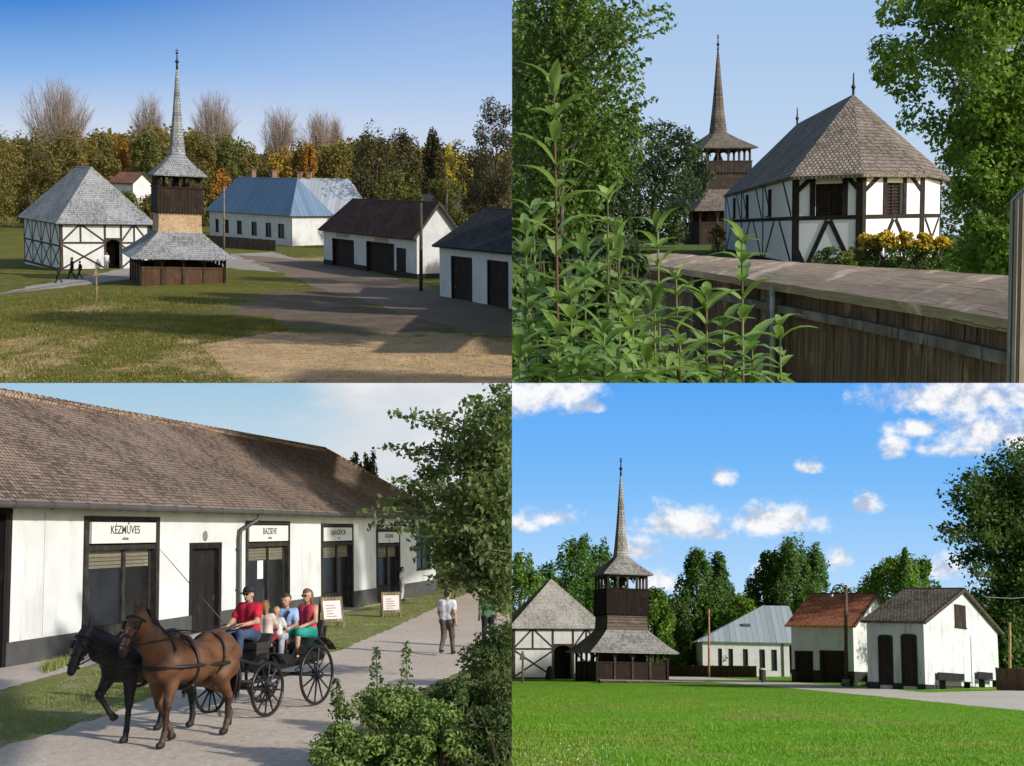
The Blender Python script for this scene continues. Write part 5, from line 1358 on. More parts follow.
# the row
d = Vector((.212, .977, 0)).normalized(); ys = math.atan2(d.y, d.x)
oo = P.g(-70, 682)
oA = P.g(0, 668); oo = oA - d * 4.2
s_ = lambda px: P.to_px(oo, d, px)
Hs = P.hgt(oA, 493); S0 = 4.2
inn = Vector((-d.y, d.x, 0))
Ls = s_(436)
rp = oo + inn * 5.0; HRs = P.hgt(rp + d * P.to_px(rp, d, 0), 393)
print('ROW H %.2f HR %.2f L %.1f' % (Hs, HRs, Ls))
t = thing('shop_row', 'long white shop row with a weathered brown tile roof along the lane', 'building', oo, ys, None, .35)
fr = FU()
def zr(px, row): return P.hgt(oo + d * s_(px), row)
shops = [(81, 157, 519), (245, 289, 524), (321, 353, 527), (376.5, 400, 532)]
ops = [(s_(a), s_(b), -1, zr(b, r)) for a, b, r in shops]
zd = zr(204, 550); ops += [(s_(190), s_(219), -1, zd), (S0 - 2.4, s_(4), -1, zr(2, 513)), (s_(417), s_(431), 1.2, zr(424, 531))]
WALLM = plaster((.58, .585, .58), (.33, .31, .27), .65, .8)
mb = MB(); wall(mb, fr, Ls, Hs - .13, .45, ops, -.4); mb.box(0, .4, .45, 10, -.4, Hs - .13); mb.box(Ls - .4, Ls, .45, 10, -.4, Hs - .13); mb.box(.4, Ls - .4, 9.6, 10, -.4, Hs - .13); mb.box(.4, Ls - .4, 3.2, 3.3, -.2, Hs)
mb.build('wall', WALLM, t)
mb = MB(); xs = [0]
for a, b, c, e in sorted(ops):
    if c < 0: xs += [a, b]
xs.append(Ls)
for a, b in zip(xs[::2], xs[1::2]): mb = MB(); mb.fbox(fr, a, b, -.1, .05, -.3, .56); mb.build('plinth', plain((.062, .062, .06), .95, var=.4, sc=2), t)
ROOF3 = shingle((.145, .098, .07), (.40, .285, .21), .17, .17, .02, .55, 1.3, .35)
mb = MB(); ov = .55; k = (HRs - Hs) / 5; lo = Hs - ov * k * .8
mb.slab([(-.3, -ov, lo), (Ls + .4, -ov, lo), (Ls - 3.5, 5, HRs), (-.3, 5, HRs)], .12)
mb.slab([(Ls + .4, -ov, lo), (Ls + .4, 10 + ov, lo), (Ls - 3.5, 5, HRs)], .12); mb.slab([(-.3, 10 + ov, lo), (Ls + .4, 10 + ov, lo), (Ls - 3.5, 5, HRs), (-.3, 5, HRs)], .12)
rf = mb.build('roof', ROOF3, t)
mb = MB(); n = int((Ls - 3) / .42)
for i in range(n):
    x = -.3 + i * .42; mb.tube([(x, 5, HRs + .05), (x + .40, 5, HRs + .03)], [.15, .12], 7)
mb.tube([(Ls - 3.5, 5, HRs + .02), (Ls + .4, -ov, lo + .05)], .11, 7); mb.build('ridge_tiles', ROOF3, rf)
GUT = plain((.085, .078, .07), .6, .3, var=.35, sc=2)
mb = MB(); g0 = lo - .02; mb.tube([(-.3, -ov - .09, g0), (Ls * .5, -ov - .09, g0), (Ls + .4, -ov - .09, g0)], .095, 10)
for i in range(int(Ls / 1.6)): x = .4 + i * 1.6; mb.tube([(x, -ov - .09, g0), (x + .05, -ov - .09, g0)], .112, 10)
mb.build('gutter', GUT, t)
mb = MB(); mb.box(-.2, Ls + .3, -ov + .02, -.02, Hs - .26, Hs - .20); mb.build('soffit', plain((.18, .165, .14), .9), t)
x = s_(236); mb = MB(); mb.tube([(x + .5, -ov - .08, g0 - .1), (x + .45, -ov - .08, g0 - .25), (x + .05, -.14, g0 - .62), (x, -.12, g0 - .9), (x, -.12, .1), (x, -.3, .02)], .075, 8); 
for z in (1.2, 2.6): mb.box(x - .1, x + .1, -.15, .0, z, z + .05)
mb.build('downpipe', plain((.07, .072, .07), .5, .4), t, True)
x = s_(204); mb = MB(); mb.v = []; mb.lathe([(.15, 0), (.17, .02), (.12, .04), (.0, .045)], n=14); mb.v = [(x + a, -c, zr(204, 538) + b) for a, b, c in mb.v]; mb.build('vent', plain((.16, .16, .16), .7), t)
for xa in (s_(41), ): 
    mb = MB(); mb.fbox(fr, xa, xa + .035, .0, .03, .6, Hs - .5); mb.fbox(fr, xa, xa + 1.2, 0, .03, Hs - .53, Hs - .49); mb.build('conduit', plain((.55, .55, .54), .7), t)
WD = timber((.017, .015, .013)); BLIND = planks((.17, .155, .11), (.23, .21, .155), .11, True, .01)
def text_mesh(name, s, size, parent, M, m):
    c = bpy.data.curves.new(name, 'FONT'); c.body = s; c.size = size; c.align_x = 'CENTER'; c.align_y = 'CENTER'; c.extrude = .004; c.offset = size * .007
    tmp = bpy.data.objects.new('tmp', c); COL.objects.link(tmp); dg = bpy.context.evaluated_depsgraph_get(); dg.update()
    me = bpy.data.meshes.new_from_object(tmp.evaluated_get(dg)); COL.objects.unlink(tmp); bpy.data.objects.remove(tmp)
    me.transform(M); me.materials.clear(); me.materials.append(m); return link(bpy.data.objects.new(name, me), parent)
def shopfront(i, a, b, top, lines):
    f = MB(); w = .16 if i else .2; zs0 = top * .80; zs1 = top - .14; de = .16
    f.fbox(fr, a, a + w, -de - .1, .05, -.1, top); f.fbox(fr, b - w, b, -de - .1, .05, -.1, top); f.fbox(fr, a + w, b - w, -de - .1, .045, top - .13, top)
    zt = top * .765; f.fbox(fr, a + w, b - w, -de - .1, .02, zt - .09, zt + .05)
    m = a + (b - a) * .56; f.fbox(fr, m - .06, m + .06, -de - .08, -de + .05, -.1, zt - .09); f.fbox(fr, a + w, m - .06, -de - .1, -.02, -.1, .62)
    f.fbox(fr, m + .06, m + .15, -de - .06, -de + .02, -.05, zt - .1); f.fbox(fr, b - w - .1, b - w, -de - .06, -de + .02, -.05, zt - .1)
    s = f.build('shopfront', WD, t)
    g = MB(); g.fbox(fr, a + w, m - .06, -de - .08, -de - .05, .62, zt - .09); g.build('pane', glassm((.03, .033, .04), .45), s)
    g = MB(); g.fbox(fr, m + .15, b - w - .1, -de - .075, -de - .055, .0, zt - .1); g.build('door_pane', glassm((.012, .012, .014)), s)
    g = MB(); g.fbox(fr, a + w, m - .06, -de - .04, -de - .01, zt - .60, zt - .09); g.fbox(fr, m + .06, b - w, -de - .045, -de - .015, zt - .60, zt - .10); g.build('blind', BLIND, s)
    g = MB(); g.fbox(fr, a + w + (.06 if i else .12), b - w - .06, -.02, .055, zt + .10, top - .17); sg = g.build('sign_board', plain((.56, .56, .545), .7, var=.06), s)
    c = (a + b) / 2 + .03; hh = top - .17 - zt - .10; zc = zt + .10 + hh / 2
    Mx = lambda dz: Matrix.Translation((c, -.058, zc + dz)) @ Matrix.Rotation(R(90), 4, 'X')
    ink = plain((.035, .035, .035), .8)
    wd = (b - a) - 2 * w
    text_mesh('lettering', lines[0], min(hh * .56, wd / len(lines[0]) * 1.25), sg, Mx(hh * .12), ink); text_mesh('lettering', lines[1], hh * .2, sg, Mx(-hh * .29), ink)
    return s
for i, ((a, b, r), ln) in enumerate(zip(shops, (('KÉZMŰVES', 'műhely'), ('BAZSEVE', 'műhely'), ('AJÁNDÉKOK', 'bolt'), ('KOSARAK', 'bolt')))):
    s = shopfront(i, s_(a), s_(b), zr(b, r), ln)
    if i == 0:
        g = MB(); xa = s_(95); g.tube([(xa, .55, .4), (xa, .55, 1.25)], .03, 6); g.lathe([(.0, 1.25), (.22, 1.3), (.25, 1.55), (.18, 1.85), (.07, 1.95), (.085, 2.1), (.0, 2.2)], (xa, .5, 0), 12); g.build('display_bust', plain((.55, .56, .58), .7), s, True)
    if i == 1:
        g = MB(); xa = s_(262); g.fbox(fr, xa, xa + .5, -.20, -.19, 1.5, 2.3); g.build('notice', plain((.62, .66, .60), .7), s)
BLKD = planks((.012, .010, .009), (.026, .021, .019), .18)
door_leaf(t, fr, s_(190), s_(219), -.05, zd, BLKD, depth=.14, frame_w=.22)
door_leaf(t, fr, S0 - 2.4, s_(4), -.05, zr(2, 513), BLKD, depth=.14, frame_w=.26)
window_in(t, fr, s_(417), s_(431), 1.2, zr(424, 531))
# ------------------------------------------------------------------ carriage and pair
hd = Vector((-.42, -.907, 0)).normalized(); yc = math.atan2(hd.y, hd.x)
gr = P.g(317, 706); gf = P.g(282, 719)
axd = 1.55
oc = gr + hd * .75 + Vector((hd.y, -hd.x, 0)) * .62 * 1     # centre line lies to the right of the near wheels
BLK = plain((.016, .016, .018), .28, .0, var=.3); IRON = plain((.03, .03, .032), .4, .6)
t = thing('carriage', 'open black four wheeled carriage with spoked wheels on the lane', 'carriage', oc, yc, None, 1.0)
def wheel(x, y, r, nm='wheel'):
    mb = MB(); rr = []
    for a in range(33):
        q = 2 * math.pi * a / 32; rr.append((x + math.cos(q) * (r - .03), y, r + math.sin(q) * (r - .03)))
    mb.tube(rr, .032, 6, False); w = mb.build(nm, BLK, t, True)
    mb = MB(); mb.v = []
    mb.tube([(x, y - .12, r), (x, y - .06, r), (x, y + .06, r), (x, y + .12, r)], [.05, .085, .085, .05], 12); mb.build('hub', BLK, w, True)
    for a in range(12):
        q = 2 * math.pi * (a + .3) / 12; mb = MB(); mb.tube([(x + math.cos(q) * .06, y, r + math.sin(q) * .06), (x + math.cos(q) * (r - .04), y, r + math.sin(q) * (r - .04))], [.022, .015], 5, False); mb.build('spoke', BLK, w)
    return w
rR, rF = .56, .485
for y in (.62, -.62): wheel(-.75, y, rR); wheel(.80, y, rF)
mb = MB(); mb.tube([(-.75, -.66, rR), (-.75, .66, rR)], .035, 8); mb.tube([(.8, -.66, rF), (.8, .66, rF)], .035, 8)
for y in (.42, -.42):      # elliptic springs
    for xx, rr in ((-.75, rR), (.8, rF)):
        for sg in (1, -1): mb.tube([(xx - .42, y, rr + .12)] + [(xx - .42 + .84 * i / 8, y, rr + .12 + sg * .09 * math.sin(math.pi * i / 8)) for i in range(1, 8)] + [(xx + .42, y, rr + .12)], .018, 5)
mb.tube([(-.75, 0, rR), (.8, 0, rF + .05)], .04, 6); mb.build('running_gear', IRON, t, True)
mb = MB()
mb.hexa([(-1.15, -.46, .78), (.45, -.46, .74), (.45, .46, .74), (-1.15, .46, .78), (-1.15, -.46, .84), (.45, -.46, .80), (.45, .46, .80), (-1.15, .46, .84)])
for y in (.46, -.46):
    s0 = -.03 if y > 0 else .03
    pr = [(-1.22, .80), (-.62, .80), (-.38, .80), (.35, .78), (.42, 1.0), (.30, 1.06), (-.20, .98), (-.36, 1.14), (-.55, 1.20), (-.95, 1.22), (-1.30, 1.30)]
    mb.ext([(a, y, b) for a, b in pr], (0, s0, 0))
mb.hexa([(-1.22, -.46, .80), (-1.18, -.46, .80), (-1.18, .46, .80), (-1.22, .46, .80), (-1.34, -.46, 1.42), (-1.30, -.46, 1.42), (-1.30, .46, 1.42), (-1.34, .46, 1.42)])
mb.box(.34, .40, -.46, .46, .78, 1.18); mb.hexa([(.42, -.42, .80), (1.15, -.42, .80), (1.15, .42, .80), (.42, .42, .80), (.42, -.42, .86), (1.2, -.42, .86), (1.2, .42, .86), (.42, .42, .86)])
mb.hexa([(1.15, -.42, .82), (1.19, -.42, .82), (1.19, .42, .82), (1.15, .42, .82), (1.36, -.42, 1.28), (1.40, -.42, 1.28), (1.40, .42, 1.28), (1.36, .42, 1.28)])
mb.build('body', BLK, t)
SEAT = plain((.03, .026, .024), .5)
for nm, x0, x1, z, bk in (('driver_seat', .42, .86, 1.30, .10), ('rear_seat', -1.22, -.36, 1.18, .34)):
    mb = MB(); mb.box(x0, x1, -.43, .43, z - .13, z - .02); mb.hexa([(x0 - .02, -.43, z - .02), (x0 + .1, -.43, z - .02), (x0 + .1, .43, z - .02), (x0 - .02, .43, z - .02), (x0 - .10, -.43, z + bk), (x0 - .02, -.43, z + bk + .02), (x0 - .02, .43, z + bk + .02), (x0 - .10, .43, z + bk)])
    if z > 1.25: mb.box(x0 + .03, x1 - .03, -.40, .40, .85, z - .13)
    mb.build(nm, SEAT, t)
for y in (.62, -.62):
    for xx, rr in ((-.75, rR + .09), (.8, rF + .09)):
        mb = MB(); pts = [(xx + math.cos(q) * rr, y, rr - .05 + math.sin(q) * rr) for q in [R(35 + 110 * i / 8) for i in range(9)]]
        for p, q in zip(pts, pts[1:]): mb.hexa([(p[0], y - .09, p[2]), (q[0], y - .09, q[2]), (q[0], y + .09, q[2]), (p[0], y + .09, p[2]), (p[0], y - .09, p[2] + .015), (q[0], y - .09, q[2] + .015), (q[0], y + .09, q[2] + .015), (p[0], y + .09, p[2] + .015)])
        mb.build('mudguard', BLK, t)
mb = MB(); mb.tube([(.9, 0, .62), (1.8, 0, .72), (3.95, 0, .98)], [.05, .045, .03], 7); mb.tube([(1.25, -.62, .66), (1.25, .62, .66)], .03, 6); mb.build('pole', timber((.03, .025, .02)), t, True)
# the pair
hz = Vector((-.46, -.888, 0)).normalized(); yz = math.atan2(hz.y, hz.x)
lft = Vector((-hz.y, hz.x, 0))
bay = P.g(186, 741)
horse(bay, yz, 'bay horse with a pale blaze in black harness, nearer of the pair', (.125, .055, .024), (.04, .019, .012), (.014, .009, .007), 1.09, blaze=(.42, .30, .26), sock=(.10, .06, .045),
      legs=dict(fl=((.44, .17, 1.0), (.56, .17, .58), (.60, .16, .21), (.66, .16, .06)), fr=((.44, -.17, 1.0), (.36, -.17, .55), (.18, -.16, .24), (.10, -.16, .08)),
                bl=((-.66, .18, 1.0), (-.50, .18, .86), (-.72, .17, .55), (-.70, .16, .19), (-.64, .16, .05)), br=((-.66, -.18, 1.0), (-.56, -.18, .84), (-1.02, -.17, .58), (-1.14, -.16, .24), (-1.10, -.16, .09))))
blk = bay - lft * .92 + hz * .0
horse(blk, yz + R(4), 'black horse with a lowered head and one raised foreleg, farther of the pair', (.016, .014, .014), (.012, .011, .011), (.010, .009, .009), 1.07, blaze=None,
      neck=((.5, 0, 1.24), (.86, .0, 1.42), (1.16, .0, 1.60)),
      legs=dict(fl=((.44, .17, 1.0), (.48, .17, .55), (.52, .16, .2), (.56, .16, .05)), fr=((.46, -.17, 1.0), (.72, -.17, .70), (.52, -.16, .42), (.40, -.16, .34))))
# ------------------------------------------------------------------ riders
def on_cart(x, y, z): 
    c, s = math.cos(yc), math.sin(yc); return oc + Vector((c * x - s * y, s * x + c * y, z))
person(on_cart(.64, .06, 1.30), yc, 'driver in a red shirt, dark cap and sunglasses on the front seat of the carriage', 1.78, 'sit', (.55, .025, .05), (.06, .09, .16), hat=(.02, .02, .025), glasses=True,
       j=dict(er=(.14, -.27, .34), wr=(.40, -.14, .30), el=(.14, .27, .34), wl=(.40, .12, .30)), slim=1.12)
person(on_cart(-.56, .02, 1.18), yc + R(8), 'woman in a light blue top and grey trousers on the rear carriage seat', 1.68, 'sit', (.32, .45, .72), (.36, .38, .42), hair=(.05, .03, .02), bag=(.02, .022, .05))
person(on_cart(-.80, .34, 1.24), yc + R(-5), 'woman in sunglasses and a red sleeveless top sitting high at the rear of the carriage', 1.72, 'sit', (.50, .05, .09), (.02, .16, .14), sleeve='none', hair=(.16, .09, .05), glasses=True, long_hair=True, skirt=(.03, .30, .24))
person(on_cart(.16, .06, 1.22), yc + R(190), 'long haired girl in a white and red top facing back in the carriage', 1.42, 'sit', (.62, .50, .48), (.35, .03, .05), hair=(.30, .15, .06), long_hair=True)
person(on_cart(-.14, .10, 1.24), yc + R(185), 'small fair haired child in a white shirt between the grown ups', 1.15, 'sit', (.60, .58, .56), (.2, .2, .22), hair=(.45, .30, .16))
mb = MB()
for y in (.10, .22):
    a = on_cart(1.05, y, 1.62); b = bay + hz * .2 + lft * (y - .1) + Vector((0, 0, 1.72)); c = bay + hz * 1.15 + Vector((0, 0, 1.72)); mb.tube([a, a.lerp(b, .5) - Vector((0, 0, .1)), b, c], .010, 4)
a = on_cart(1.05, -.1, 1.62); b = blk + Vector((0, 0, 1.66)); mb.tube([a, a.lerp(b, .5) - Vector((0, 0, .1)), b, blk + hz * 1.3 + Vector((0, 0, 1.45))], .010, 4)
tag(mb.build('reins', plain((.02, .016, .012), .5), None, M=P.M), 'thin black reins running from the driver to the pair of horses', 'reins')
mb = MB(); a = on_cart(1.0, -.2, 1.6); e = P.at(157, 546, P.depth(a) - .6); mb.tube([a, a.lerp(e, .5), e], [.012, .009, .004], 5); tag(mb.build('whip', plain((.05, .045, .04), .5), None, M=P.M), 'long thin driving whip held up before the white wall', 'whip')
# walkers
person(P.g(447, 655), R(78), 'man in a white short sleeved shirt and grey brown trousers walking away down the lane', 1.70, 'walk', (.70, .70, .72), (.12, .10, .085), hair=(.05, .045, .04), slim=1.12)
person(P.g(488, 648), R(95), 'person in a green top and dark trousers under the overhanging tree', 1.66, 'stand', (.10, .24, .14), (.025, .025, .03), slim=1.05)
q = oo + d * s_(393) - inn * .45; person(q, ys - R(90), 'small far figure in white standing in the last shop doorway', 1.6, 'stand', (.68, .68, .70), (.5, .5, .52))
# boards on the verge
def aboard(px, row, hrow, lab, w, yaw, tilt=.28):
    o = P.g(px, row); h = P.hgt(o, hrow); t = thing('sandwich_board', lab, 'board', o, yaw, 'wooden boards on the verge', 1.0)
    fr2 = lambda s, n, z: (s, -n + z * tilt - tilt * h, z)
    WB = planks((.20, .15, .09), (.34, .26, .16), .12); mb = MB()
    for s in (-w / 2, w / 2 - .07): mb.fbox(fr2, s, s + .07, -.02, .03, -.05, h)
    mb.fbox(fr2, -w / 2 + .07, w / 2 - .07, -.02, .028, h - .12, h); mb.fbox(fr2, -w / 2 + .07, w / 2 - .07, -.02, .028, h * .2, h * .2 + .09); mb.build('frame', WB, t)
    fr3 = lambda s, n, z: (s, n - z * tilt + tilt * h + .03, z); mb = MB()
    for s in (-w / 2, w / 2 - .07): mb.fbox(fr3, s, s + .07, -.02, .03, -.05, h - .02)
    mb.build('back_legs', timber((.06, .045, .03)), t)
    mb = MB(); mb.fbox(fr2, -w / 2 + .07, w / 2 - .07, -.012, .012, h * .2 + .09, h - .12); b = mb.build('poster', plain((.66, .58, .54), .8, var=.1), t)
    mb = MB(); r = random.Random(px)
    for i in range(5): z = h * .35 + i * h * .09; mb.fbox(fr2, -w * .28, -w * .28 + w * r.uniform(.25, .5), .012, .016, z, z + h * .035)
    mb.build('writing', plain((.30, .22, .24), .8), b)
aboard(331, 627, 597, 'slanting wooden board with a pale poster at the verge behind the carriage', .78, R(24), .36); aboard(391, 617, 592, 'farther wooden board with a pale poster in front of the last shop', .78, R(12))
# ------------------------------------------------------------------ green
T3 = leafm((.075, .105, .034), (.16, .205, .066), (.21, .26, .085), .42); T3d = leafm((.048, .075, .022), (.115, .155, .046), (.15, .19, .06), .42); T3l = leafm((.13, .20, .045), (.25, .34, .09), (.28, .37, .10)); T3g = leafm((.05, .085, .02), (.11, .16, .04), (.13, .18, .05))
def branchy_tree(name, label, base, boughs, lm, n_per, size, seed, sx=.16, trunk=.14, group=None):
    """tree whose boughs end at given points; leaves hang along every bough"""
    Pn = CUR[0]; t = thing(name, label, 'tree', base, 0, group, 1.0); r = np.random.default_rng(seed); mbt = MB(); LV = []
    top = max(e.z for e, _ in boughs) - base.z; mbt.tube([(0, 0, -.4), (.05, 0, top * .3), (.1, .1, top * .62), (.05, .1, top * .85)], [trunk * 1.3, trunk, trunk * .6, trunk * .2], 8)
    for e, sc in boughs:
        e = e - base; s = Vector((.06, .04, max(.4, min(top * .7, e.z - r.uniform(.1, .9))))); m = s.lerp(e, .5) + Vector((0, 0, .25)); mbt.tube([s, m, e], [.05, .028, .006], 5, False)
        n = int(n_per * sc)
        for j in range(n):
            f = r.uniform(.2, 1.05); p = (s.lerp(m, f * 2) if f < .5 else m.lerp(e, f * 2 - 1)); LV.append(np.array(p) + r.normal(0, 1, 3) * sx * sc * (1.55 - f) * np.array([1, 1, .85]))
    LV = np.array(LV); V = clampv(leaves_np(LV, r.normal(0, .8, LV.shape) + [0, -.1, .6], size, r, .6), t.matrix_world, Pn)
    me = np_mesh('crown', V, np.arange(len(V)).reshape(-1, 4), False, False); me.materials.append(lm); link(bpy.data.objects.new('crown', me), t); mbt.build('trunk', timber(BARK), t, True); return t
r = np.random.default_rng(31); D0 = 26.0; bb = P.gd(530, D0)
edge = [(492, 388), (472, 402), (478, 424), (398, 414), (425, 418), (455, 440), (430, 455), (386, 448), (410, 452), (440, 470), (392, 480), (418, 492), (380, 500), (364, 512), (395, 508), (378, 522), (405, 530), (430, 520), (440, 545), (422, 550), (448, 570), (428, 540), (434, 562), (424, 528), (440, 578), (436, 552), (495, 570), (488, 592), (498, 600), (455, 500), (480, 480), (500, 450), (500, 420), (470, 530), (485, 550), (505, 520), (440, 495), (465, 465), (510, 400), (468, 556)]
bo = [(P.at(x + r.uniform(-6, 8), y + r.uniform(-3, 3), D0 + r.uniform(-1.6, 1.4)), .55 if x < 415 else 1.0) for x, y in edge] + [(P.at(r.uniform(445, 530), r.uniform(400, 575), D0 + r.uniform(-1.5, 1.5)), 1.1) for _ in range(34)]
branchy_tree('overhanging_tree', 'green tree whose long boughs overhang the end of the shop row', bb, bo, T3, 260, .15, 32, .24)
b = P.g(508, 668)
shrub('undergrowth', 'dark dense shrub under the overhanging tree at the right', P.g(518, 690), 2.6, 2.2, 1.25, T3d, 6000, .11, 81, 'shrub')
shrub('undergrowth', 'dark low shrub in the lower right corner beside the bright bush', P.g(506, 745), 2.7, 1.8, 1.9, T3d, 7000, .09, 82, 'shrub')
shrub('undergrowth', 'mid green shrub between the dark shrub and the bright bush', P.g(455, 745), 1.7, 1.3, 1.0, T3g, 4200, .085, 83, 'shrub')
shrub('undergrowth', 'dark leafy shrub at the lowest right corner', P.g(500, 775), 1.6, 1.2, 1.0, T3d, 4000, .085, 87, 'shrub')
def spiky(px, row, D, wpx, top, label, lm, n, seed):
    o = P.gd(px, D); return shrub('bush', label, o, wpx * D / F, wpx * D / F * .7, P.hgt(o, top), lm, n, .075, seed, 'bush')
spiky(392, 766, 16.6, 170, 684, 'bright leafy bush in the foreground beside the lane', T3l, 9500, 84)
spiky(440, 766, 16.2, 110, 700, 'light green bush at the lower edge right of the foreground bush', T3l, 5000, 85)
spiky(342, 766, 16.4, 80, 722, 'low left tip of the foreground bushes with pale leaves', T3l, 3600, 86)
def spike(px, top, bot, D, lab, seed):
    o = P.gd(px, D); t = thing('flower_spike', lab, 'plant', o, 0, 'tall stems rising out of the bush', 1.0); h = P.hgt(o, top); r = np.random.default_rng(seed); mb = MB(); mb.tube([(0, 0, 0), (.02, 0, h * .6), (0, 0, h)], [.014, .010, .004], 5); mb.build('stem', timber((.06, .08, .03)), t)
    z = r.uniform(P.hgt(o, bot), h, 130); a = r.uniform(0, 6.28, 130); rad = .03 + .13 * (1 - (z - z.min()) / (z.max() - z.min() + .01)) * r.uniform(.4, 1, 130)
    C = np.stack([np.cos(a) * rad, np.sin(a) * rad, z], 1); V = leaves_np(C, r.normal(0, .5, C.shape) + [0, 0, .8], .07, r, .6)
    me = np_mesh('leaves', V, np.arange(len(V)).reshape(-1, 4), False, False); me.materials.append(T3g); link(bpy.data.objects.new('leaves', me), t)
spike(406, 641, 700, 16.5, 'tallest leafy stem rising above the foreground bush', 1); spike(376, 647, 700, 16.7, 'second tall stem left of the tallest one', 2); spike(341, 690, 730, 16.5, 'short stem at the left end of the foreground bush', 3); spike(336, 678, 720, 17, 'thin leaning stem left of the foreground bush', 4)
spike(462, 672, 720, 17, 'dry stem in front of the dark undergrowth', 5)
for i, (px, top, w, lab) in enumerate(((356, 451, 15, 'first of three far small trees beyond the roof ridge'), (366, 452, 9, 'middle far small tree beyond the roof ridge'), (373, 451, 9, 'third far small tree beyond the roof ridge, by the boughs'))):
    b = P.gd(px, 120); tree('far_tree', lab, 'tree', b, P.hgt(b, top), w * .1 * 1.15, 'round', T3g, 1200, .35, .3, 90 + i, 'far trees beyond the roof')
b = P.gd(430, 130); tree('far_tree', 'far tree line behind the overhanging boughs', 'tree', b, P.hgt(b, 466), 13, 'dome', T3d, 4000, .4, .0, 95)
b = P.gd(480, 75); tree('far_tree', 'tree closing the end of the lane behind the green topped person', 'tree', b, P.hgt(b, 470), 7, 'dome', T3, 5000, .25, .0, 96)
# short grass on the verge
GR3 = leafm((.14, .18, .045), (.28, .31, .10), (.36, .34, .15), .35)
grass('verge_grass', 'short grass on the verge between sidewalk and lane', [gp((0, 697), (80, 676), (150, 658), (232, 642), (250, 660), (165, 692), (60, 729), (0, 746)), gp((240, 640), (300, 624), (345, 616), (432, 596), (436, 606), (388, 628), (335, 650), (300, 655))], 26000, .055, .016, GR3, 5)
grass('wall_weeds', 'weeds at the foot of the shop wall', [gp((40, 668), (78, 655), (80, 662), (45, 675)), gp((290, 612), (318, 604), (345, 606), (300, 616)), gp((355, 603), (376, 598), (378, 604), (358, 608))], 1500, .28, .03, GR3, 6)
# ================================================================== fourth place: the green in summer
use(P4); P = P4
def gp(*pts): return [P.g(*q) for q in pts]
pat = []
for px, row, w, h in ((690, 700, 25, 2), (640, 740, 60, 10), (1000, 745, 50, 8), (900, 722, 70, 4), (560, 762, 60, 8), (760, 715, 60, 4), (840, 752, 70, 9), (700, 755, 40, 6), (590, 705, 40, 3)):
    a = P.g(px, row); b = P.g(px + w, row); c = P.g(px, row - h); pat.append((a.x, a.y, (b - a).length, max(.4, (c - a).length * .7), 0, 0))
LAWN = groundm('lawn', (.115, .29, .012), (.22, .37, .028), tuple(pat), ((.25, .33, .05),), fine=5, big=.12, mid=.9, bump=.7)
sheet('ground', [V2(-1, 3), V2(60, 3), V2(700, 900), V2(-1, 900)], 0, LAWN)
LANE4 = groundm('path', (.56, .51, .43), (.66, .61, .53), fine=3, big=.2, mid=.9, bump=.25)
sheet('path', gp((655, 676.5), (700, 677), (770, 681), (868, 687), (925, 692.5), (1000, 690.5), (1060, 690.5), (1060, 714.5), (1000, 708.5), (880, 696.5), (768, 686), (700, 681), (655, 678.5)), .004, LANE4, jag=.12)
# church left, tower, deck
yw = R(6)
o = P.g(513, 679); u = Vector((math.cos(yw), math.sin(yw), 0))
W = P.to_px(o, u, 603); Hc = P.hgt(o, 628); rt = P.hgt(o + u * (W / 2) + Vector((-.45, 4.3, 0)), 578.5)
timber_church(o, yw, W, 13, Hc, rt, 'timbered white church with a pale grey hipped roof at the left of the sunny green', 4.6, .6, door=(.455, .66), roof=shingle((.34, .32, .29), (.60, .58, .54), .15, .21))
o = P.g(621, 681.2)
bell_tower(o, R(13), 'dark wooden bell tower with a grey shingled spire on the bright summer lawn', k=.945, zs=(2.7, 4.75, 6.15, 8.55, 9.95, 11.7, 19.9), side=1.98, skirt=4.28, sh=shingle((.22, .21, .20), (.44, .425, .40), .17, .26), shaft=planks((.15, .115, .09), (.24, .185, .15), .24, True, .03),
           pl_base=planks((.022, .013, .010), (.05, .03, .024), .2), gal=planks((.012, .008, .006), (.032, .021, .016), .18))
q = P.g(600, 683.2); t = thing('wooden_deck', 'low wooden platform on the lawn in front of the bell tower', 'platform', q, R(-1), None, 1)
wd = P.to_px(q, Vector((1, 0, 0)), 706); mb = MB(); n = 16
for i in range(n): mb.box(i * wd / n, (i + 1) * wd / n - .02, 0, 4.2, .20, .27)
mb.build('boards', planks((.30, .27, .24), (.42, .39, .35), .5), t); mb = MB(); mb.box(.03, wd - .03, .04, .12, -.2, .20); mb.box(.03, .1, .12, 4.1, -.2, .20); mb.box(wd - .1, wd - .03, .12, 4.1, -.2, .20); mb.build('base', timber((.05, .04, .03)), t)
q = P.g(522.5, 683); t = thing('signpost', 'dark wooden signpost with a pointed board in front of the summer church', 'signpost', q, R(20), None, 1)
h = P.hgt(q, 651); mb = MB(); mb.tube([(0, 0, -.2), (.02, 0, h * .6), (0, 0, h * .8)], [.10, .09, .08], 7); mb.build('post', timber((.06, .045, .035)), t)
mb = MB(); mb.hexa([(-.25, -.08, h * .72), (.25, -.08, h * .72), (.25, .08, h * .72), (-.25, .08, h * .72), (-.03, -.08, h), (.03, -.08, h), (.03, .08, h), (-.03, .08, h)]); mb.build('board', timber((.07, .05, .04)), t)
q = P.g(550, 679.5); t = thing('stone_marker', 'dark rounded block standing before the church door', 'marker', q, 0, None, 1); mb = MB(); mb.lathe([(.42, -.1), (.46, .3), (.36, .9), (.2, 1.25), (.02, 1.35)], n=10); mb.build('block', plain((.035, .03, .028), .9), t)
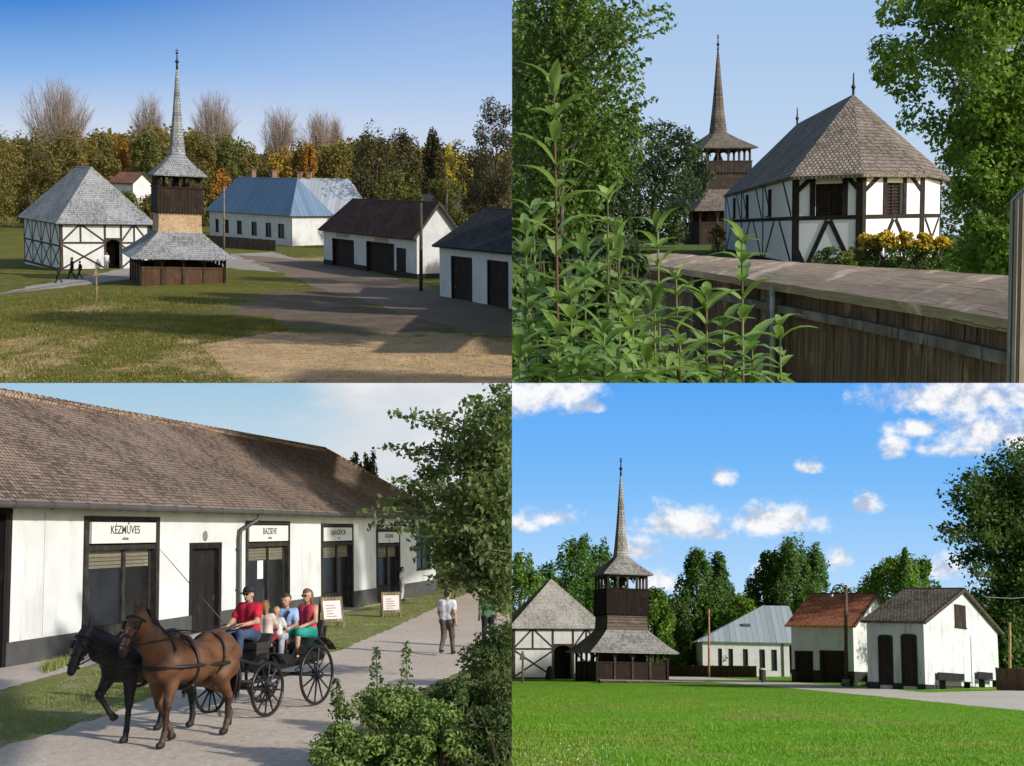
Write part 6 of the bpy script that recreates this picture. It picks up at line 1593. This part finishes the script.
# outbuildings
TILE_RED = shingle((.40, .14, .075), (.60, .245, .14), .2, .3, streak=.3); SH_BRN = shingle((.13, .105, .085), (.31, .26, .21), .22, .3, .03, .6, 1.2)
yh = R(50)
o, W, L, H, HR = fit(P, (925.5, 689.5), yh, 999.5, 868, 621.5, 588)
v = Vector((-math.sin(yh), math.cos(yh), 0)); al = lambda px: P.to_px(o, v, px); uu = Vector((math.cos(yh), math.sin(yh), 0)); au = lambda px: P.to_px(o, uu, px)
gable_house(o, yh, W, L, H, HR, 'white gabled outbuilding with a weathered brown shingle roof and two narrow dark doors', SH_BRN, wm=plaster((.58, .59, .60), (.30, .26, .21), .9), ov=.45, ov_end=.2,
            ops_v=[(al(893), al(880.5), .15, H * .76, 'arch'), (al(917.5), al(903.5), .15, H * .78, 'arch')], plinth=.3, gable_win=(au(957), au(968), H * 1.0, H * 1.35))
for a, b, lab in ((940, 966, 'dark wooden bench against the white gable wall, left one'), (979, 994, 'small dark bench by the right corner of the white gable wall')):
    q = o + uu * au(a); q2 = o + uu * au(b); w = (q2 - q).length; t = thing('bench', lab, 'bench', q + Vector((0, -1.0, 0)), yh, None, .6); mb = MB(); mb.box(0, w, 0, .45, .46, .53); mb.build('seat', timber((.010, .010, .010)), t)
    mb = MB(); mb.box(0, w, .43, .48, .55, 1.0); mb.build('backrest', timber((.010, .010, .010)), t)
    for x in (.1, w - .2): mb = MB(); mb.box(x, x + .1, .04, .42, -.1, .46); mb.build('leg', timber((.010, .010, .010)), t)
o, W, L, H, HR = fit(P, (854.5, 683), yh, 884, 792, 624, 594)
al = lambda px: P.to_px(o, v, px)
gable_house(o, yh, max(W, 8.5), L, H, P.hgt(o + uu * max(W, 8.5) / 2, 594), 'white outbuilding with a red tiled roof and wide dark gateways', TILE_RED, ov=.5, ops_v=[(al(813), al(796), -.1, H * .50, 'dark'), (al(848), al(821), -.1, H * .52, 'dark')], plinth=.9,
            plinthm=plain((.028, .025, .024), .9))
ob = P.g(790, 676.5); yb = R(-4)
ub = Vector((math.cos(yb), math.sin(yb), 0)); Lb = -P.to_px(ob, ub, 703); Hb = P.hgt(ob, 641); obl = ob - ub * Lb
t = thing('long_house', 'long white house with a pale blue grey metal roof beyond the low fence', 'house', obl, yb)
sx = lambda px: P.to_px(obl, ub, px); ops = [(sx(a), sx(b), Hb * .22, Hb * .80) for a, b in ((718.5, 722.5), (729, 733.5), (743.5, 748.5), (760, 765.5), (772, 777.5))]
mb = MB(); wall(mb, FU(), Lb, Hb, .4, ops, -.5); mb.box(0, .4, .4, 10, -.5, Hb); mb.box(Lb - .4, Lb, .4, 10, -.5, Hb); mb.build('wall', WHITE, t)
for a, b, c, e in ops: window_in(t, FU(), a, b, c, e, bars=0)
HRb = P.hgt(obl + ub * Lb * .9 + Vector((0, 5, 0)), 604); mb = MB(); r1 = sx(770)
hip_roof(mb, Lb + 1.2, 10, Hb, HRb, .6, r1, .3, 'x'); rf = mb.build('roof', seam_metal((.46, .54, .62), .7, .36, .3, .12), t)
mb = MB(); xq = sx(745); mb.box(xq, xq + 1.0, 1.6, 2.6, Hb + 1, Hb + 2.3); mb.build('roof_hatch', plain((.1, .1, .11), .6, .4), rf)
mb = MB(); xq = sx(783); mb.box(xq, xq + .16, -.14, 0, -.2, Hb); mb.build('downpipe', plain((.08, .08, .08), .5, .4), t)
q = P.gd(684, 210); gable_house(q, R(10), 10, 8, P.hgt(q, 649.5), P.hgt(q, 636), 'small far building with an orange tiled roof behind the shrubs', shingle((.34, .15, .08), (.46, .22, .12), .25, .35), plinth=0, ridge='u', wm=plaster((.55, .45, .38)))
board_fence(P.g(664, 676), P.g(757, 677.5), 1.35, 'low weathered board fence along the far edge of the lawn', planks((.075, .055, .04), (.14, .10, .075), .25), rails=(.5, .95))
q = P.g(709, 677); pole(q, P.hgt(q, 609), .12, 'tall reddish wooden pole at the low fence', m=timber((.22, .12, .07)))
q = P.g(846, 687); t = thing('street_lamp', 'brown lamp pole with a curved arm before the red roofed outbuilding', 'street lamp', q, R(0), None, 1)
h = P.hgt(q, 585); mb = MB(); mb.tube([(0, 0, -.3), (0, 0, h * .5), (0, 0, h)], [.14, .12, .11], 8); mb.build('pole', timber((.10, .055, .035)), t)
mb = MB(); mb.tube([(0, 0, h * .955), (-.25, 0, h * .985), (-.6, 0, h * 1.0), (-.85, 0, h * .97), (-.95, 0, h * .92)], .05, 6); mb.build('arm', IRON, t, True)
mb = MB(); mb.lathe([(.02, .12), (.12, .05), (.16, -.06), (.02, -.08)], (-.95, 0, h * .91), 10); mb.build('lamp_shade', IRON, t, True); mb = MB(); mb.ball((-.95, 0, h * .89), .11); mb.build('lamp', plain((.6, .6, .58), .3), t, True)
mb = MB(); mb.box(-.2, .2, -.2, .2, -.2, .5); mb.build('footing', plain((.4, .38, .34)), t)
q = P.g(762.5, 683); t = thing('litter_bin', 'dark slatted litter bin with a pale lid on a post by the path', 'bin', q, 0, None, 1); mb = MB(); mb.lathe([(.24, .2), (.28, .25), (.28, .95), (.26, 1.0)], n=12); mb.build('bin', plain((.04, .03, .025), .8), t); mb = MB(); mb.lathe([(.3, 1.05), (.3, 1.12), (.02, 1.2)], n=12); mb.build('lid', plain((.5, .48, .46), .6), t); mb = MB(); mb.box(-.05, .05, -.05, .05, -.2, 1.05); mb.build('post', timber((.05, .04, .03)), t)
board_fence(P.g(998, 690), P.g(1030, 691), 1.25, 'reddish brown board gate at the right edge by the gabled outbuilding', planks((.17, .085, .06), (.27, .15, .11), .25)); 
q = P.g(1010, 688); pole(q, P.hgt(q, 622), .09, 'thin yellowish pole under the big dark tree at the right', m=timber((.24, .17, .06)))
mb = MB(); a = P.at(985, 597, 62); b = P.at(1040, 596, 62); mb.tube([a, a.lerp(b, .5) - Vector((0, 0, .1)), b], .018, 4); tag(mb.build('overhead_wire', plain((.3, .3, .3), .5), None, M=P.M), 'thin overhead wire crossing before the big dark tree', 'wire')
shrub('wall_weed', 'green tuft of weeds growing at the foot of the lamp pole', P.g(849, 687), 1.3, .8, .8, GRN, 500, .14, 41, 'weeds'); shrub('wall_weed', 'weeds growing in the gap between the two white outbuildings', P.g(868, 686), 1.5, .9, .9, GRN, 500, .16, 42, 'weeds')
# ------------------------------------------------------------------ trees of summer
S1 = leafm((.055, .135, .022), (.13, .25, .042), (.16, .29, .05), .42); S2 = leafm((.07, .15, .018), (.17, .28, .035), (.19, .31, .04)); S3 = leafm((.038, .078, .02), (.09, .15, .038), (.14, .20, .05), .42); S4 = leafm((.06, .13, .03), (.14, .235, .058), (.17, .28, .07), .45)
def st(px, D, top, wpx, lm, name, lab, shape='round', z0=.1, n=5000, size=None, nc=80, cr=.22, fill=.4, seed=None, group='trees around the summer green', **k):
    n = int(n * 1.7); cr *= 1.3; wpx *= 1.35 if 'poplar' in name else 1.15; shape = 'round' if shape == 'poplar' else shape; z0 = 0.0 if 'poplar' in name else z0
    b = P.gd(px, D); tree(name, lab, 'tree', b, P.hgt(b, top), wpx * D / F, shape, lm, n, size or D * .0030, z0, seed or int(px + D), group, nc, cr, fill, **k)
st(520, 190, 553, 46, S2, 'summer_tree', 'light green tree at the left edge above the church roof', n=3800)
st(547, 200, 562, 30, S1, 'summer_tree', 'smaller green tree between the left edge and the poplar pair', n=3000)
st(577, 205, 536, 42, S1, 'poplar_tree', 'broad poplar left of the spire on the summer green', 'poplar', .05, 6500)
st(598, 210, 541, 34, S1, 'poplar_tree', 'second poplar directly behind the spire', 'poplar', .05, 5000)
st(630, 215, 600, 40, S3, 'summer_tree', 'dark tree behind the bell tower gallery', n=3000)
st(655, 185, 592, 34, S2, 'summer_tree', 'light green tree just right of the bell tower', 'poplar', .0, 4500)
st(675, 200, 598, 36, S3, 'summer_tree', 'dark low tree at the foot of the tall poplar', n=3000)
st(696, 205, 549, 34, S4, 'poplar_tree', 'tall dark poplar standing alone against the sky', 'poplar', .05, 6000); st(720, 208, 552, 32, S4, 'poplar_tree', 'tall dark poplar, right twin of the lone one', 'poplar', .05, 5500)
st(742, 190, 598, 44, S2, 'summer_tree', 'round light green tree above the left end of the metal roof', n=4200)
st(724, 200, 612, 40, S1, 'summer_tree', 'mid green tree under the twin poplars', n=3200)
st(766, 215, 550, 32, S4, 'poplar_tree', 'left poplar of the thick cluster above the metal roof', 'poplar', .05, 5500); st(792, 210, 540, 42, S4, 'poplar_tree', 'tallest middle poplar of the thick cluster', 'poplar', .05, 8000); st(816, 215, 550, 32, S4, 'poplar_tree', 'right poplar of the thick cluster', 'poplar', .05, 5500)
st(900, 185, 556, 66, S2, 'summer_tree', 'light green round tree above the two outbuildings', n=7000); st(872, 195, 576, 40, S1, 'summer_tree', 'green tree behind the red roof ridge', n=3000); st(846, 200, 588, 46, S2, 'summer_tree', 'low green tree between the poplar cluster and the lamp pole', n=3000)
st(925, 190, 560, 30, S1, 'summer_tree', 'green tree touching the big dark tree', n=3000); st(905, 180, 550, 8, S1, 'summer_tree', 'thin tree top poking above the light round tree', n=500, z0=.6)
r = np.random.default_rng(77); D0 = 98.0; bb = P.gd(1030, D0)
edge = [(985, 455), (1000, 447), (970, 470), (1016, 450), (1004, 458), (1020, 470), (998, 470), (952, 485), (940, 492), (962, 490), (975, 488), (936, 505), (944, 515), (930, 538), (938, 545), (950, 535), (960, 560), (946, 565), (966, 580), (985, 575), (1000, 560), (1018, 540), (990, 500), (1010, 505), (955, 510), (972, 540), (985, 600), (1010, 590), (1020, 620), (1000, 640), (975, 510), (965, 525), (950, 500), (1022, 500)]
bo = [(P.at(x + r.uniform(-2, 2), y + r.uniform(-2, 2), D0 + r.uniform(-4, 4)), 1.0) for x, y in edge] + [(P.at(r.uniform(958, 1045), r.uniform(470, 650), D0 + r.uniform(-4, 4)), 1.2) for _ in range(44)]
branchy_tree('big_tree', 'big dark leafy tree rising at the right edge behind the gabled outbuilding', bb, bo, S3, 470, .38, 33, .75, .4)
st(1010, 100, 640, 60, S3, 'shade_tree', 'dark undergrowth tree behind the board gate at the right edge', 'dome', .0, 4000); st(1030, 110, 590, 60, S3, 'shade_tree', 'deep dark tree behind the thin yellowish pole', 'dome', .0, 5000)
for i, (px, D, w, top, lm, lab) in enumerate(((650, 150, 26, 640, S1, 'green shrub at the right foot of the bell tower'), (668, 155, 30, 632, S2, 'light flowering green shrub before the orange roof'), (690, 158, 28, 647, S1, 'low green shrub left of the reddish pole'), (722, 150, 26, 640, S1, 'green shrub before the left windows of the long house'), (735, 152, 22, 645, S4, 'darker shrub before the long house windows'), (640, 170, 40, 622, S4, 'tall shrub just behind the right side of the bell tower'))):
    b = P.gd(px, D); shrub('shrub', lab, b, w * D / F, 4, P.hgt(b, top), lm, 1500, .42, 110 + i, 'shrub', None, 'shrubs along the far edge of the lawn')
r0 = np.random.default_rng(6); pts = []
for i in range(140):
    px = r0.uniform(505, 1040); D = r0.uniform(240, 300); b = P.gd(px, D); top = 606 + 8 * math.sin(px * .04) + r0.uniform(-6, 6); Hh = P.hgt(b, top); w = r0.uniform(4, 8); n = 170; dd = r0.normal(0, 1, (n, 3)); dd /= np.linalg.norm(dd, axis=1)[:, None]
    pts.append(np.array([b.x, b.y, Hh * .5]) + dd * np.array([w, w, Hh * .5]) * (r0.uniform(.5, 1.03, n) ** .7)[:, None])
pts = np.concatenate(pts); V = clampv(leaves_np(pts, np.tile([0, -.5, .6], (len(pts), 1)), 1.2, r0, .6), P.M, P); me = np_mesh('wood', V, np.arange(len(V)).reshape(-1, 4), False, False); me.materials.append(S4); ow_ = link(bpy.data.objects.new('wood', me)); ow_.matrix_world = P.M; tag(ow_, 'far green wood behind the summer village', 'wood', kind='stuff')
GR4 = leafm((.12, .29, .014), (.21, .40, .03), (.27, .42, .045), .4)
grass('lawn_grass', 'short bright grass of the summer lawn', [gp((505, 775), (1040, 775), (1040, 722), (505, 722)), gp((505, 722), (1040, 722), (1040, 712), (880, 700), (700, 686), (505, 690))], 90000, .05, .022, GR4, 8)

CLV = leafm((.55, .58, .45), (.75, .75, .65), (.6, .6, .5), .2); GRY = leafm((.22, .27, .04), (.34, .36, .08), (.38, .34, .10), .35)
grass('clover_flowers', 'pale clover flowers sprinkled in the near left lawn', [gp((505, 768), (640, 768), (620, 742), (505, 742))], 220, .04, .032, CLV, 18)
grass('dry_grass', 'yellowish drier tufts mixed into the lawn', [gp((505, 770), (600, 770), (590, 735), (505, 730)), gp((600, 745), (700, 750), (690, 722), (610, 718)), gp((850, 760), (1030, 765), (1030, 728), (900, 722)), gp((720, 720), (860, 726), (850, 708), (730, 704)), gp((505, 712), (700, 712), (690, 700), (505, 700))], 9000, .06, .022, GRY, 19)
# ================================================================== where each place ends, it is cut
def trim():
    bpy.context.view_layer.update()
    dead = []
    for ob in list(COL.objects):
        if ob.type != 'MESH' or ob.name not in WHERE: continue
        P = WHERE[ob.name]; M = ob.matrix_world; n = len(ob.data.vertices)
        if not n: dead.append(ob); continue
        V = np.empty(n * 3, np.float32); ob.data.vertices.foreach_get('co', V); V = V.reshape(-1, 3); Mw = np.array(M); Wd = V @ Mw[:3, :3].T + Mw[:3, 3]
        Mi = M.inverted(); todo = []
        for ax, s in ((0, P.sx), (2, P.sz)):
            d = Wd[:, ax] * s
            if d.max() <= 1e-4: todo = None; break
            if d.min() < -1e-4: todo.append((ax, s))
        if todo is None: dead.append(ob); continue
        if not todo: continue
        bm = bmesh.new(); bm.from_mesh(ob.data)
        for ax, s in todo:
            no = Vector((0, 0, 0)); no[ax] = s
            nl = (M.to_3x3().transposed() @ no).normalized(); co = Mi @ Vector((0, 0, 0))
            r = bmesh.ops.bisect_plane(bm, geom=bm.verts[:] + bm.edges[:] + bm.faces[:], dist=1e-5, plane_co=co, plane_no=nl, clear_inner=True)
            ed = [e for e in r['geom_cut'] if isinstance(e, bmesh.types.BMEdge)]
            if len(ed) < 400: 
                try: bmesh.ops.holes_fill(bm, edges=ed, sides=0)
                except Exception: pass
        if not bm.faces: dead.append(ob)
        bm.to_mesh(ob.data); bm.free()
    for ob in dead:
        for c in list(ob.children):
            mw = c.matrix_world.copy(); c.parent = ob.parent; c.matrix_world = mw
        bpy.data.objects.remove(ob)
    for ob in list(COL.objects):
        if ob.type == 'EMPTY' and not ob.children: bpy.data.objects.remove(ob)
trim()
# ================================================================== light, sky, camera
SUN = Vector((.78, -.45, .44)).normalized()
l = bpy.data.lights.new('sun', 'SUN'); l.energy = 3.7; l.angle = R(1.4); l.color = (1, .955, .88)
so = bpy.data.objects.new('sun', l); COL.objects.link(so); so.rotation_euler = SUN.to_track_quat('Z', 'Y').to_euler(); so.location = (40, -40, 60)
w = bpy.data.worlds.new('World'); scene.world = w; w.use_nodes = True
N = NT(w.node_tree); bg = w.node_tree.nodes['Background']
sk = N.n('ShaderNodeTexSky', sky_type='NISHITA', sun_disc=False); sk.sun_elevation = math.asin(SUN.z); sk.sun_rotation = math.atan2(SUN.x, SUN.y)
tc = N.n('ShaderNodeTexCoord'); sep = N.n('ShaderNodeSeparateXYZ'); N.l(tc.outputs['Generated'], sep.inputs[0])
X, Y, Z = sep.outputs; Yc = N.math('MAXIMUM', Y, .05); U = N.math('DIVIDE', X, Yc); Vv = N.math('DIVIDE', Z, Yc)
uvw = N.n('ShaderNodeCombineXYZ'); N.l(U, uvw.inputs[0]); N.l(Vv, uvw.inputs[1])
def sk_(*c): return mul(srgb(*c), 2 ** -.32)
def ramp(v, stops):
    r = N.n('ShaderNodeValToRGB'); N.l(v, r.inputs[0]); e = r.color_ramp.elements
    while len(e) < len(stops): e.new(.5)
    for q, (p, c) in zip(e, stops): q.position = p; q.color = (*sk_(*c), 1)
    return r.outputs[0]
def elev(hz, span): return N.math('MULTIPLY', N.math('SUBTRACT', Vv, (CY - hz) / F), F / span)     # 0 at the horizon of the place, 1 span above it
right = N.ss(U, -.42, 0)
s1 = ramp(elev(182, 182), ((0, (226, 226, 230)), (.30, (204, 217, 236)), (.62, (142, 184, 234)), (1, (72, 136, 212))))
s1 = N.mix(N.math('MULTIPLY', right, .45), s1, sk_(186, 206, 238))
s2 = ramp(elev(228, 228), ((0, (208, 222, 236)), (.5, (184, 209, 238)), (1, (164, 196, 234))))
cn = N.noise(N.mapv(uvw.outputs[0], (9, 16, 1)), 1.0, 6, .55, .3)
s3 = ramp(elev(535, 152), ((0, (228, 234, 240)), (.45, (204, 221, 232)), (1, (164, 202, 226))))
cov3 = N.math('ADD', N.math('MULTIPLY', N.ss(U, -.30, -.06), 1.1), N.math('MULTIPLY', N.math('SUBTRACT', cn, .5), 1.2))
s3 = N.mix(N.ss(cov3, .35, .85), s3, N.mix(N.ss(cn, .4, .7), sk_(216, 222, 228), sk_(240, 242, 244)))
s4 = ramp(elev(664, 281), ((0, (216, 233, 249)), (.30, (176, 216, 252)), (.65, (122, 188, 250)), (1, (92, 168, 246))))
# fair weather clouds, each a heap of puffs at its own bearing and height
def clouds(sky, puffs, seed, body=(250, 251, 253), under=(190, 200, 218)):
    wv = N.n('ShaderNodeTexNoise'); N.l(N.mapv(uvw.outputs[0], (26, 30, 1), (seed, 0, 0)), wv.inputs['Vector']); wv.inputs['Scale'].default_value = 1; wv.inputs['Detail'].default_value = 7; wv.inputs['Roughness'].default_value = .62
    f = None; sh = None
    for px, row, rx, ry in puffs:
        du = N.math('DIVIDE', N.math('SUBTRACT', U, (px - CX) / F), rx * 1.28 / F); dv = N.math('DIVIDE', N.math('SUBTRACT', Vv, (CY - row) / F), ry * 1.42 / F)
        dvb = N.math('MULTIPLY', dv, N.math('ADD', 1.0, N.math('MULTIPLY', N.math('LESS_THAN', dv, 0.0), .9)))
        q = N.math('SUBTRACT', 1.0, N.math('SQRT', N.math('ADD', N.math('MULTIPLY', du, du), N.math('MULTIPLY', dvb, dvb))))
        f = q if f is None else N.math('MAXIMUM', f, q)
    fine = N.noise(N.mapv(uvw.outputs[0], (75, 90, 1), (seed, 2, 0)), 1.0, 6, .6)
    f = N.math('ADD', f, N.math('MULTIPLY', N.math('SUBTRACT', wv.outputs['Fac'], .5), 2.6))
    f = N.math('ADD', f, N.math('MULTIPLY', N.math('SUBTRACT', fine, .5), 1.3))
    a = N.ss(f, -.12, .85)
    up = N.noise(N.mapv(uvw.outputs[0], (26, 30, 1), (seed, .35, 0)), 1.0, 7, .62)
    shd = N.ss(N.math('SUBTRACT', wv.outputs['Fac'], up), -.14, .10)
    return N.mix(a, sky, N.mix(shd, sk_(*under), sk_(*body)))
s4 = clouds(s4, ((545, 392, 52, 26), (520, 398, 40, 24), (590, 408, 16, 8), (548, 519, 26, 11), (520, 526, 16, 8), (682, 526, 40, 17), (715, 535, 22, 8), (772, 523, 48, 16), (800, 520, 22, 13), (636, 551, 24, 12), (656, 583, 28, 14), (720, 479, 12, 12)), 0.0)
s4 = clouds(s4, ((925, 402, 52, 20), (985, 398, 80, 30), (1000, 436, 60, 30), (915, 430, 26, 10), (895, 450, 13, 14), (960, 452, 34, 8), (809, 468, 11, 8), (868, 507, 13, 10), (940, 570, 26, 12), (835, 562, 14, 14), (780, 566, 24, 14)), 3.7, under=(182, 196, 220))
isR, isT = N.math('GREATER_THAN', U, 0.0), N.math('GREATER_THAN', Vv, 0.0)
front = N.mix(isT, N.mix(isR, s3, s4), N.mix(isR, s1, s2))
vec = N.n('ShaderNodeVectorMath', operation='SCALE'); N.l(sk.outputs[0], vec.inputs[0]); vec.inputs['Scale'].default_value = .14
near = N.math('MULTIPLY', N.math('GREATER_THAN', Y, .3), N.math('MULTIPLY', N.math('LESS_THAN', N.math('ABSOLUTE', U), .62), N.math('LESS_THAN', N.math('ABSOLUTE', Vv), .5)))
N.l(N.mix(near, vec.outputs[0], front), bg.inputs['Color']); bg.inputs['Strength'].default_value = 1.0
cd = bpy.data.cameras.new('camera'); cd.sensor_width = 36; cd.lens = F * 36 / 1024; cd.clip_start = .05; cd.clip_end = 6000
co = bpy.data.objects.new('camera', cd); COL.objects.link(co); co.rotation_euler = (R(90), 0, 0); scene.camera = co
scene.view_settings.view_transform = 'Standard'; scene.view_settings.look = 'None'; scene.view_settings.exposure = .32; scene.view_settings.gamma = 1
scene.render.engine = 'CYCLES'; scene.cycles.use_denoising = True; scene.cycles.max_bounces = 6; scene.cycles.transparent_max_bounces = 4
try: scene.cycles.denoiser = 'OPENIMAGEDENOISE'
except Exception: pass
scene.render.resolution_x, scene.render.resolution_y = 1024, 766
